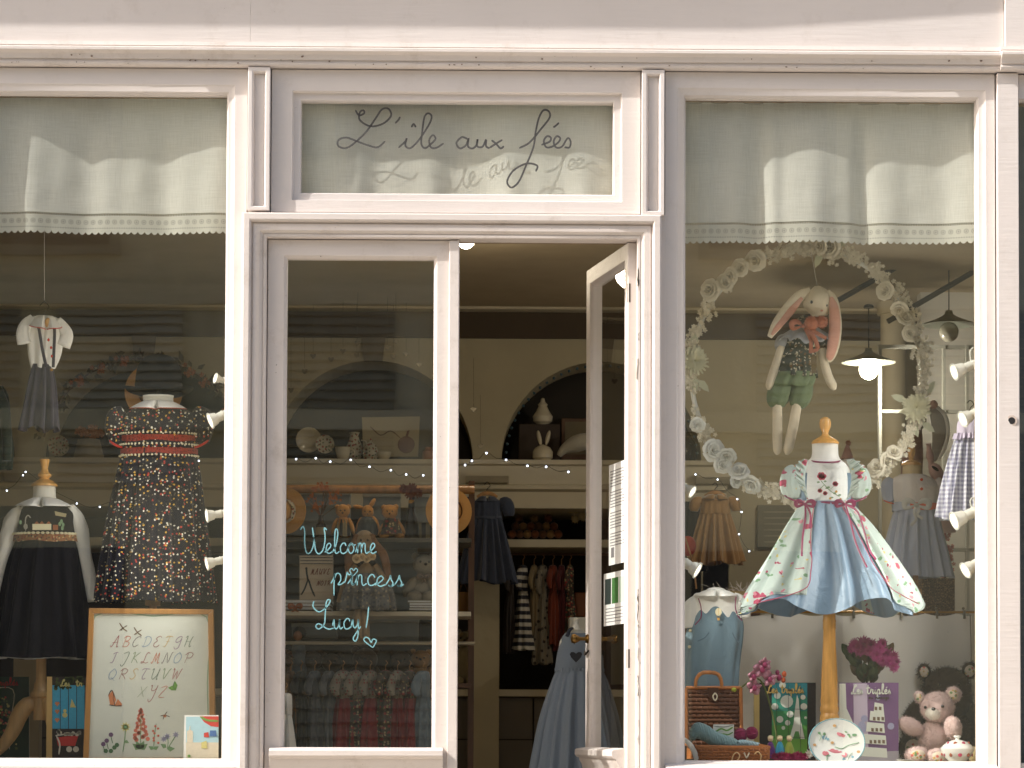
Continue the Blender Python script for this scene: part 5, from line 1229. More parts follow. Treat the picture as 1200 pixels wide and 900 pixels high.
# 1 flowered smocked dress
YF = .5
NAVYF = print_mat('navy_ditsy_cotton', (18, 17, 30), [((120, 110, 80), 84, .2, .3), ((186, 62, 46), 66, .22, .26), ((212, 168, 66), 62, .21, .24), ((230, 224, 200), 70, .21, .32)], warp=.4)
REDP = cloth('red_piping', (196, 44, 26)); SMK = print_mat('red_smocking', (148, 52, 36), [((96, 30, 26), 120, .3, .6)])
t = thing('mannequin', 'headless linen bust on a wooden pole wearing the navy flowered dress', 'mannequin', W(182, 893, YF))
obj('bust', (lambda mb: loftp(mb, YF, [(464, 167.5, 203), (474, 167, 204), (482, 160, 211, .5), (492, 152, 220), (520, 152, 220), (536, 152, 220)], n=60, dep=.4))(MB()), BUST, t)
obj('neck_rim', lathep(MB(), 185.5, [(18.2, 465.5), (18.2, 463.5), (15, 463)], YF, 30, .6), BUST, t)
obj('pole', MB().tube([(X(181, YF), YF, SILL), (X(181, YF), YF, Z(545, YF))], 4.5 * S(YF), 14), OAK2, t)
obj('foot_block', MB().bx(X(173, YF), X(189, YF), YF - .03, YF + .03, Z(712, YF), Z(700, YF)), OAK2, t, bevel=.003)
obj('base', MB().lathe([(.12, 0), (.12, .02), (.04, .035)], (X(181, YF), YF, SILL), 24), OAK2, t)
t = thing('dress', 'dark navy smocked dress with a tiny bright flower print and red-edged puff sleeves', 'dress', W(182, 705, YF))
mb = MB(); loftp(mb, YF, [(478, 160, 212, .6), (484, 150, 224), (494, 145, 229), (508, 144, 230), (532, 143, 229), (538, 141, 230)], (.0005, .0015), 40, .52, 200, 5, 3, grow=.003); obj('bodice', mb, NAVYF, t, auto=0)
mb = MB(); loftp(mb, YF, [(536, 141, 230), (550, 138, 234), (600, 127, 240), (650, 119, 246), (690, 113, 250), (705, 112, 251)], (.002, .015), 21, .5, 300, 8, 5, hemw=.004); obj('skirt', mb, NAVYF, t, auto=0)
for py0, py1 in ((511, 518), (526, 533)):
    mb = MB(); loftp(mb, YF, [(py0, 143.5, 230), (py1, 143, 229.5)], (.001, .001), 48, .52, 220, 3, 3, grow=.006); obj('smocked_band', mb, SMK, t, auto=0)
mb = MB(); s_ = S(YF)
for py in (509, 522, 535):
    for i in range(-13, 14):
        a = -PI / 2 + i * .115; cx = 186.5
        c = W(cx, py, YF); mb.ell((c.x + (43.5 * s_ + .009) * math.cos(a), YF + (43.5 * s_ * .53 + .009) * math.sin(a), c.z), .0042, nu=6, nv=4)
o = obj('bead_rows', mb, mat('cream_thread', (224, 214, 176), bump=0), t); o['kind'] = 'stuff'
for sg, cx in ((-1, 146), (1, 227)):
    k = cx
    pts = [(k, 482, 7), (k + sg * 8, 488, 12), (k + sg * 10, 500, 13), (k + sg * 9, 511, 11), (k + sg * 8, 519, 9)]
    obj('sleeve', tubep(MB(), pts, YF, 40, .8, 5, lambda v, th: 1 + .06 * math.sin(th * 11)), NAVYF, t, auto=0)
    c = [(k + sg * 8 + 9.5 * math.cos(a) * .95, 519 + 9.5 * math.sin(a) * .42 + (-sg * 0) - sg * 0 + (math.cos(a) * -sg * 4), 1.5, -.0 + math.sin(a) * -.02) for a in [2 * PI * i / 20 for i in range(21)]]
    obj('sleeve_piping', tubep(MB(), c, YF - .004, 6, sub=2), REDP, t)
obj('collar', collar(MB(), 185.5, 474, YF, 18.5, 15, 8, 1.05, 0, .03), WHITE, t, solid=.002)
def collar_pipe(mb, cx, py, Y, rn, w_, drop, dep, gap=.12, back=2.4, r=.0016):
    s_ = S(Y); c = W(cx, py, Y)
    for sg in (-1, 1):
        pts = []
        for i in range(26):
            u = i / 25; tt = gap + (back - gap) * u; ww = w_ * (min(1, math.sqrt(u / .09)) if u < .09 else 1); rr_ = (rn + ww) * s_
            pts.append((c.x + sg * math.sin(tt) * rr_, c.y - math.cos(tt) * rr_ * dep - .007, c.z - drop * s_ * (.6 + .4 * math.cos(tt * .9)) - .0005))
        mb.tube(pts, r, 6)
    return mb
obj('collar_piping', collar_pipe(MB(), 185.5, 474, YF, 18.5, 15, 8, 1.05, .03), mat('terracotta_piping', (176, 84, 52), bump=0), t)
# hats behind it
FELT = mat('charcoal_felt', (24, 23, 21), rough=1, sheen=0, spec=.1)
YH = .72
t = thing('hat_stand', 'thin dark stand carrying the hats behind the navy flowered dress', 'stand', W(186, 893, YH)); obj('pole', MB().tube([(X(186, YH), YH, SILL), (X(186, YH), YH, Z(458, YH))], .008, 8), WIRE, t); obj('foot', MB().lathe([(.1, 0), (.1, .012), (.01, .02)], (X(186, YH), YH, SILL), 20), WIRE, t)
t = thing('bowler_hat', 'charcoal felt bowler hat above the headless bust', 'hat', W(186, 460, YH))
obj('crown', lathep(MB(), 186, [(27, 457), (27.5, 448), (26, 434), (22, 424), (15, 418), (6, 415.5), (.5, 415)], YH, 40, 1.15), FELT, t)
obj('brim', (lambda mb: mb.grid(lambda u, v: (W(186, 456, YH).x + math.cos(2 * PI * u) * (26 + 14.5 * v) * S(YH), YH + math.sin(2 * PI * u) * (26 + 14.5 * v) * S(YH) * 1.15, W(186, 456.5 + 3 * math.sin(PI * v) * (1 if True else 0) - 7 * v * v * abs(math.cos(2 * PI * u)) ** 2 + 4 * v, YH).z), 48, 6))(MB()), FELT, t, solid=.004)
obj('hatband', lathep(MB(), 186, [(27.8, 457), (28, 450)], YH, 40, 1.15), mat('black_grosgrain', (30, 30, 30)), t)
strawhat('straw hat hooked behind the charcoal bowler, only its left rim showing', 180, 459, 34, 34, YH + .16, BLACK, .05)
# 2 navy pinafore
YN = .6
OAK3 = wood('tripod_wood', (204, 162, 104), rough=.4)
t = thing('mannequin', 'linen child bust with a turned wooden neck cap on a wooden tripod, far left', 'mannequin', W(48, 893, YN))
obj('bust', (lambda mb: loftp(mb, YN, [(570, 39, 65, .8), (584, 38, 66, .8), (592, 31, 73), (604, 28, 78), (640, 28, 80)], n=60, dep=.4))(MB()), BUST, t)
obj('neck_cap', lathep(MB(), 52, [(15.5, 570), (15, 567.5), (10, 563.5), (6, 561.5), (5.5, 560.5), (8, 558), (8, 556), (5, 553), (4, 549), (6, 538.5), (5, 538)], YN, 28), OAK, t)
obj('pole', lathep(MB(), 48, [(7, 803), (6, 796), (6.2, 640)], YN, 20), OAK3, t)
obj('collar_block', lathep(MB(), 48, [(9, 844), (9.5, 818), (12.5, 816), (12.5, 812), (9, 808), (8, 800)], YN, 24), OAK3, t)
for dx, dy in ((-1, 0), (.55, .8), (.55, -.7)):
    c0 = W(48, 826, YN); sc__ = S(YN); L_ = 52 * sc__
    pts = [c0 + Vector((dx * a * L_, dy * a * L_ * .55, -b * sc__)) for a, b in ((.1, 0), (.3, 0), (.5, 14), (.62, 30), (.85, 48), (1.05, 58))]
    zf_ = SILL + .014
    pts = [Vector((p.x, p.y, max(p.z, zf_))) for p in pts]
    obj('tripod_leg', MB().tube(pts, [.022, .03, .032, .028, .022, .016], 14, True, .7, 4), OAK3, t)
NV = mat('navy_velvet', (15, 14, 20), rough=.9, sheen=.04, bump=.2, bs=300, spec=.2)
BLOUSE = cloth('ivory_blouse', (232, 228, 216))
t = thing('blouse', 'ivory long-sleeved blouse with a scalloped collar under the navy pinafore', 'blouse', W(52, 700, YN))
obj('body', (lambda mb: loftp(mb, YN, [(588, 34, 70), (598, 24, 82), (630, 25, 83)], (.001, .002), 12, .45, 70, 4, 2, grow=.003))(MB()), BLOUSE, t, auto=0)
for pts in ([(26, 597, 7), (14, 610, 9), (6, 640, 9), (-2, 675, 8), (-8, 700, 7)], [(80, 595, 7), (92, 612, 9), (98, 645, 8.5), (105, 680, 7.5), (109, 705, 6.5)]):
    obj('sleeve', tubep(MB(), pts, YN, 30, .8, 6, lambda v, th: 1 + .05 * math.sin(th * 5 + v * 20) + .03 * math.sin(v * 40 + th)), BLOUSE, t, auto=0)
obj('collar', collar(MB(), 52, 587, YN, 14, 16, 9, 1.35, .2, .03), WHITE, t, solid=.002)
t = thing('pinafore', 'navy velvet pinafore with an embroidered village bodice and braided band', 'dress', W(50, 770, YN))
mb = MB(); loftp(mb, YN, [(594, 29, 78, .62), (602, 26, 86, .6), (614, 24, 86), (632, 20, 88)], (.0, .001), 9, .58, 90, 5, 4, grow=.008); obj('bodice', mb, NV, t, auto=0)
mb = MB(); loftp(mb, YN, [(631, 20, 90), (660, 10, 96), (710, 0, 103), (750, -8, 110), (771, -12, 113)], (.002, .018), 15, .52, 220, 7, 7); obj('skirt', mb, NV, t, auto=0)
mb = MB(); loftp(mb, YN, [(627, 20, 88), (635, 19, 89.5)], dep=.6, n=90, sub=3, grow=.012); obj('braided_band', mb, print_mat('braid', (150, 104, 64), [((60, 50, 44), 90, .3, .6), ((196, 170, 120), 80, .28, .5), ((140, 50, 40), 90, .25, .5)]), t)
mb = MB(); s_ = S(YN)
for i in range(-9, 10):
    a = -PI / 2 + i * .15; c = W(54, 626, YN); mb.ell((c.x + (34 * s_ + .012) * math.cos(a), YN + (34 * s_ * .62 + .012) * math.sin(a), c.z), (.008, .003, .005), nu=8, nv=4)
o = obj('scalloped_edge', mb, mat('cream_thread', (224, 214, 176)), t); o['kind'] = 'stuff'
yE = YN - .105; mb = MB(); mb.pp([(38, 614), (60, 614), (60, 621), (38, 621)], yE, .002); mb.cur = 1; mb.stroke([(30, 622), (30, 608), (33, 604), (36, 607)], 1.3, yE); mb.pc(30, 617, 2.5, yE, ry=3.5); mb.cur = 2
for a in (40, 46, 54): mb.pp([(a, 614), (a + 3, 610.5), (a + 6, 614)], yE - .001, .002)
mb.pp([(62, 615), (68, 615), (68, 621), (62, 621)], yE, .002); mb.cur = 3
for a, b in ((24, 612), (72, 611), (74, 615), (70, 614), (73, 619)): mb.pc(a, b, 1.6, yE, ry=2.6)
mb.cur = 4; mb.pp([(64, 599), (78, 602), (77, 606), (65, 604)], yE + .006, .002)
obj('embroidery', mb, [mat('cream_thread', (224, 214, 176)), mat('grey_thread', (150, 146, 130)), TERRA, mat('sage_thread', (120, 150, 110)), mat('buff_tape', (170, 156, 116))], t)
obj('petticoat_hem', (lambda mb: loftp(mb, YN, [(766, 0, 104), (771.5, 2, 102)], (.01, .012), 15, .4, 160, 3, 7))(MB()), WHITE, t, auto=0)
# 3 hanging shirt and shorts
YO = .42
t = hanger(52, 374, YO, 13, 'small wooden hanger on a long thread holding the shirt and shorts', hook=22, up=0)
obj('hanging_thread', tubep(MB(), [(52, 352, .35), (52, 285, .3), (51, 115, .3)], YO, 5, sub=0), THREAD, t)
t = thing('shirt_outfit', 'short-sleeved cream shirt with red buttons and charcoal braced skirt, hung by a thread', 'outfit', W(50, 505, YO))
obj('shirt', (lambda mb: loftp(mb, YO, [(370, 43, 62, .5), (375, 34, 71), (392, 32, 74), (415, 33, 71), (431, 36, 64)], (0, .004), 7, .35, 70, 5, 4))(MB()), BLOUSE, t, auto=0)
for pts in ([(38, 373, 5), (30, 381, 7), (26, 392, 8), (28, 404, 8.5)], [(66, 374, 5), (73, 383, 7), (77, 392, 8), (73, 405, 8.5)]):
    obj('sleeve', tubep(MB(), pts, YO - .01, 24, .5, 5, lambda v, th: 1 + .05 * math.sin(th * 4)), BLOUSE, t, auto=0)
obj('collar', collar(MB(), 52, 373, YO - .01, 8, 11, 14, .8), BLOUSE, t, solid=.002)
obj('collar_piping', collar_pipe(MB(), 52, 373, YO - .012, 8, 11, 14, .8), REDP, t)
for a, b in ((52, 398), (55, 407), (56, 417)): obj('button', MB().ell(W(a, b, YO - .05), (.0045, .003, .006), nu=8, nv=6), REDP, t)
CHAR = cloth('charcoal_cotton', (54, 50, 60))
for pts in ([(40, 370, 1.8, .02), (43, 385, 1.8, -.045), (47, 410, 1.8, -.052), (52, 432, 1.8, -.05)], [(62, 378, 1.8, -.03), (61.5, 395, 1.8, -.05), (60, 432, 1.8, -.05)]): obj('brace', tubep(MB(), pts, YO, 8, .4), CHAR, t)
obj('skirt', (lambda mb: loftp(mb, YO, [(427, 38, 61, .5), (450, 33, 65), (480, 28, 67), (503, 24, 68)], (.002, .014), 10, .45, 110, 6, 5, hemw=.012))(MB()), CHAR, t, auto=0)
obj('waist_button', MB().ell(W(55, 433, YO - .055), (.005, .003, .005), nu=8, nv=6), BRASS, t)
obj('hanger_neck', ellp(MB(), 53, 378, 4, 6, YO - .035, .6), OAK, t)
t.rotation_euler.z = .3
t = thing('coat', 'dark green child coat cut off by the left edge of the window', 'coat', W(-6, 552, YF)); obj('body', (lambda mb: loftp(mb, YF, [(452, -20, 3), (466, -26, 9), (500, -26, 11), (530, -27, 13), (550, -27, 11)], (.003, .01), 9, .4, 80, 5, 3))(MB()), cloth('bottle_green_wool', (36, 46, 34)), t, auto=0)
obj('sleeve', tubep(MB(), [(-2, 458, 6), (5, 480, 7), (8, 515, 6), (8, 540, 5)], YF - .05, 16), cloth('bottle_green_wool', (36, 46, 34)), t); obj('thread', tubep(MB(), [(-8, 452, .4), (-8, 300, .4), (-8, 115, .4)], YF, 4, sub=0), THREAD, t)
# 4 framed alphabet
YA = .34
t = thing('sampler_frame', 'wood-framed alphabet sampler with flowers and butterflies standing at the window foot', 'picture', W(175, 893, YA))
def slab(mb, q, Y, t_): return mb.pp(q, Y, t_)
OUT = [(104, 712.5), (250, 714), (253, 892), (97, 892)]; INN = [(110, 719), (243.5, 720), (246, 892), (103.5, 892)]
FR = wood('gilt_brown_frame', (176, 128, 72), rough=.35, coat=.3, contrast=.2)
for k in range(3):
    i, j = ((3, 0), (0, 1), (1, 2))[k]
    obj('frame_side', MB().pp([OUT[i], OUT[j], INN[j], INN[i]], YA - .012, .03), FR, t, bevel=.003, smooth=False)
obj('frame_side', MB().pp([(97, 893), (253, 893), (246, 888), (103.5, 888)], YA - .012, .03), FR, t, smooth=False)
obj('linen', MB().pp([(109, 718), (245, 719), (247, 891), (102, 891)], YA, .006), mat('sampler_linen', (214, 218, 206), rough=.8, bump=.3, bs=350, var=.02), t, smooth=False)
YL = YA - .001
obj('mat_edge', MB().stroke([(103.5, 890), (107, 800), (111.5, 722), (180, 722), (242, 723), (243, 800), (245, 890)], 1.4, YL), mat('sage_line', (150, 176, 150), bump=0), t)
LC = [mat('silk_%d' % i, c, bump=0, rough=.5) for i, c in enumerate(((176, 116, 114), (122, 140, 122), (214, 182, 120), (140, 164, 188), (206, 128, 104), (138, 158, 122), (158, 134, 158), (158, 104, 100), (130, 122, 120)))]
mb = MB(); li = 0
for row, (txt, x0, x1, y) in enumerate((('ABCDEFGH', 129, 226, 758), ('IJKLMNOP', 127, 226, 777), ('QRSTUVW', 125, 212, 796), ('XYZ', 160, 196, 817))):
    dx = (x1 - x0) / len(txt)
    for i, ch in enumerate(txt):
        mb.cur = (li * 4 + row) % 9; li += 1
        cap(mb, ch, x0 + i * dx, y, dx * .82, 12.5 if ch != 'Y' else 14, 0.7, YL, .35)
obj('embroidered_alphabet', mb, LC, t, label='coloured script letters A to Z in four rows')
G1, G2 = mat('leaf_print', (116, 156, 108), bump=0, var=.3, vs=200), mat('dark_leaf_print', (86, 120, 84), bump=0)
def leafp(mb, x, y, L, a, wd=.35):
    ca, sa = math.cos(a), math.sin(a); P_ = lambda u, v: (x + u * ca - v * sa, y + u * sa + v * ca)
    mb.pp([P_(0, 0), P_(L * .35, -L * wd), P_(L, 0), P_(L * .35, L * wd)], YL, .001)
def motif(nm, fn, mats): mb = MB(); fn(mb); obj(nm, mb, mats, t)
PR = {k: mat(k + '_print', v, bump=0, var=.2, vs=300) for k, v in dict(orange=(206, 134, 92), black=(80, 72, 66), yellow=(214, 204, 130), coral=(216, 112, 90), purple=(110, 84, 112), lilac=(166, 166, 196), brown=(120, 100, 80), green=(110, 160, 70)).items()}
def mo(mb):
    mb.pp([(129, 826), (127, 815), (132, 809), (136, 820), (134, 826)], YL); mb.pp([(134, 827), (138, 819), (143, 825), (142, 828)], YL); mb.cur = 1; mb.stroke([(127, 815), (131, 809), (135, 818)], 1.1, YL); mb.stroke([(128, 826), (135, 827), (143, 827)], 1.2, YL); mb.stroke([(133, 812), (133, 820), (135, 827)], .9, YL)
motif('butterfly', mo, [PR['orange'], PR['black']])
def mo(mb): mb.pp([(197, 806), (203, 803), (205, 798), (208, 803), (206, 809), (201, 809)], YL); mb.cur = 1; mb.stroke([(205, 798), (203, 804), (206, 809)], .8, YL)
motif('butterfly', mo, [PR['green'], G2])
def mo(mb):
    for x, y in ((144, 736), (161, 741)): mb.stroke([(x - 4, y - 6), (x, y), (x + 5, y + 4)], 1.3, YL); mb.stroke([(x - 4, y + 3), (x, y), (x + 5, y - 3)], 1, YL); mb.stroke([(x - 2, y + 3), (x, y), (x + 4, y - 2)], .8, YL)
motif('dragonflies', mo, [PR['brown']])
def mo(mb):
    for i in range(34): f = i / 33; mb.cur = 0; mb.pc(165 + math.sin(i * 2.4) * (1 + 7.5 * f), 831 + 36 * f, 1.7 + f, YL, .001, 6)
    mb.cur = 1
    for a in (-2.5, -.6, -2.0, -1.1): leafp(mb, 164, 878, 11, a)
    mb.stroke([(165, 838), (165, 860), (164, 878)], .8, YL - .0005)
motif('foxglove', mo, [PR['coral'], G1])
def mo(mb):
    for k in range(9): a = k * .7; leafp(mb, 147, 852, 6, a, .3)
    mb.cur = 1; mb.pc(147, 852, 2, YL - .0012, .001, 8); mb.stroke([(147, 855), (146, 868), (144, 881)], 1, YL); leafp(mb, 146, 868, 6, .5)
motif('daisy', mo, [PR['yellow'], G1])
def mo(mb):
    for x, y in ((130, 861), (125, 868), (121, 872)): mb.cur = 0; mb.pc(x, y, 2.8, YL, .001, 8); mb.cur = 1; mb.stroke([(x, y + 2), (x + 1, y + 6), (x + 2, y + 10)], .8, YL)
    for x, y in ((124, 880), (134, 876), (137, 873), (130, 880)): mb.pc(x, y, 2.8, YL, .001, 6)
motif('violets', mo, [PR['purple'], G2])
def mo(mb):
    mb.cur = 1; mb.stroke([(183, 848), (181, 862), (180, 878)], .9, YL)
    for a in (-.5, -2.6): leafp(mb, 180, 878, 7, a)
    mb.cur = 0
    for i in range(8): mb.pc(182 + math.sin(i * 2) * 3.5, 851 + i * 2.8, 1.5, YL - .0005, .001, 6)
motif('small_sprig', mo, [PR['coral'], G1])
def mo(mb):
    mb.cur = 1; mb.stroke([(206, 862), (201, 870), (196, 878)], .9, YL); mb.stroke([(196, 863), (197, 870), (196, 878)], .8, YL); leafp(mb, 196, 878, 9, -.1); leafp(mb, 195, 876, 8, -2.6); mb.cur = 0
    for x, y in ((206, 861), (196, 863), (192, 866)):
        for k in range(7): leafp(mb, x, y, 4.2, k * .9, .25)
motif('aster', mo, [PR['lilac'], G1])
def mo(mb): mb.pc(193, 839, 2.2, YL, .001, 8, 1.8); mb.cur = 1; mb.stroke([(188, 839), (193, 838), (199, 840)], .8, YL); mb.stroke([(191, 843), (193, 838), (196, 834)], .8, YL)
motif('bee', mo, [PR['orange'], PR['black']])
# 5 print card at the right foot
YK = .11; t = thing('print_card', 'pale blue illustrated card with a red and green sweep, right foot of the left window', 'card', W(236, 893, YK))
obj('card', MB().pp([(216, 838), (256, 838), (256, 893), (215, 893)], YK, .003), PAPER, t, smooth=False)
mb = MB(); yk = YK - .001; mb.pp([(218, 840), (256, 840), (256, 870), (218, 870)], yk); mb.cur = 1; mb.pp([(234, 839.5), (256, 839.5), (256, 852), (247, 851), (239, 846)], yk - .001); mb.cur = 2; mb.stroke([(235, 840), (243, 844), (256, 845)], 2.4, yk - .002); mb.cur = 3
mb.pp([(219, 870), (219, 857), (222, 855), (222, 851), (223, 851), (223, 855), (226, 857), (226, 870)], yk - .001); mb.pp([(218, 870), (256, 870), (256, 888), (218, 888)], yk); mb.cur = 4; mb.pp([(236, 870), (242, 868), (243, 877), (236, 877)], yk - .002); mb.cur = 1; mb.pp([(239, 859), (244, 858), (245, 864), (239, 864)], yk - .002); mb.cur = 5; mb.pp([(246, 856), (253, 856), (254, 863), (246, 863)], yk - .002)
mb.cur = 2; mb.pc(221.5, 886, 1.8, yk - .002)
obj('printed_scene', mb, [mat('sky_print', (176, 214, 226), bump=0, var=.1, vs=60), mat('red_print', (206, 60, 50), bump=0), mat('green_print', (60, 160, 130), bump=0), mat('cream_print', (222, 212, 190), bump=0, var=.1, vs=80), mat('yellow_print', (226, 200, 120), bump=0), mat('blue_print', (70, 110, 170), bump=0)], t)
# books
def book(label, q, Y, cover, spine=None, depth=.018):
    t = thing('book', label, 'book', W(q[2][0], q[2][1], Y))
    obj('cover', MB().pp(q, Y, .003), cover, t, smooth=False)
    obj('pages', MB().pp([(q[0][0] + .6, q[0][1] + .6), (q[1][0] - .6, q[1][1] + .6), (q[2][0] - .6, q[2][1] - .4), (q[3][0] + .6, q[3][1] - .4)], Y + .0035, depth), PAPER, t, smooth=False)
    obj('back_cover', MB().pp(q, Y + depth + .004, .003), cover, t, smooth=False)
    if spine: obj('spine', MB().pp(spine[0], Y - .002, depth + .01), spine[1], t, smooth=False)
    return t
YG2 = .42
t = book('picture book with a blue plank cover half hidden by the sampler frame', [(61, 793), (100, 793), (100, 892), (61, 892)], YG2, mat('dark_cover', (46, 34, 28), rough=.3), ([(55, 793), (61, 793), (61, 892), (54, 892)], mat('buff_spine', (214, 176, 110), rough=.4)))
mb = MB(); yb = YG2 - .001
for i in range(4):
    x0 = 61 + i * 9.6; mb.cur = 0; mb.pp([(x0 + .4, 803), (x0 + 9.2, 803), (x0 + 9.2, 854), (x0 + .4, 854)], yb)
mb.cur = 1
for i in range(40): a = R.random(); mb.pc(61 + a * 38, 794 + R.random() * (17 - 9 * a), R.uniform(1.5, 3), yb - .0015, .001, 6)
mb.cur = 2
for y in (824, 833, 843): q = [(64, y), (66, y - 2), (67, y - .5), (68, y - 2), (70, y), (67, y + 4)]; mb.pp(q, yb - .002)
mb.cur = 3; mb.pp([(84, 819), (87, 825), (89, 829), (82, 829)], yb - .002); mb.pc(76, 833, 2, yb - .002); mb.pc(76, 838, 3, yb - .002); mb.cur = 4; mb.pp([(66, 864), (92, 862), (88, 874), (68, 874)], yb - .002); mb.cur = 5; mb.stroke([(65, 862), (80, 860), (95, 860)], 1.6, yb - .003); mb.stroke([(66, 862), (70, 872), (69, 884)], 1.8, yb - .003)
for i in range(12): mb.pc(68 + R.random() * 26, 856 + R.random() * 5, 2.2, yb - .003, .001, 7)
for a in (81, 89): mb.pc(a, 878, 3.5, yb - .003)
obj('cover_art', mb, [mat('plank_blue', (74, 172, 206), bump=0, var=.15, vs=90), mat('ivy_print', (74, 84, 36), bump=0, var=.5, vs=200), PR['orange'], PR['yellow'], mat('red_print', (206, 60, 50)), mat('cream_print', (222, 212, 190))], t)
mb = MB(); script(mb, 'Les', 71, 804, 3.6, 3.6, 1.3, yb - .004); script(mb, 'tr', 89, 804, 3.8, 3.6, 1.3, yb - .004); obj('title_lettering', mb, mat('yellow_print', (236, 206, 70), bump=0), t)
t = book('dark green picture book at the far left foot of the window', [(-16, 793), (34, 793), (34, 892), (-16, 892)], YG2 + .4, mat('green_cover', (30, 66, 38), rough=.3, bump=.05))
mb = MB(); yb = YG2 + .399; mb.stroke([(-14, 807), (15, 808), (13.5, 840), (11, 878)], 1, yb - .001); mb.cur = 1
for i in range(70): f = R.random(); mb.cur = (1, 2, 3)[i % 3]; mb.pc(4 + R.uniform(-1, 1) * (3 + 16 * f), 817 + 62 * f, R.uniform(1, 2), yb - .002, .001, 6)
obj('cover_art', mb, [mat('cream_print', (222, 212, 190)), mat('moss_print', (90, 110, 60), bump=0), PR['coral'], PR['yellow']], t)
mb = MB(); script(mb, 'triplés', -6, 803, 4.2, 3.8, 1.2, yb - .003); obj('title_lettering', mb, mat('red_print', (206, 60, 50)), t)
# spotlights on upright tracks; their glow and beams are added to brighten the display
SP = mat('white_lamp_enamel', (226, 226, 216), rough=.3, coat=.4)
LENSM = mat('added_glow_lens', (255, 246, 226), rough=.15, emis=.9, bump=0)
def spot(label, a, b, r, Y, group, hose=None, dy=-.02, lit=3.6):
    """can from its back a to its mouth b (px)"""
    t = thing('spotlight', label, 'spotlight', W(a[0], a[1], Y), group); A, B = W(a[0], a[1], Y), W(b[0], b[1], Y) + Vector((0, dy, 0)); s_ = S(Y); D = B - A
    obj('can', MB().tube([A, A + D * .05, A + D * .45, A + D * .62, A + D * .66, A + D], [r * .45 * s_, r * .62 * s_, r * .66 * s_, r * .62 * s_, r * .8 * s_, r * 1.05 * s_], 22), SP, t, auto=30)
    obj('lens', MB().tube([A + D * 1.001, A + D * 1.02], [r * .9 * s_, r * .82 * s_], 20), LENSM, t)
    obj('rim', MB().tube([A + D * .96, A + D * 1.015], [r * 1.12 * s_, r * 1.12 * s_], 22, False), SP, t, solid=.002)
    obj('cooling_ring', MB().tube([A + D * .3, A + D * .34], [r * .74 * s_, r * .74 * s_], 20), SP, t)
    if lit:
        l = bpy.data.lights.new('display_fill_light', 'SPOT'); l.energy = lit; l.color = (1, .97, .92); l.shadow_soft_size = .02; l.spot_size = 2.4; l.spot_blend = .8  # beam added to brighten the window display
        lo = bpy.data.objects.new('display_fill_light', l); sc.collection.objects.link(lo); lo.parent = t; lo.location = A + D * 1.06 - t.location; lo.rotation_euler = (D.normalized() + Vector((0, .55, 0))).to_track_quat('-Z', 'Y').to_euler()
    if hose: obj('cable_loop', tubep(MB(), [(x, y, 1) for x, y in hose], Y + .01, 8), SP, t)
    return t
def track(label, px, y0, y1, Y):
    t = thing('light_track', label, 'track', W(px, y1, Y)); obj('bar', MB().bx(X(px, Y) - .008, X(px, Y) + .008, Y - .008, Y + .008, W(px, y1, Y).z, W(px, y0, Y).z), SP, t, bevel=.002)
YT = .13
track('white upright lighting track behind the right stile of the left window', 268, 420, 893, YT)
for i, (a, b, r, s_) in enumerate((((266, 447), (253, 444), 5.5, 'topmost of the four'), ((268, 484), (247, 494), 8.5, 'second from the top'), ((266, 601), (243, 605), 7, 'third from the top'), ((266, 655), (243, 661), 7, 'lowest of the four'))):
    spot('white spotlight at the right edge of the left window, ' + s_, a, b, r, YT, 'spotlights in the left window')
track('white upright lighting track behind the right stile of the right window', 1151, 400, 893, YT)
for a, b, r, h, s_ in (((1150, 424), (1117, 437), 9, [(1138, 424), (1137, 412), (1143, 408), (1147, 430), (1150, 452)], 'topmost, with a cable loop'), ((1152, 480), (1127, 492), 9, None, 'second, above the gingham dress'), ((1152, 596), (1117, 611), 10, [(1141, 600), (1137, 588), (1141, 584), (1144, 602), (1149, 625)], 'third, overlapping the gingham hem'), ((1154, 654), (1130, 669), 9, None, 'lowest of the four')):
    spot('white spotlight at the right edge of the right window, ' + s_, a, b, r, YT, 'spotlights in the right window', h)
track('white upright lighting track behind the left stile of the right window', 797, 560, 893, YT)
for a, b, r, s_ in (((796, 656), (817, 669), 9, 'lower one, turned down to the right'), ((797, 568), (811, 577), 7, 'upper one, mostly hidden by the frame')): spot('white spotlight at the right window\'s left edge, ' + s_, a, b, r, YT, 'spotlights at the left of the right window')
# ------------------------------------------------------------------ right display window
# flowered hoop
YW2 = .54
PET = cloth('cream_petal_cloth', (240, 232, 210), var=.06, bs=150); PETW = cloth('white_petal_cloth', (240, 240, 232), var=.05, bs=150)
hc = W(946, 437, YW2); hrx, hrz = 137 * S(YW2), 147 * S(YW2)
hoop = thing('flower_hoop', 'large hanging hoop covered in cream cloth roses and small blossoms', 'wreath', (hc.x, YW2, hc.z + hrz))
obj('ring', MB().tube([(hc.x + hrx * math.cos(a), YW2, hc.z + hrz * math.sin(a)) for a in [2 * PI * i / 96 for i in range(97)]], 2.8 * S(YW2), 10, False), PETW, hoop)
roses = [rose_mesh('rose', .034, PET, seed=i) for i in range(4)]; rosew = [rose_mesh('rose', .034, PETW, seed=i + 9) for i in range(3)]
sprays = [spray_mesh('blossom_spray', .024, PET, seed=i) for i in range(4)]
mum = mum_mesh('dahlia', .06, cloth('ivory_petal', (220, 216, 184), var=.1), 90, 3, .2)
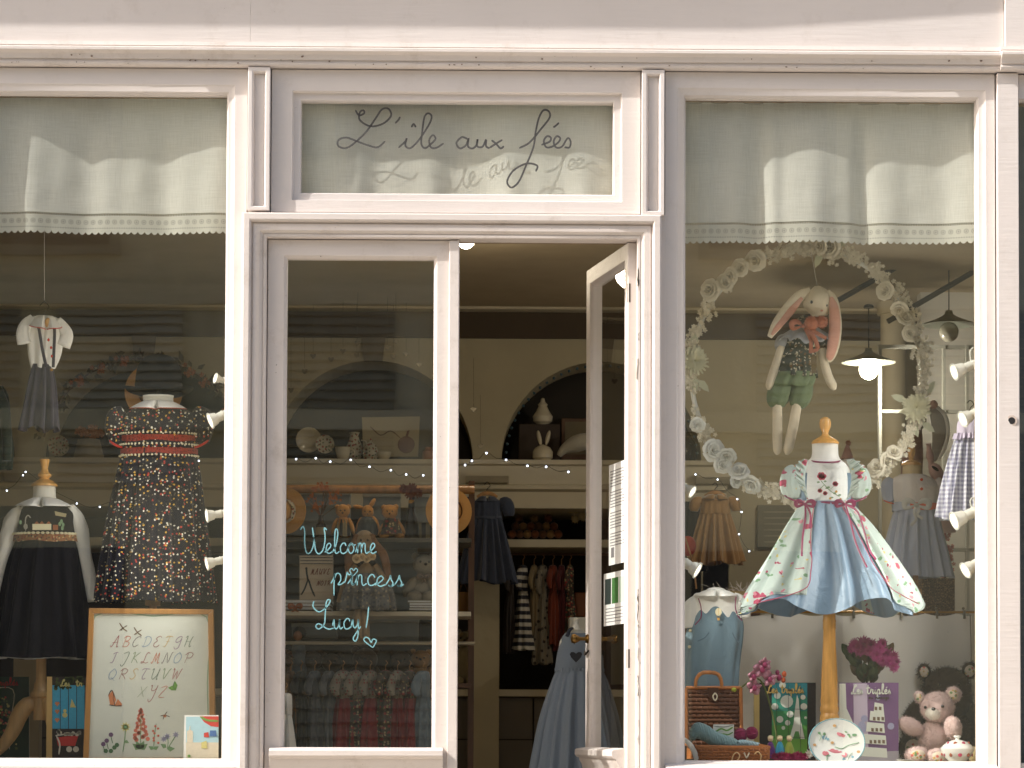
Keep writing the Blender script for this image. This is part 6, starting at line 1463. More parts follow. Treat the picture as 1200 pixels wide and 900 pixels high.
for i, (px, py, r) in enumerate(((886, 305, 11), (868, 314, 10), (857, 324, 10.5), (850, 331, 9), (833, 340, 12), (817, 498, 9), (836, 528, 12), (851, 535, 10), (847, 545, 9), (866, 553, 12), (862, 563, 9), (881, 567, 11), (1038, 341, 11), (1054, 362, 11), (1060, 373, 11), (1066, 391, 10), (1072, 400, 8), (1048, 531, 9), (1038, 541, 10), (1028, 549, 10), (975, 289, 13), (962, 288, 9))):
    inst('rose', (roses if px > 900 or py < 400 else rosew)[i % 3], hoop, W(px, py, YW2 - .03), (R.uniform(-.7, .7), R.uniform(0, 6.3), R.uniform(-.8, .8)), r * R.uniform(.9, 1.1) * S(YW2) / .036)
for i in range(320):
    a = 2 * PI * R.random(); deg = math.degrees(a)
    px, py = 946 + 137 * math.cos(a), 437 - 147 * math.sin(a)
    near = any(math.hypot(px - q[0], py - q[1]) < 12 for q in ((886, 305), (862, 319), (833, 340), (836, 528), (866, 553), (1038, 341), (1056, 366), (1067, 394)))
    if near or (25 < deg < 200 and 200 > deg > 190): continue
    inst('blossom_spray', sprays[i % 4], hoop, W(px + R.gauss(0, 3), py + R.gauss(0, 3), YW2 - .015), (R.uniform(-.5, .5), R.uniform(0, 6.3), R.uniform(-.5, .5)), R.uniform(.75, 1.2))
inst('dahlia', mum, hoop, W(813, 423, YW2 - .03), (0, 0, .3), .95); inst('dahlia', mum, hoop, W(1074, 478, YW2 - .03), (0, 1, -.2), 1.0)
LEAFC = cloth('ivory_leaf_cloth', (208, 208, 178))
lm = MB().add([(0, 0, 0), (.016, -.004, .022), (.012, -.002, .048), (0, .003, .068), (-.012, -.002, .048), (-.016, -.004, .022), (0, -.006, .03)], [(0, 1, 6), (1, 2, 6), (2, 3, 6), (3, 4, 6), (4, 5, 6), (5, 0, 6)]).mesh('cloth_leaf', LEAFC)
for px, py, a in ((813, 423, -.6), (813, 423, .7), (813, 440, 3.0), (818, 445, 2.4), (1074, 478, 1.9), (1074, 478, -1.9), (1068, 495, 2.7), (1080, 495, 2.2), (1085, 462, .6), (975, 289, 1.2), (962, 296, 3.5), (813, 405, .1), (1062, 470, -1.2)):
    inst('cloth_leaf', lm, hoop, W(px, py, YW2 - .02), (0, a, 0), .9)
for dx in (-4, 4): obj('hanging_thread', tubep(MB(), [(946 + dx, 292, .35), (946, 120, .35)], YW2, 5, sub=0), THREAD, hoop)

# rabbit doll
YR = .42
SKIN = cloth('ecru_jersey', (222, 208, 180), var=.04, bs=300); EARP = cloth('apricot_ear', (214, 160, 138)); 
t = thing('rabbit_doll', 'long-legged cloth rabbit doll with drooping apricot ears hanging inside the hoop', 'toy rabbit', W(930, 530, YR))
obj('head', tubep(MB(), [(949, 341, 8), (953, 345, 14), (957, 352, 17.5), (960, 362, 14.5), (961, 370, 9)], YR - .01, 24, .85), SKIN, t)
E1 = [(949, 339, 2.5, .0), (938, 346, 6, -.01), (924, 362, 7.5, -.015), (910, 381, 6.5, -.02), (901, 396, 3, -.02)]
obj('ear', tubep(MB(), E1, YR - .03, 16, .35), SKIN, t, label='cream ear swept down to the left')
obj('ear_lining', tubep(MB(), [(940, 349, 2, 0), (928, 363, 4.5, -.004), (913, 381, 4, -.008), (904, 393, 1.5, -.01)], YR - .047, 12, .3), EARP, t)
obj('ear', tubep(MB(), [(970, 341, 2.5), (976, 352, 6), (979, 378, 7.5), (977, 402, 7.5), (973, 418, 5.5), (971, 424, 2)], YR - .03, 16, .35), SKIN, t, label='right ear turned to show its apricot lining')
obj('ear_lining', tubep(MB(), [(974, 348, 2), (977, 360, 5.5), (978.5, 380, 6.5), (976, 402, 6.5), (972.5, 418, 4.5), (971, 422, 1.5)], YR - .042, 14, .3), EARP, t)
obj('eye', MB().ell(W(951, 354, YR - .058), (.005, .004, .006), nu=10, nv=8), EYE, t)
obj('eye', MB().ell(W(969, 358, YR - .042), (.003, .004, .005), nu=10, nv=8), EYE, t)
obj('nose', MB().ell(W(963, 364, YR - .054), (.006, .004, .004), nu=8, nv=6), EARP, t)
VEST = print_mat('sage_paisley', (74, 78, 66), [((170, 160, 130), 55, .32, .45), ((120, 96, 66), 60, .28, .4), ((200, 190, 165), 90, .25, .35)], warp=.9)
obj('body', tubep(MB(), [(948, 372, 7), (942, 384, 14), (938, 405, 19), (934, 425, 21), (931, 442, 22)], YR, 26, .6), VEST, t, auto=0)
obj('vest_skirt', (lambda mb: loftp(mb, YR, [(420, 914, 956, .55), (442, 910, 958, .6)], (.001, .006), 13, n=80))(MB()), VEST, t, auto=0)
obj('ruffle_collar', (lambda mb: mb.grid(lambda u, v: (lambda a: (W(944, 390, YR).x + (10 + (23 + 2.5 * math.sin(a * 11)) * v) * S(YR) * math.cos(a), YR + (10 + 20 * v) * S(YR) * .75 * math.sin(a) - .006, W(944, 382 + 22 * v - 6 * v * abs(math.cos(a)) + 2.5 * v * math.sin(a * 11 + 1), YR).z))(2 * PI * u), 120, 7, True))(MB()), cloth('dove_grey_lawn', (172, 172, 170)), t, auto=0, solid=.0015)
ORB = cloth('terracotta_ribbon', (166, 106, 82))
obj('sleeve_frill', ellp(MB(), 916, 402, 8, 11, YR, .8, 20), cloth('dove_grey_lawn', (172, 172, 170)), t); obj('sleeve_frill', ellp(MB(), 965, 400, 8, 10, YR, .8, -20), VEST, t)
obj('arm', tubep(MB(), [(916, 406, 4.6), (910, 425, 5), (905, 442, 5.6), (902, 452, 5), (901, 457, 2)], YR - .01, 14), SKIN, t)
obj('arm', tubep(MB(), [(963, 408, 4.6), (966, 425, 5), (971, 442, 5.4), (976, 452, 5), (978, 457, 2)], YR - .01, 14), SKIN, t)
SAGE = cloth('sage_cotton', (112, 126, 92))
obj('shorts', (lambda mb: loftp(mb, YR, [(436, 910, 957, .6), (446, 905, 955), (453, 904, 952)], (.002, .004), 11, .6, 80, 5))(MB()), SAGE, t, auto=0)
for pts in ([(918, 448, 12), (913, 460, 13.5), (911, 470, 12.5), (911, 477, 8)], [(940, 448, 13), (939, 460, 13.5), (936, 470, 12), (934, 477, 8)]): obj('shorts_leg', tubep(MB(), pts, YR, 34, .75, 5, lambda v, th: 1 + .05 * math.sin(th * 8 + v)), SAGE, t, auto=0)
obj('leg', tubep(MB(), [(911, 474, 5.6), (911, 495, 5.8), (911, 520, 5.6), (911, 529, 4.6), (911, 533, 1.5)], YR - .005, 16), SKIN, t)
obj('leg', tubep(MB(), [(934, 474, 5.8), (930, 497, 6), (925, 520, 6), (923, 528, 5), (922, 533, 1.6)], YR - .005, 16), SKIN, t)
for a, b, r in ((951, 379, 8), (963, 377, 6.5)): obj('pompom', ellp(MB(), a, b, r, r, YR - .075, fz=700, L=.007, nu=12, nv=8), mat('orange_pompom', (190, 118, 84), rough=.9, sheen=.4), t, auto=0)
obj('ribbon_bow', bow(MB(), 941, 382, YR - .07, 13, (0, 0)), ORB, t)
for pts in ([(944, 384, 2.2, 0), (953, 395, 2.6, -.01), (958, 408, 2.4, -.005), (952, 412, 2, 0)], [(946, 384, 2, 0), (957, 391, 2.4, -.01), (968, 397, 2.2, -.01)], [(944, 385, 2.2, .005), (950, 398, 2.4, 0), (950, 414, 2.2, .0)]): obj('ribbon_tail', tubep(MB(), pts, YR - .075, 8, .35), ORB, t)
obj('tag', MB().pp([(950, 418), (957, 417), (957, 437), (951, 438)], YR - .09, .002), mat('sepia_tag', (104, 88, 56)), t)
obj('hanging_thread', tubep(MB(), [(958, 337, .3), (950, 292, .3)], YR, 5, sub=0), THREAD, t)

# main dress on a turned stand
YM = .33
t = thing('mannequin', 'white bust with an oval turned finial on a honey-coloured baluster stand', 'mannequin', W(972, 893, YM))
obj('bust', (lambda mb: loftp(mb, YM, [(519, 951.5, 982, .85), (535, 951, 983, .85), (543, 944, 990, .7), (552, 940, 996), (575, 941, 995), (588, 943, 991)], n=70, dep=.5))(MB()), mat('white_bust', (232, 230, 222), rough=.5, bump=.05), t)
obj('finial', lathep(MB(), 967, [(16, 520.5), (16.2, 518.5), (14, 516), (9, 513), (4.6, 510.5), (3.6, 508), (4, 506), (6.4, 501), (7, 496), (6, 491.5), (3, 489), (.5, 488.5)], YM, 32), OAK, t)
obj('baluster', lathep(MB(), 972, [(11.5, 893), (11.5, 842), (11, 838), (10, 836), (11, 833), (11, 829), (9.8, 826), (10.5, 822), (9.8, 812), (9.6, 795), (8.6, 775), (7.6, 755), (7.2, 738), (7.9, 736), (7.4, 734), (7.9, 732), (7.4, 730), (7.9, 728), (7.3, 725), (7.2, 706)], YM, 32), OAK, t)
obj('bolt', MB().tube([W(973, 716, YM - .026), W(973, 716, YM - .02)], .003, 8), BLACK, t)
obj('pole', MB().tube([W(970, 710, YM), W(968, 590, YM)], .014, 12), OAK2, t)
MINT = print_mat('mint_rosebud_cotton', (190, 204, 196), [((120, 156, 120), 22, .15, .5), ((178, 80, 104), 17, .19, .36), ((210, 140, 152), 24, .16, .32), ((204, 188, 120), 28, .12, .3), ((160, 70, 92), 30, .12, .25)], warp=.6)
SATIN = mat('powder_blue_satin', (130, 156, 178), rough=.42, sheen=.2, bump=.12, bs=300, var=.04, spec=.6)
BURG = mat('burgundy_ribbon', (128, 38, 78), rough=.4, bump=.1); YOKE = cloth('white_yoke', (232, 234, 230))
t = thing('dress', 'powder blue satin party dress with a rosebud overskirt and burgundy ribbons', 'dress', W(970, 718, YM))
obj('yoke', (lambda mb: loftp(mb, YM, [(539, 950, 984, .8), (545, 944, 991, .74), (555, 942, 994), (572, 942, 994), (592, 943, 992)], (0, .0004), 30, .66, 110, 5, grow=.004))(MB()), YOKE, t, auto=0)
for sg, a, b in ((-1, 929, 952), (1, 984, 1006)):
    obj('side_panel', (lambda mb: loftp(mb, YM, [(555, a, b, .9), (590, a + (6 if sg < 0 else 0), b - (0 if sg < 0 else 8), .9)], n=30, dep=.6))(MB()), SATIN, t)
obj('neck_piping', tubep(MB(), [(967 + 17.5 * math.cos(a), 539.5 - 4.5 * math.sin(a), 1.1, 17 * S(YM) * 1.35 * math.sin(a)) for a in [2 * PI * i / 24 for i in range(25)]], YM, 8, sub=2), BURG, t)
SKS = [(588, 940, 995, .68), (596, 938, 998, .64), (620, 924, 1018, .54), (655, 905, 1042, .5), (690, 884, 1064, .5), (712, 872, 1074, .5)]
mb = MB(); loftp(mb, YM, SKS, (.0008, .027), 13, .5, 300, 8, 4, hemw=.03); obj('satin_skirt', mb, SATIN, t, auto=0)
def OPEN(sg, v):
    return math.radians(float(np.interp(v, [0, .3, .6, .85, .93, 1], [30, 27, 21, 20, 34, 62] if sg < 0 else [30, 31, 33, 40, 52, 72])))
def gap(sg):
    def f(v):
        a = OPEN(sg, v)
        return (-PI / 2 + a, PI / 2 - .05) if sg > 0 else (PI / 2 + .05, 3 * PI / 2 - a)
    return f
for sg in (1, -1):
    mb = MB(); loftp(mb, YM, [(q_[0] - .5, *q_[1:]) for q_ in SKS], (.0008, .027), 13, .5, 150, 8, 4, gap(sg), .03, grow=.011); obj('overskirt_panel', mb, MINT, t, auto=0, solid=.0015)
    # burgundy piping along the open edge
for sg in (1, -1):
    cx = 967.5; pts = []
    for i in range(16):
        v = i / 15; py = 590 + 119 * v; l = np.interp(py, [590, 598, 620, 655, 685, 709], [939, 936, 922, 903, 885, 871]); r = np.interp(py, [590, 598, 620, 655, 685, 709], [996, 1000, 1020, 1044, 1063, 1074])
        a = -PI / 2 + sg * OPEN(sg, v); c_ = (l + r) / 2; rx = (r - l) / 2
        pts.append((c_ + (rx + 3.6) * math.cos(a), py, .55, ((rx + 4) * .56) * S(YM) * math.sin(a) - .012 - .012 * v))
    obj('edge_piping', tubep(MB(), pts, YM, 6, sub=3), mat('rose_piping', (176, 80, 104), bump=0), t)
obj('waist_piping', (lambda mb: loftp(mb, YM, [(589, 941, 994), (591.5, 941, 994)], dep=.66, n=80, sub=2, grow=.008))(MB()), BURG, t)
for sg, cx in ((-1, 930), (1, 1005)):
    obj('sleeve', tubep(MB(), [(cx - sg * 4, 549, 7), (cx + sg * 1, 556, 12), (cx + sg * 2, 568, 14), (cx + sg * 0, 578, 12), (cx - sg * 0, 584, 10)], YM, 48, .85, 5, lambda v, th: 1 + .06 * math.sin(th * 10)), MINT, t, auto=0)
    ring = [(cx + 10.5 * math.cos(a), 584 + 3.2 * math.sin(a) - sg * 4 * math.cos(a), 1.1, -.026 * math.sin(a)) for a in [2 * PI * i / 18 for i in range(19)]]
    obj('sleeve_edging', tubep(MB(), ring, YM, 8, sub=2), BURG, t)
    def fr(u, v, sg=sg, cx=cx):
        w_ = math.sin(PI * u) ** .6; py = 541 + 46 * u; bx = 967 + sg * (22 + 5 * math.sin(PI * u))
        px = bx + sg * (13 + 1.8 * math.sin(u * 40)) * v * w_; p = W(px, py - 9 * v * w_, YM); return (p.x, YM - .082 - .03 * v * w_ + .014 * math.sin(u * 44 + 1) * v + (1 - w_) * .02, p.z)
    obj('shoulder_frill', MB().grid(fr, 70, 6), MINT, t, auto=0, solid=.0015)
ym = YM - .118
mb = MB()
for x, y, r in ((963, 558, 5.4), (979, 567, 3.4), (961, 575, 2.8), (967, 578, 2.8)): 
    for k in range(6): mb.pc(x + r * .55 * math.cos(k), y + r * .45 * math.sin(k * 1.04), r * .5, ym, .002, 7)
mb.cur = 1
mb.stroke([(962, 563), (966, 568), (974, 576), (984, 582)], .9, ym); mb.stroke([(966, 568), (962, 572), (958, 576)], .8, ym); mb.stroke([(972, 574), (977, 570)], .8, ym)
for x, y in ((959, 565), (967, 564), (971, 571), (978, 578), (984, 580), (975, 583), (969, 572)): mb.pc(x, y, 1.9, ym, .002, 6, 1.1)
mb.cur = 2
for x, y in ((980, 576), (973, 584), (985, 585)): mb.pc(x, y, 1.6, ym, .002, 6)
obj('rose_embroidery', mb, [mat('rose_thread', (190, 70, 90)), mat('sage_thread', (120, 150, 110)), mat('gold_thread', (206, 160, 80))], t)
for px, dd in ((943, 0), (990, 1)):
    obj('ribbon_bow', bow(MB(), px, 591, YM - .12, 10, (0, 0)), BURG, t)
    tails = ([[(943, 592), (941, 610), (936, 632), (933, 655)], [(944, 592), (947, 605), (944, 622)]], [[(990, 592), (994, 615), (998, 640), (1008, 668)], [(991, 592), (1002, 602), (1007, 625), (1011, 648), (1016, 660)]])[dd]
    for q in tails: obj('ribbon_tail', tubep(MB(), [(a, b, 1.15, -.02 - .05 * i) for i, (a, b) in enumerate(q)], YM - .115, 8, .4, 5), BURG, t)

# grey dress behind
YG3 = .8
t = thing('mannequin', 'buff child bust with an oval wooden finial wearing the grey-blue dress', 'mannequin', W(1072, 715, YG3))
obj('bust', (lambda mb: loftp(mb, YG3, [(544, 1058, 1080, .85), (557, 1057, 1081, .85), (563, 1052, 1090), (596, 1053, 1092)], n=60, dep=.42))(MB()), mat('buff_bust', (196, 172, 128), rough=.8), t)
obj('finial', lathep(MB(), 1068, [(12.5, 545.5), (12, 543), (8, 541), (3.5, 539), (2.8, 537), (3.2, 535), (4.8, 530), (4.6, 526), (2.8, 522), (.5, 521)], YG3, 28), OAK, t)
obj('stand_block', MB().bx(X(1067, YG3), X(1079, YG3), YG3 - .025, YG3 + .025, Z(712, YG3), Z(688, YG3)), OAK2, t, bevel=.003)
obj('pole', MB().tube([W(1073, 892, YG3), W(1073, 640, YG3)], .011, 12), OAK2, t)
GB = mat('grey_blue_chambray', (164, 168, 180), rough=.7, sheen=.3, bump=.25, bs=300, var=.06); OR = cloth('orange_sash', (206, 84, 48)); BEIG = cloth('oyster_cotton', (214, 204, 194))
t = thing('dress', 'grey-blue dress with orange buttons, sash and a bow, seen from behind', 'dress', W(1072, 678, YG3))
mb = MB(); loftp(mb, YG3, [(556, 1056, 1082, .8), (562, 1047, 1094), (575, 1045, 1100), (595, 1049, 1099)], (0, .002), 13, .6, 80, 5, grow=.004); obj('bodice', mb, BEIG, t, auto=0)
mb = MB(); loftp(mb, YG3, [(594, 1049, 1099, .62), (612, 1044, 1102, .56), (645, 1036, 1110), (676, 1030, 1117)], (.0008, .014), 17, .5, 220, 6, 5); obj('skirt', mb, GB, t, auto=0)
for sg, cx in ((-1, 1044), (1, 1098)):
    obj('sleeve', tubep(MB(), [(cx - sg * 2, 562, 5), (cx + sg * 2, 568, 9), (cx + sg * 2, 578, 9), (cx + sg * 1, 588, 7)], YG3, 30, .8, 5, lambda v, th: 1 + .05 * math.sin(th * 8)), BEIG if sg > 0 else GB, t, auto=0)
    obj('sleeve_edging', tubep(MB(), [(cx + sg + 7.4 * math.cos(a), 588 + 2 * math.sin(a) - 2 * sg * math.cos(a), .7, -.02 * math.sin(a)) for a in [2 * PI * i / 16 for i in range(17)]], YG3, 6), OR, t)
obj('sash', (lambda mb: loftp(mb, YG3, [(590, 1049, 1099), (598, 1049, 1099)], dep=.62, n=70, sub=3, grow=.008))(MB()), OR, t)
obj('sash_front', (lambda mb: loftp(mb, YG3, [(589, 1047, 1083), (599, 1047, 1083)], dep=.8, n=70, sub=3, grow=.006))(MB()), GB, t)
for y in (562, 573, 587): obj('button', MB().ell(W(1080, y, YG3 - .105), (.006, .004, .006), nu=10, nv=6), OR, t)
obj('bow', bow(MB(), 1074, 592, YG3 - .13, 14, (24, 16), 7), mat('oyster_satin', (178, 172, 160), rough=.5), t)
# gingham dress at the right edge
YQ = .34
LIL = cloth('lilac_cotton', (206, 196, 214)); GING = stripe_mat('grey_gingham', (222, 222, 228), (146, 146, 170), 62, .5, cross=True)
t = thing('dress', 'lilac and grey gingham dress hanging beside the spotlights at the right edge', 'dress', W(1135, 607, YQ))
mb = MB(); loftp(mb, YQ, [(488, 1128, 1150), (496, 1122, 1158), (512, 1121, 1160)], (0, .002), 10, .45, 60, 4); obj('bodice', mb, LIL, t, auto=0)
mb = MB(); loftp(mb, YQ, [(511, 1120, 1160), (540, 1112, 1170), (575, 1104, 1180), (607, 1099, 1186)], (.003, .016), 18, .4, 260, 6, 5, hemw=.008); obj('gingham_skirt', mb, GING, t, auto=0)
obj('frill', (lambda mb: loftp(mb, YQ, [(508, 1119, 1161), (515, 1117, 1163)], (.004, .006), 26, .5, 160, 3))(MB()), LIL, t, auto=0)
hanger(1137, 484, YQ, 14, 'orange-brown wooden hanger carrying the gingham dress', wood('amber_wood', (190, 120, 60)), 16, 70)
# toys behind on the right
t = thing('party_hat_toy', 'small toy with a pointed brown party hat behind the blue dress', 'toy', W(993, 560, .9)); obj('cone_hat', lathep(MB(), 993, [(8, 538), (5, 530), (1.6, 521)], .9, 20), cloth('rose_brown_felt', (150, 108, 92)), t); obj('pompom', ellp(MB(), 994, 519, 3, 3, .9, fz=60, L=.006), BR[0], t); obj('head', ellp(MB(), 993, 546, 9, 10, .9), BEIG, t); obj('body', tubep(MB(), [(993, 553, 6), (994, 570, 10), (995, 600, 12)], .9, 14), GB, t)
PINKS = cloth('blush_cotton', (208, 172, 160))
t = thing('rabbit_doll', 'blush pink toy rabbit lying face up right of the grey dress', 'toy rabbit', W(1100, 620, 1.0))
obj('head', ellp(MB(), 1097, 553, 8, 11, .98, .9, -30), PINKS, t); obj('body', tubep(MB(), [(1100, 558, 8), (1104, 575, 14), (1106, 600, 15), (1108, 625, 12)], 1.0, 18, .8), PINKS, t)
obj('eye_mask', ellp(MB(), 1096, 549, 5, 1.8, .94, .4, 35), BLACK, t)
obj('frill_edge', tubep(MB(), [(1088, 520, 3), (1090, 535, 4), (1092, 548, 4)], .98, 12, wave=lambda v, th: 1 + .2 * math.sin(v * 40)), PINKS, t)
t = thing('rabbit_doll', 'grey-eared toy rabbit hanging behind the dahlia at the right of the hoop', 'toy rabbit', W(1090, 545, 1.3))
obj('head', ellp(MB(), 1077, 492, 9, 12, 1.3), cloth('fawn_cloth', (150, 128, 98)), t)
obj('ear', tubep(MB(), [(1088, 474, 4), (1097, 485, 8), (1101, 505, 9), (1098, 525, 6), (1094, 540, 3)], 1.28, 16, .4), cloth('grey_ear_cloth', (168, 160, 148)), t)
obj('ear_edge', tubep(MB(), [(1094, 474, 2), (1107, 486, 2.4), (1111, 505, 2.4), (1107, 525, 2.2), (1100, 538, 1.5)], 1.27, 10), WHITE, t)
obj('topknot', ellp(MB(), 1094, 474, 5, 5, 1.26, fz=80), PINKS, t); obj('body', tubep(MB(), [(1074, 502, 7), (1070, 525, 12), (1068, 560, 13)], 1.32, 16), cloth('rose_brown_felt', (150, 108, 92)), t)
t = thing('cork_box', 'brown glittery cork-covered box on the ledge below the grey dress', 'box', W(1096, 718, .95)); obj('box', MB().bx(X(1078, .95), X(1116, .95), .9, 1.05, Z(720, .95), Z(676, .95)), print_mat('cork', (112, 84, 54), [((160, 126, 84), 130, .35, .5), ((70, 50, 34), 120, .3, .5)]), t, bevel=.004)
t = thing('coral_spray', 'dried coral-pink flower spray below the gingham hem', 'dried flowers', W(1110, 690, 1.0))
mc = spray_mesh('blossom', .03, cloth('coral_petal', (190, 110, 100))); 
for i in range(14): inst('blossom', mc, t, W(1100 + R.uniform(-3, 14), 625 + R.uniform(0, 50), 1.0 - R.random() * .03), (0, R.uniform(0, 6), 0), R.uniform(.5, .9))
obj('stems', tubep(MB(), [(1108, 695, 2), (1106, 650, 1.5), (1108, 622, 1)], 1.0, 6), BR[1], t)
t = thing('lace_fan', 'cream lace-covered basket on the side table left of the blue dress', 'basket', W(860, 712, 1.0))
obj('basket', lathep(MB(), 857, [(22, 712), (27, 700), (28, 694), (26, 694), (20, 708)], 1.0, 30), mat('straw_weave', (196, 170, 120), bump=.8, bs=120), t)
for i in range(26):
    a = R.uniform(-1.3, 1.3); L_ = R.uniform(8, 24); x0 = 857 + R.uniform(-18, 18)
    obj('grass_stem', tubep(MB(), [(x0, 696, .4), (x0 + math.sin(a) * L_ * .6, 696 - L_ * .4, .4), (x0 + math.sin(a) * L_, 697 - L_ * .6 * math.cos(a) - 3, .3)], .98, 4, sub=2), BEIG, t)
t = thing('side_table', 'dark low table under the lace basket, left of the right window', 'table', (X(850, 1.1), 1.1, .03)); obj('top', MB().bx(X(800, 1.1), X(885, 1.1), .9, 1.3, Z(722, 1.1), Z(713, 1.1)), DARKWOOD, t, bevel=.003)
for a in (805, 878): obj('leg', MB().bx(X(a, 1.1) - .015, X(a, 1.1) + .015, 1.05, 1.08, .03, Z(722.5, 1.1)), DARKWOOD, t)
t = thing('shoulder_bag', 'red shoulder bag with a tan strap hanging at the left edge of the right window', 'bag', W(806, 650, 1.5)); obj('bag', ellp(MB(), 806, 640, 10, 12, 1.5, .5), cloth('red_felt', (170, 52, 34)), t); obj('strap', tubep(MB(), [(803, 630, 1), (812, 660, 1), (816, 690, 1)], 1.45, 8), OAK2, t)
t = thing('dark_coat', 'dark jacket behind the velvet dress at the left of the right window', 'coat', W(812, 680, 3.3)); obj('body', (lambda mb: loftp(mb, 3.34, [(588, 800, 822), (600, 796, 828), (670, 792, 830)], (0, .01), 7, .4, 50, 4))(MB()), cloth('ink_wool', (36, 38, 44)), t, auto=0)
t = thing('dark_vase', 'dark glazed vase on the long shelf at the left of the right window', 'vase', W(806, 537, YS)); obj('body', lathep(MB(), 806, [(8, 537), (11, 525), (9, 512), (4, 505), (5, 500)], YS, 20), mat('black_glaze', (34, 26, 22)), t); t.location.z += zs - W(806, 537, YS).z
t = thing('painted_reflection', 'faint grey stand-in for a reflected plaque, on the wall beyond the velvet dress', 'reflection', W(915, 618, 3.45)); obj('board', MB().pp([(888, 592), (942, 592), (942, 641), (888, 641)], 3.47, .02), mat('plaque_reflection_grey', (116, 110, 90)), t, smooth=False)  # reflection of a plaque across the street, built as a grey panel
mb = MB()
for i in range(6): mb.stroke([(895, 600 + i * 7), (914, 600 + i * 7), (934 - (i % 3) * 6, 600 + i * 7)], 1.6, 3.465)
obj('reflected_lines', mb, mat('plaque_reflection_pale', (150, 142, 118), bump=0), t)

# backdrop cloth clipped to a brass rail
YBk = .68
t = thing('backdrop_cloth', 'off-white cloth clipped along a brass rail behind the low display', 'cloth', W(1000, 893, YBk))
def bk(u, v):
    px = 862 + 277 * u; py = 719 + 176 * v; sag = 3 * abs(math.sin(u * PI * 7.5)) * (1 - v) ** 3; p = W(px, py + sag, YBk)
    return (p.x, YBk + .012 * math.sin(u * 30 + 2 * v) * (.3 + v) + .01 * math.sin(u * 13 + v * 3), p.z)
obj('cloth', MB().grid(bk, 160, 30), mat('calico', (242, 238, 230), rough=.9, bump=.3, bs=300, var=.04, transl=.2), t, auto=0)
obj('hem_crease', tubep(MB(), [(1137, 720, .8), (1138, 780, .8), (1135, 890, .8)], YBk - .01, 6), mat('calico_edge', (150, 140, 124)), t)
obj('brass_rail', tubep(MB(), [(862, 717, 1.4), (1148, 717.5, 1.4)], YBk, 10, sub=0), BRASS, t)
for px in (905, 1000, 1056, 1097, 1129): obj('clip', MB().bx(X(px - 1.2, YBk), X(px + 1.2, YBk), YBk - .014, YBk + .012, Z(723, YBk), Z(713, YBk)).ell(W(px, 713, YBk), .006, nu=8, nv=6), mat('steel_clip', (120, 112, 96), metal=.7, rough=.35), t)

# romper
YZ = .42
CHB = mat('denim_blue_cotton', (114, 138, 150), rough=.8, sheen=.3, bump=.3, bs=260, var=.06)
t = thing('romper', 'dusty blue romper with an embroidered balloon over a white collared shirt', 'romper', W(832, 840, YZ))
obj('shirt_body', (lambda mb: loftp(mb, YZ, [(694, 824, 852, .6), (699, 812, 866), (730, 812, 868)], dep=.4, n=60, sub=5))(MB()), WHITE, t, auto=0)
for pts in ([(820, 703, 8), (811, 712, 11), (806, 726, 12), (806, 736, 10)], [(858, 700, 7), (866, 706, 9), (871, 716, 9), (872, 724, 8)]): obj('shirt_sleeve', tubep(MB(), pts, YZ, 26, .6, 5, lambda v, th: 1 + .04 * math.sin(th * 5 + v * 6)), WHITE, t, auto=0)
mb = MB(); loftp(mb, YZ, [(704, 819, 861, .4), (712, 816, 862), (728, 811, 868), (745, 806, 868), (775, 803, 864), (800, 802, 862), (840, 802, 860)], (.001, .006), 8, .42, 120, 6, 3, grow=.006); obj('romper_body', mb, CHB, t, auto=0)
obj('collar', collar(MB(), 839, 695, YZ, 14, 9.5, 5, 1.15, .16, .04), WHITE, t, solid=.003)
obj('collar_fold', ellp(MB(), 839, 694, 13, 6, YZ - .02, .8), WHITE, t)
for q in ([(817, 702), (820, 712), (820, 724), (813, 733)], [(861, 700), (860, 712), (863, 722), (868, 728)]): obj('red_piping', tubep(MB(), [(a, b, .6, -.055) for a, b in q], YZ, 6), BURG, t)
for q in ([(816, 752), (824, 748), (829, 742)], [(856, 742), (860, 750), (865, 754)]): obj('pocket_seam', tubep(MB(), [(a, b, .6, -.068) for a, b in q], YZ, 6), mat('seam_blue', (90, 110, 124)), t)
for a, b in ((809, 739), (808, 758)): obj('button', MB().ell(W(a, b, YZ - .03), (.006, .004, .006), nu=10, nv=6), mat('cream_button', (216, 206, 170), rough=.3), t)
yz = YZ - .074
mb = MB(); mb.pc(842, 717, 3.8, yz, .003, 14, 4.6); mb.cur = 1; mb.pp([(840.4, 724), (843.6, 724), (843.2, 727), (840.8, 727)], yz, .003); mb.stroke([(839.5, 720), (840.6, 724)], .5, yz); mb.stroke([(844.5, 720), (843.4, 724)], .5, yz); mb.stroke([(842, 712.5), (842, 721)], .7, yz - .001)
obj('balloon_emblem', mb, [mat('cream_thread', (224, 214, 176)), mat('gold_thread', (206, 160, 80))], t)

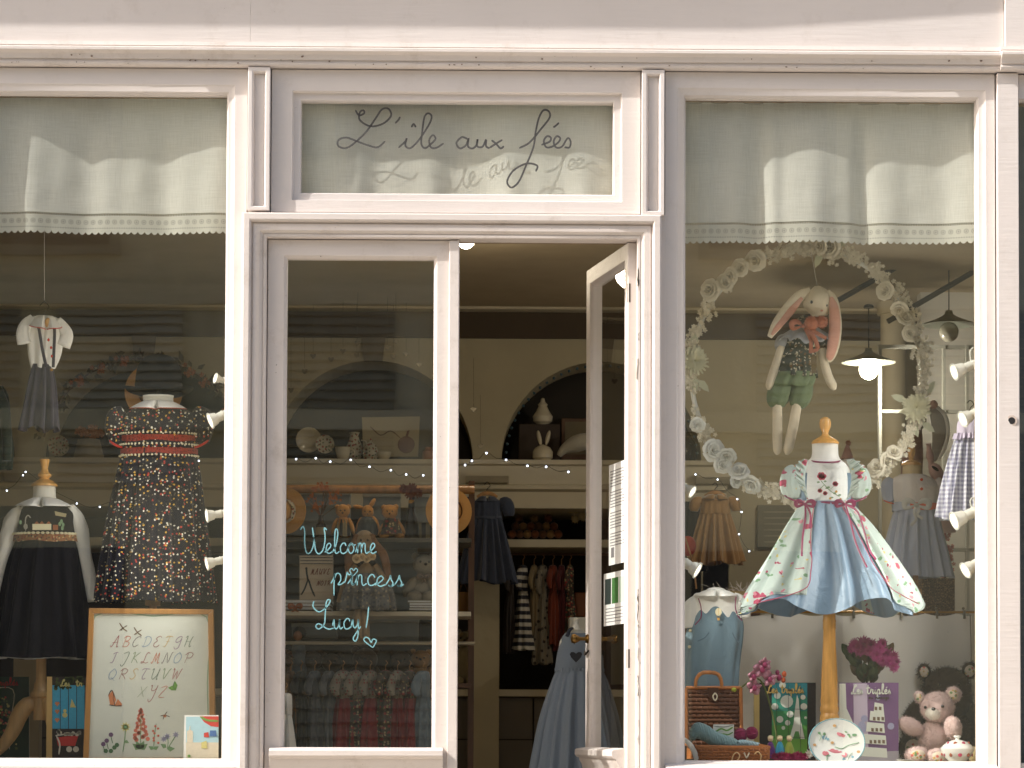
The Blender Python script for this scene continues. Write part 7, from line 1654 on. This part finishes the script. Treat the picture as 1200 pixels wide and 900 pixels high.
# wicker case
YC = .2
WK = mat('wicker', (172, 106, 52), rough=.45, bump=.4, bs=150, var=.3, vs=60, coat=.2)
WKD = mat('dark_wicker', (96, 58, 32), rough=.5, bump=.4, bs=150, var=.3, vs=60)
case = thing('wicker_case', 'small open wicker case with a tan handle, filled with yarn', 'case', W(855, 893, YC))
def weave(name, x0, x1, y0, y1, Y, m, par, rows=12, cols=9, step=0):
    mb = MB()
    for r in range(rows):
        py = y0 + (y1 - y0) * (r + .5) / rows
        pts = [W(x0 + (x1 - x0) * i / (cols * 2), py, Y + .0028 * (1 if (i + r) % 2 else -1)) for i in range(cols * 2 + 1)]
        mb.tube(pts, (y1 - y0) / rows * .52 * S(Y), 6, True, .6)
    for c in range(cols):
        px = x0 + (x1 - x0) * (c + .5) / cols; mb.tube([W(px, y0, Y), W(px, y1, Y)], 1.0 * S(Y), 6)
    o = obj(name, mb, m, par, auto=0); o['kind'] = 'stuff'; return o
weave('lid_weave', 806, 866, 808, 866, YC + .1, WKD, case)
for q in ([(804, 806), (868, 806)], [(804, 806), (805, 868)], [(868, 806), (869, 868)]): obj('rim_cane', tubep(MB(), [(a, b, 2.2) for a, b in q], YC + .1, 10, sub=0), WK, case)
obj('handle', tubep(MB(), [(815, 806, 2), (816, 796, 2.1), (822, 789, 2.3), (832, 788, 2.4), (841, 790, 2.3), (845, 797, 2.1), (846, 806, 2)], YC + .09, 12, wave=lambda v, th: 1 + .1 * math.sin(v * 90)), wood('tan_cane', (178, 116, 60)), case)
obj('leather_strap', MB().pp([(829, 806), (842, 806), (841, 818), (835, 820), (830, 816)], YC + .085, .004), mat('brown_leather', (74, 46, 30), rough=.4), case)
obj('clasp', tubep(MB(), [(838, 812, .8), (835.5, 816, .8), (838, 821, .8), (840.5, 816, .8), (838, 812, .8)], YC + .078, 6), mat('ivory_clasp', (222, 214, 190), rough=.3), case)
weave('tray_front', 818, 900, 876, 893, YC - .08, WK, case, 5, 12); weave('tray_back', 812, 872, 868, 890, YC + .09, WKD, case, 5, 9)
for xa, xb in ((816, 806), (901, 871)):
    A, B = W(xa, 884, YC - .08), W(xb, 880, YC + .09)
    obj('tray_side', MB().obx((A + B) / 2 + Vector((0, 0, 0)), ((B - A).length, .008, 15 * S(YC)), Matrix.Rotation(math.atan2(B.y - A.y, B.x - A.x), 3, 'Z')), WK, case)
obj('tray_rim', tubep(MB(), [(806, 872, 2, .17), (816, 875, 2.3, 0), (860, 876, 2.3, 0), (901, 876, 2.3, 0), (873, 869, 2, .17)], YC - .08, 10, sub=0), WK, case)
for q in ([(857, 893), (860, 884), (864, 882), (867, 886), (864, 891)], [(884, 884), (888, 881), (892, 886), (890, 893)]): obj('raffia_loop', tubep(MB(), [(a, b, .7) for a, b in q], YC - .09, 6), mat('pale_raffia', (222, 190, 140)), case)
obj('tray_clasp', tubep(MB(), [(872, 882, .8), (875, 888, .8), (878, 882, .8)], YC - .09, 6), mat('ivory_clasp', (222, 214, 190)), case)
def skein(label, pts, r, m, Y, n=5):
    t = thing('yarn_skein', label, 'yarn', W(pts[0][0], pts[0][1], Y)); c = catmull([W(a, b, Y) for a, b in pts], 10)
    for k in range(n):
        q = []
        for i, p in enumerate(c):
            a = i * .5 + k * 2 * PI / n; e = .55 + .45 * math.sin(PI * i / (len(c) - 1)) ** .5
            q.append(p + Vector((0, math.cos(a) * r * .7 * S(Y) * e, math.sin(a) * r * .75 * S(Y) * e)))
        obj('strand', MB().tube(q, r * .38 * S(Y), 8, True), m, t)
    return t
skein('twisted grey-blue yarn skein lying in the wicker case', [(811, 861), (817, 856), (828, 860), (838, 867), (850, 871), (862, 874)], 9.5, cloth('teal_grey_yarn', (120, 148, 152), bs=200), YC - .03)
skein('pale blue yarn end at the right of the wicker case', [(858, 874), (868, 871), (878, 872), (890, 874)], 4, cloth('ice_blue_yarn', (164, 190, 198)), YC - .02, 4)
for px, py, r, s_ in ((868, 861, 8, 'left of the two'), (881, 859, 7.5, 'right of the two')):
    t = thing('yarn_ball', 'burgundy wound yarn ball in the wicker case, ' + s_, 'yarn', W(px, py + r, YC)); o = obj('core', ellp(MB(), px, py, r * .9, r * .9, YC), cloth('burgundy_yarn', (130, 34, 74), bs=200), t); c = W(px, py, YC)
    for k in range(10):
        M = Matrix.Rotation(R.uniform(0, 3), 3, 'X') @ Matrix.Rotation(R.uniform(0, 3), 3, 'Z'); rr_ = r * S(YC)
        obj('strand', MB().tube([c + M @ Vector((rr_ * .93 * math.cos(a), rr_ * .93 * math.sin(a), .1 * rr_ * math.sin(3 * a))) for a in [2 * PI * i / 20 for i in range(21)]], .0022, 5, False), cloth('burgundy_yarn', (130, 34, 74)), t)
t = thing('yarn_label_card', 'white and green striped card standing in the wicker case', 'card', W(848, 866, YC)); obj('card', MB().pp([(836, 849), (860, 849), (860, 867), (836, 867)], YC - .01, .003), PAPER, t, smooth=False)
mb = MB(); mb.stroke([(838, 858), (845, 854), (852, 856), (859, 852)], 1.8, YC - .012); mb.stroke([(838, 863), (846, 860), (853, 861), (859, 858)], 1.4, YC - .012); mb.cur = 1; mb.stroke([(837, 851), (848, 852), (859, 850)], 1.2, YC - .012); obj('stripes', mb, [mat('green_print', (60, 160, 130)), mat('silver_print', (150, 156, 150))], t)
t = thing('white_ribbon', 'white curved ribbon end at the left foot of the right window', 'ribbon', W(806, 893, .12)); obj('ribbon', tubep(MB(), [(801, 866, 2.5), (808, 872, 3), (814, 882, 3.2), (817, 893, 3)], .12, 10, .3), WHITE, t)

# orchid
YOr = .3; t = thing('orchid', 'pink orchid spray arching over the green book', 'flower', W(913, 893, YOr + .1))
obj('stem', tubep(MB(), [(913, 893, 1), (908, 850, 1), (896, 806, 1), (885, 795, .9), (868, 806, 1), (862, 808, 1.6)], YOr + .02, 8), mat('olive_stem', (96, 108, 52)), t)
OP = mat('orchid_petal', (206, 150, 166), rough=.6, var=.25, vs=60, transl=.25, bump=.1); OM = mat('orchid_lip', (150, 50, 90), rough=.5)
def orchid(px, py, r, seed):
    rr = random.Random(seed); c = W(px, py, YOr - .01); s_ = S(YOr)
    for k in range(5):
        a = k * 2 * PI / 5 + rr.uniform(-.2, .2) + PI / 2; L_ = r * s_ * rr.uniform(.9, 1.1); wd = L_ * (.5 if k % 2 else .38); d = Vector((math.cos(a), 0, math.sin(a))); n_ = Vector((-math.sin(a), 0, math.cos(a)))
        obj('petal', MB().grid(lambda u, v: tuple(c + d * L_ * (.1 + .95 * v) + n_ * wd * (2 * u - 1) * math.sin(PI * min(1, .12 + v * .83)) + Vector((0, -.012 * v + .014 * (2 * u - 1) ** 2 + .006 * math.sin(v * 5 + k), 0))), 6, 6), OP, t, solid=.0008)
    obj('lip', MB().ell(c + Vector((0, -.012, -.004)), (.009, .008, .011), nu=10, nv=8), OM, t)
for q in ((893, 784, 11, 1), (902, 795, 9, 2), (884, 805, 9, 3), (896, 778, 8, 4), (883, 792, 6, 5)): orchid(*q)
OB = mat('orange_bud', (190, 90, 50)); 
for a, b, r in ((913, 794, 3.2), (919, 790, 2.8), (918, 797, 2.6), (911, 788, 2.5)): obj('bud', ellp(MB(), a, b, r, r * 1.3, YOr + .02), OB if a > 914 else OM, t)
obj('bud', ellp(MB(), 860, 808, 3.4, 3.2, YOr), mat('lime_bud', (170, 180, 60)), t)

# books in the right window
YB3 = .38
t = book('dark-bordered picture book showing a white iron tower on green', [(890, 800), (956, 800), (956, 893), (890, 893)], YB3, mat('charcoal_cover', (48, 46, 44), rough=.35, bump=.05), ([(884, 809), (890, 803), (890, 893), (884, 893)], mat('gilt_spine', (190, 166, 104), rough=.35)))
mb = MB(); y_ = YB3 - .001
gr = [(54, 140, 150), (60, 150, 128), (74, 152, 96), (92, 158, 76), (116, 172, 70)]
for i in range(5): mb.cur = i; mb.pp([(904.5, 800.5 + i * 16.4), (946, 800.5 + i * 16.4), (946, 817 + i * 16.4), (904.5, 817 + i * 16.4)], y_)
mb.cur = 5
for x, y, r in ((917, 803, 4), (911, 815, 4), (922, 822, 7.5), (908, 828, 4), (914, 843, 4), (923, 847, 3.2), (918, 853, 2.2), (941, 817, 3), (942, 828, 4), (926, 837, 4), (944, 841, 1.6)): mb.pc(x, y, r, y_ - .0012, .001, 14)
mb.pp([(934, 814), (936, 820), (937.5, 840), (940, 852), (943, 866), (938, 866), (936, 857), (932, 857), (929, 866), (925, 866), (930, 848), (931.5, 832)], y_ - .0024)
mb.cur = 6
for y in (831, 864): mb.stroke([(905, y), (925, y), (946, y)], .5, y_ - .003)
for x in (910, 924, 938): mb.stroke([(x, 801), (x, 840), (x, 881)], .4, y_ - .003)
obj('cover_art', mb, [mat('art_%d' % i, c, bump=0) for i, c in enumerate(gr)] + [mat('white_print', (226, 230, 216), bump=0), PR['black']], t)
mb = MB(); script(mb, 'Les triplés', 899, 812, 4.1, 4.6, 1.3, y_ - .004); obj('title_lettering', mb, mat('gold_print', (224, 190, 110), bump=0), t)
YV = .34
t = book('purple picture book with a white leaning tiered cake on its cover', [(983, 800), (1053, 800), (1053, 893), (983, 893)], YV, mat('purple_cover', (124, 90, 134), rough=.3, bump=.04))
mb = MB(); y_ = YV - .001; mb.pp([(983.5, 801), (991, 801), (992, 830), (999, 845), (999, 893), (983.5, 893)], y_); mb.cur = 1; mb.pp([(1000, 801), (1016, 801), (1018, 893), (1001, 893)], y_); mb.cur = 0
for i, (x, y, w_) in enumerate(((1030, 823, 5), (1028, 833, 8), (1026, 846, 10), (1025, 860, 13), (1024, 875, 15))): mb.pp([(x - w_, y), (x + w_, y + 2), (x + w_ + 1, y + 13), (x - w_ - 1, y + 11)], y_ - .0012 - i * .0001)
mb.cur = 2
for i, (x, y, n_) in enumerate(((1030, 828, 2), (1028, 840, 3), (1026, 853, 3), (1024, 867, 4))):
    for k in range(n_): mb.pp([(x - 5 + k * 5, y), (x - 2 + k * 5, y + .4), (x - 2 + k * 5, y + 4.4), (x - 5 + k * 5, y + 4)], y_ - .002)
mb.cur = 3; mb.pp([(992, 882), (1053, 880), (1053, 893), (992, 893)], y_ - .0015); mb.cur = 4; mb.pc(1029, 818, 3, y_ - .002); mb.pc(1013, 842, 4, y_ - .002); mb.pc(1044, 851, 4, y_ - .002); mb.pc(1010, 853, 5, y_ - .002, ry=8)
obj('cover_art', mb, [mat('white_print', (226, 230, 216)), mat('pale_lilac_print', (196, 182, 200), bump=0), PR['brown'], mat('grey_print', (170, 164, 172), bump=0), PR['lilac']], t)
mb = MB(); script(mb, 'Les triplés', 998, 813, 4.4, 5.0, 1.35, y_ - .004); obj('title_lettering', mb, mat('white_print', (226, 230, 216)), t)
mb = MB(); script(mb, 'au manège', 1018, 819, 2.3, 2.2, .7, y_ - .004); obj('subtitle_lettering', mb, PR['black'], t)
# peg dolls and magenta flowers at the foot of the green book
for i, (px, c, hc_) in enumerate(((903, (92, 44, 110), 'purple'), (914, (60, 150, 180), 'turquoise'), (925, (150, 160, 70), 'olive'))):
    t = thing('peg_doll', 'tiny %s-cloaked peg doll with a round pale head before the green book' % hc_, 'doll', W(px, 888, .24)); obj('cloak', lathep(MB(), px, [(6, 888), (5.5, 878), (3, 871), (1.5, 869)], .24, 16), cloth(hc_ + '_felt', c), t); obj('head', ellp(MB(), px, 866, 3.2, 3.2, .24), mat('doll_wood', (224, 200, 160), rough=.5), t); obj('hair', ellp(MB(), px, 864, 3.4, 2.4, .245), mat('flax', (200, 190, 150)), t)
t = thing('flower_garland', 'magenta flower garland lying before the green book', 'flowers', W(925, 893, .2)); mg = mum_mesh('bloom', .02, mat('magenta_petal', (158, 34, 84), rough=.6, var=.3, vs=100), 40, 8, .25)
for i in range(12): inst('bloom', mg, t, W(907 + i * 3.4, 886 + R.uniform(-1, 2), .18), (R.uniform(-.5, .5), R.uniform(0, 6), 0), R.uniform(.7, 1))
mb = mum_mesh('white_bloom', .018, WHITE, 30, 5, .3); inst('white_bloom', mb, t, W(948, 884, .18)); inst('white_bloom', mb, t, W(951, 876, .2), (0, 1, 0), .7)
# plate on its stand
YPl = .13
pl = plate('painted_plate', 'white plate painted with pink flowers and a pale blue rim, leaning at the window foot', 980, 866, 33.5, YPl, mat('white_porcelain', (232, 234, 228), rough=.15, coat=.6, bump=0), -10)
for o in pl.children: o.scale = (1, 1, .86); o.location.z += .0
c = W(980, 866, YPl); s_ = S(YPl)
TI = math.radians(-10)
def plate_pt(a, b, off=.0185):
    """point on the leaning plate's face; a, b in px from its centre"""
    r_ = math.hypot(a, b) / 33.5; off = .0075 if r_ < .5 else .0125 if r_ < .7 else .0125 + (r_ - .7) / .3 * .009
    v = Matrix.Rotation(TI, 3, 'X') @ Vector((a * s_, -off, -b * s_ / .86)); z = pl.location.z + (c.z + v.z - pl.location.z) * .86; return Vector((c.x + v.x, c.y + v.y, z))
def pdot(mb, a, b, r, ry=None, n=10):
    q = [plate_pt(a, b)] + [plate_pt(a + r * math.cos(2 * PI * k / n), b + (ry or r) * math.sin(2 * PI * k / n)) for k in range(n)]
    mb.add(q, [(0, (k + 1) % n + 1, k + 1) for k in range(n)])
def pline(mb, pts, w_=.8):
    cc = catmull([(a, b, 0) for a, b in pts], 5)
    mb.tube([plate_pt(p.x, p.y) for p in cc], w_ * .5 * s_, 5, True)
mb = MB(); pline(mb, [(32.6 * math.cos(2 * PI * k / 30), 32.6 * .86 * math.sin(2 * PI * k / 30)) for k in range(31)], 1.4); obj('rim_line', mb, mat('aqua_glaze', (120, 170, 180), bump=0, rough=.2), pl)
PK, GN, BE, BL_ = mat('pink_glaze', (214, 130, 140), bump=0), mat('green_glaze', (120, 165, 120), bump=0), mat('beige_glaze', (206, 164, 110), bump=0), mat('blue_glaze', (130, 175, 190), bump=0)
def deco(nm, fn, m): mb = MB(); fn(mb); obj(nm, mb, m, pl, auto=0)
deco('painted_blossom', lambda mb: [pdot(mb, -14 + k * 4.5, 10 - abs(k - 2) * -1.4, 3.4, 3) for k in range(6)], PK)
deco('painted_rosebud', lambda mb: [pdot(mb, 5, -11, 4.4, 3.6), pdot(mb, 8, -9, 2.6)], PK)
deco('painted_leaves', lambda mb: [pdot(mb, 10, -12, 2.6, 1.6), pdot(mb, 21, -9, 3, 1.6), pdot(mb, -8, 14, 8, 1.6), pdot(mb, 14, -8, 2.4), pdot(mb, -14, -10, 2), pdot(mb, -20, -11, 1.6)], GN)
deco('painted_spots', lambda mb: [pdot(mb, a, b, 2.1, 1.7) for a, b in ((-2, -20), (-26, 3), (-5, 0), (25, 11), (0, 24))], BE)
deco('painted_sprig', lambda mb: [pline(mb, [(-2, 5), (6, 7), (14, 3), (26, 0)]), pline(mb, [(-22, -12), (-18, -8), (-20, -2)], .6), pline(mb, [(-12, 16), (-12, 24)], .8), pline(mb, [(12, 22), (15, 15), (18, 12)], .6)], GN)
deco('painted_bluebell', lambda mb: [pdot(mb, -14, -6, 3.2, 2.6), pdot(mb, 8, 20, 2), pdot(mb, 18, 17, 1.6), pdot(mb, -10, -4, 1.6)], BL_)
t = thing('plate_stand', 'small dark wire stand behind the painted plate', 'stand', W(980, 893, YPl + .05)); obj('wire', tubep(MB(), [(965, 893, .8, 0), (972, 880, .8, .03), (980, 860, .8, .04), (988, 880, .8, .03), (995, 893, .8, 0)], YPl + .03, 6), WIRE, t)

# bouquet
YBo = .5; t = thing('bouquet', 'bouquet of magenta blooms with dark leaves in a vase behind the purple book', 'flowers', W(1020, 893, YBo))
obj('vase', lathep(MB(), 1020, [(12, 893), (14, 860), (10, 820), (9, 803), (8, 803)], YBo, 24), mat('smoked_glass_vase', (96, 104, 96), rough=.15, coat=.5), t)
LF = mat('dark_leaf', (56, 74, 34), rough=.5, var=.35, vs=40, transl=.2); LF2 = mat('bronze_leaf', (84, 66, 34), rough=.5, var=.3, vs=40, transl=.2)
for i in range(70):
    a = R.uniform(-1, 1); f = R.random(); x = 1020 + a * (6 + 18 * f) - 3; y = 802 - 38 * f
    L_ = R.uniform(10, 20) * S(YBo); d = Vector((a * .6 + R.gauss(0, .2), R.uniform(-.5, .1), 1)).normalized(); n_ = d.cross(Vector((R.gauss(0, .4), -1, R.gauss(0, .3)))).normalized(); c_ = W(x, y, YBo - R.random() * .06)
    obj('leaf', MB().grid(lambda u, v: tuple(c_ + d * L_ * v + n_ * L_ * .28 * (2 * u - 1) * math.sin(PI * (.05 + .9 * v)) + Vector((0, -.01 * math.sin(v * 3) + .008 * (2 * u - 1) ** 2, 0))), 3, 5), LF if i % 3 else LF2, t)
mags = [mum_mesh('bloom', .034, mat('magenta_bloom', (166, 54, 120), rough=.6, var=.35, vs=80), 60, s, .22) for s in (1, 5)]
for i, (a, b, r) in enumerate(((1003, 756, 9), (1012, 753, 9), (1021, 755, 8), (1008, 762, 8), (1030, 760, 9), (1038, 766, 9), (1026, 768, 8), (1041, 776, 8), (1047, 768, 7), (1047, 782, 7), (1034, 775, 7), (1034, 754, 7), (998, 761, 6), (1018, 763, 7), (1050, 776, 6))): inst('bloom', mags[i % 2], t, W(a, b, YBo - .06 - R.random() * .04), (R.uniform(-.5, .5), R.uniform(0, 6), R.uniform(-.4, .4)), r * S(YBo) / .034)

# bears
BB = cloth('dark_bear_plush', (46, 28, 21), bs=200, bd=.003, var=.15, sheen=.04); PB = cloth('pink_bear_plush', (212, 186, 180), bs=200, bd=.003, var=.1)
FP = print_mat('floral_pad', (224, 208, 186), [((206, 100, 90), 60, .3, .4), ((110, 140, 90), 60, .28, .4), ((200, 160, 80), 70, .25, .4)])
teddy('big dark brown teddy bear sitting at the back right corner', (1109, 815, 30, 33), (1110, 865, 38, 34), [(1070, 843, 12, 24, 20), (1141, 848, 11, 26, -10)], [(1062, 876, 15, 16, 0, -.12), (1130, 882, 15, 12, 0, -.1)], [(1083, 787, 8, 9.5, -10), (1136, 786, 9, 10.5, 15)], .62, BB, muz=(1106, 812, 11, 9), inner=FP, pad=FP, eyes=[(1096, 803, 2), (1118, 803, 2)], nose=(1106, 808, 3.4), fz=.55, L=.014)
pb = teddy('small pink teddy bear with one paw raised to its cheek, before the dark bear', (1098, 829, 20, 18.5), (1094, 864, 18, 20), [(1066, 851, 9.5, 16, -62, -.02), (1113, 853, 10, 14, -12, -.06)], [(1070, 884, 14, 9.5, 0, -.08), (1093, 886, 12.5, 9.5, 0, -.1)], [(1077, 817, 6, 7.5, -20), (1117, 814, 9.5, 9.5, 20)], .38, PB, muz=(1092, 835, 10, 9), inner=FP, pad=FP, eyes=[(1082, 829, 1.9), (1101, 828, 1.9)], nose=(1090, 831, 2.6), fz=1.0, L=.008)
obj('raised_paw', ellp(MB(), 1114, 852, 8.5, 12, .38, .7, -12, -.075, 500, .006), cloth('pale_pink_plush', (222, 196, 188), bs=200, bd=.003), pb, auto=0)
# sugar bowl and saucer
YSg = .14; POR = print_mat('spotted_porcelain', (234, 230, 220), [((180, 60, 90), 26, .2, .8), ((190, 110, 60), 30, .12, .4)], rough=.15, sheen=0, bump=0)
t = thing('sugar_bowl', 'white lidded sugar bowl with rose-coloured spots in the right corner', 'bowl', W(1122, 893, YSg))
WPO = mat('white_porcelain', (232, 234, 228))
obj('bowl', lathep(MB(), 1122, [(10, 893), (11, 891), (16, 886), (19, 880), (20, 877), (19.4, 876)], YSg, 36), WPO, t); obj('lid', lathep(MB(), 1122, [(19, 876), (17, 873.5), (12, 869.5), (6, 867.5), (2.5, 866.6), (2.2, 865.5), (4.4, 863.5), (4.2, 862), (.4, 861.5)], YSg, 36), WPO, t)
s_ = S(YSg)
def spots(py, rad, n_, off, nm):
    mb = MB(); c_ = W(1122, py, YSg)
    for k in range(n_):
        a = -PI / 2 + (k - (n_ - 1) / 2) * off; mb.cur = k % 2
        mb.ell((c_.x + rad * s_ * math.cos(a), YSg + rad * s_ * math.sin(a), c_.z), (.0065 * abs(math.sin(a)) + .001, .0022, .0075), nu=10, nv=6)
    obj(nm, mb, [mat('rose_glaze', (184, 60, 92), bump=0, rough=.2), mat('amber_glaze', (176, 96, 66), bump=0, rough=.2)], t)
spots(884.5, 17.2, 5, .62, 'bowl_spots'); spots(871.3, 13.8, 4, .7, 'lid_spots')
t = thing('saucer', 'little white dish before the pink bear', 'dish', W(1060, 893, .12)); obj('dish', lathep(MB(), 1061, [(8, 893), (11, 890.5), (11.3, 890), (.5, 891.5)], .12, 24), WPO, t)
t = thing('cream_bear_foot', 'pale round plush cushion beside the sugar bowl at the right corner', 'cushion', W(1142, 893, .3)); obj('cushion', ellp(MB(), 1142, 884, 9, 9, .3, fz=300), cloth('cream_plush', (190, 170, 120)), t)
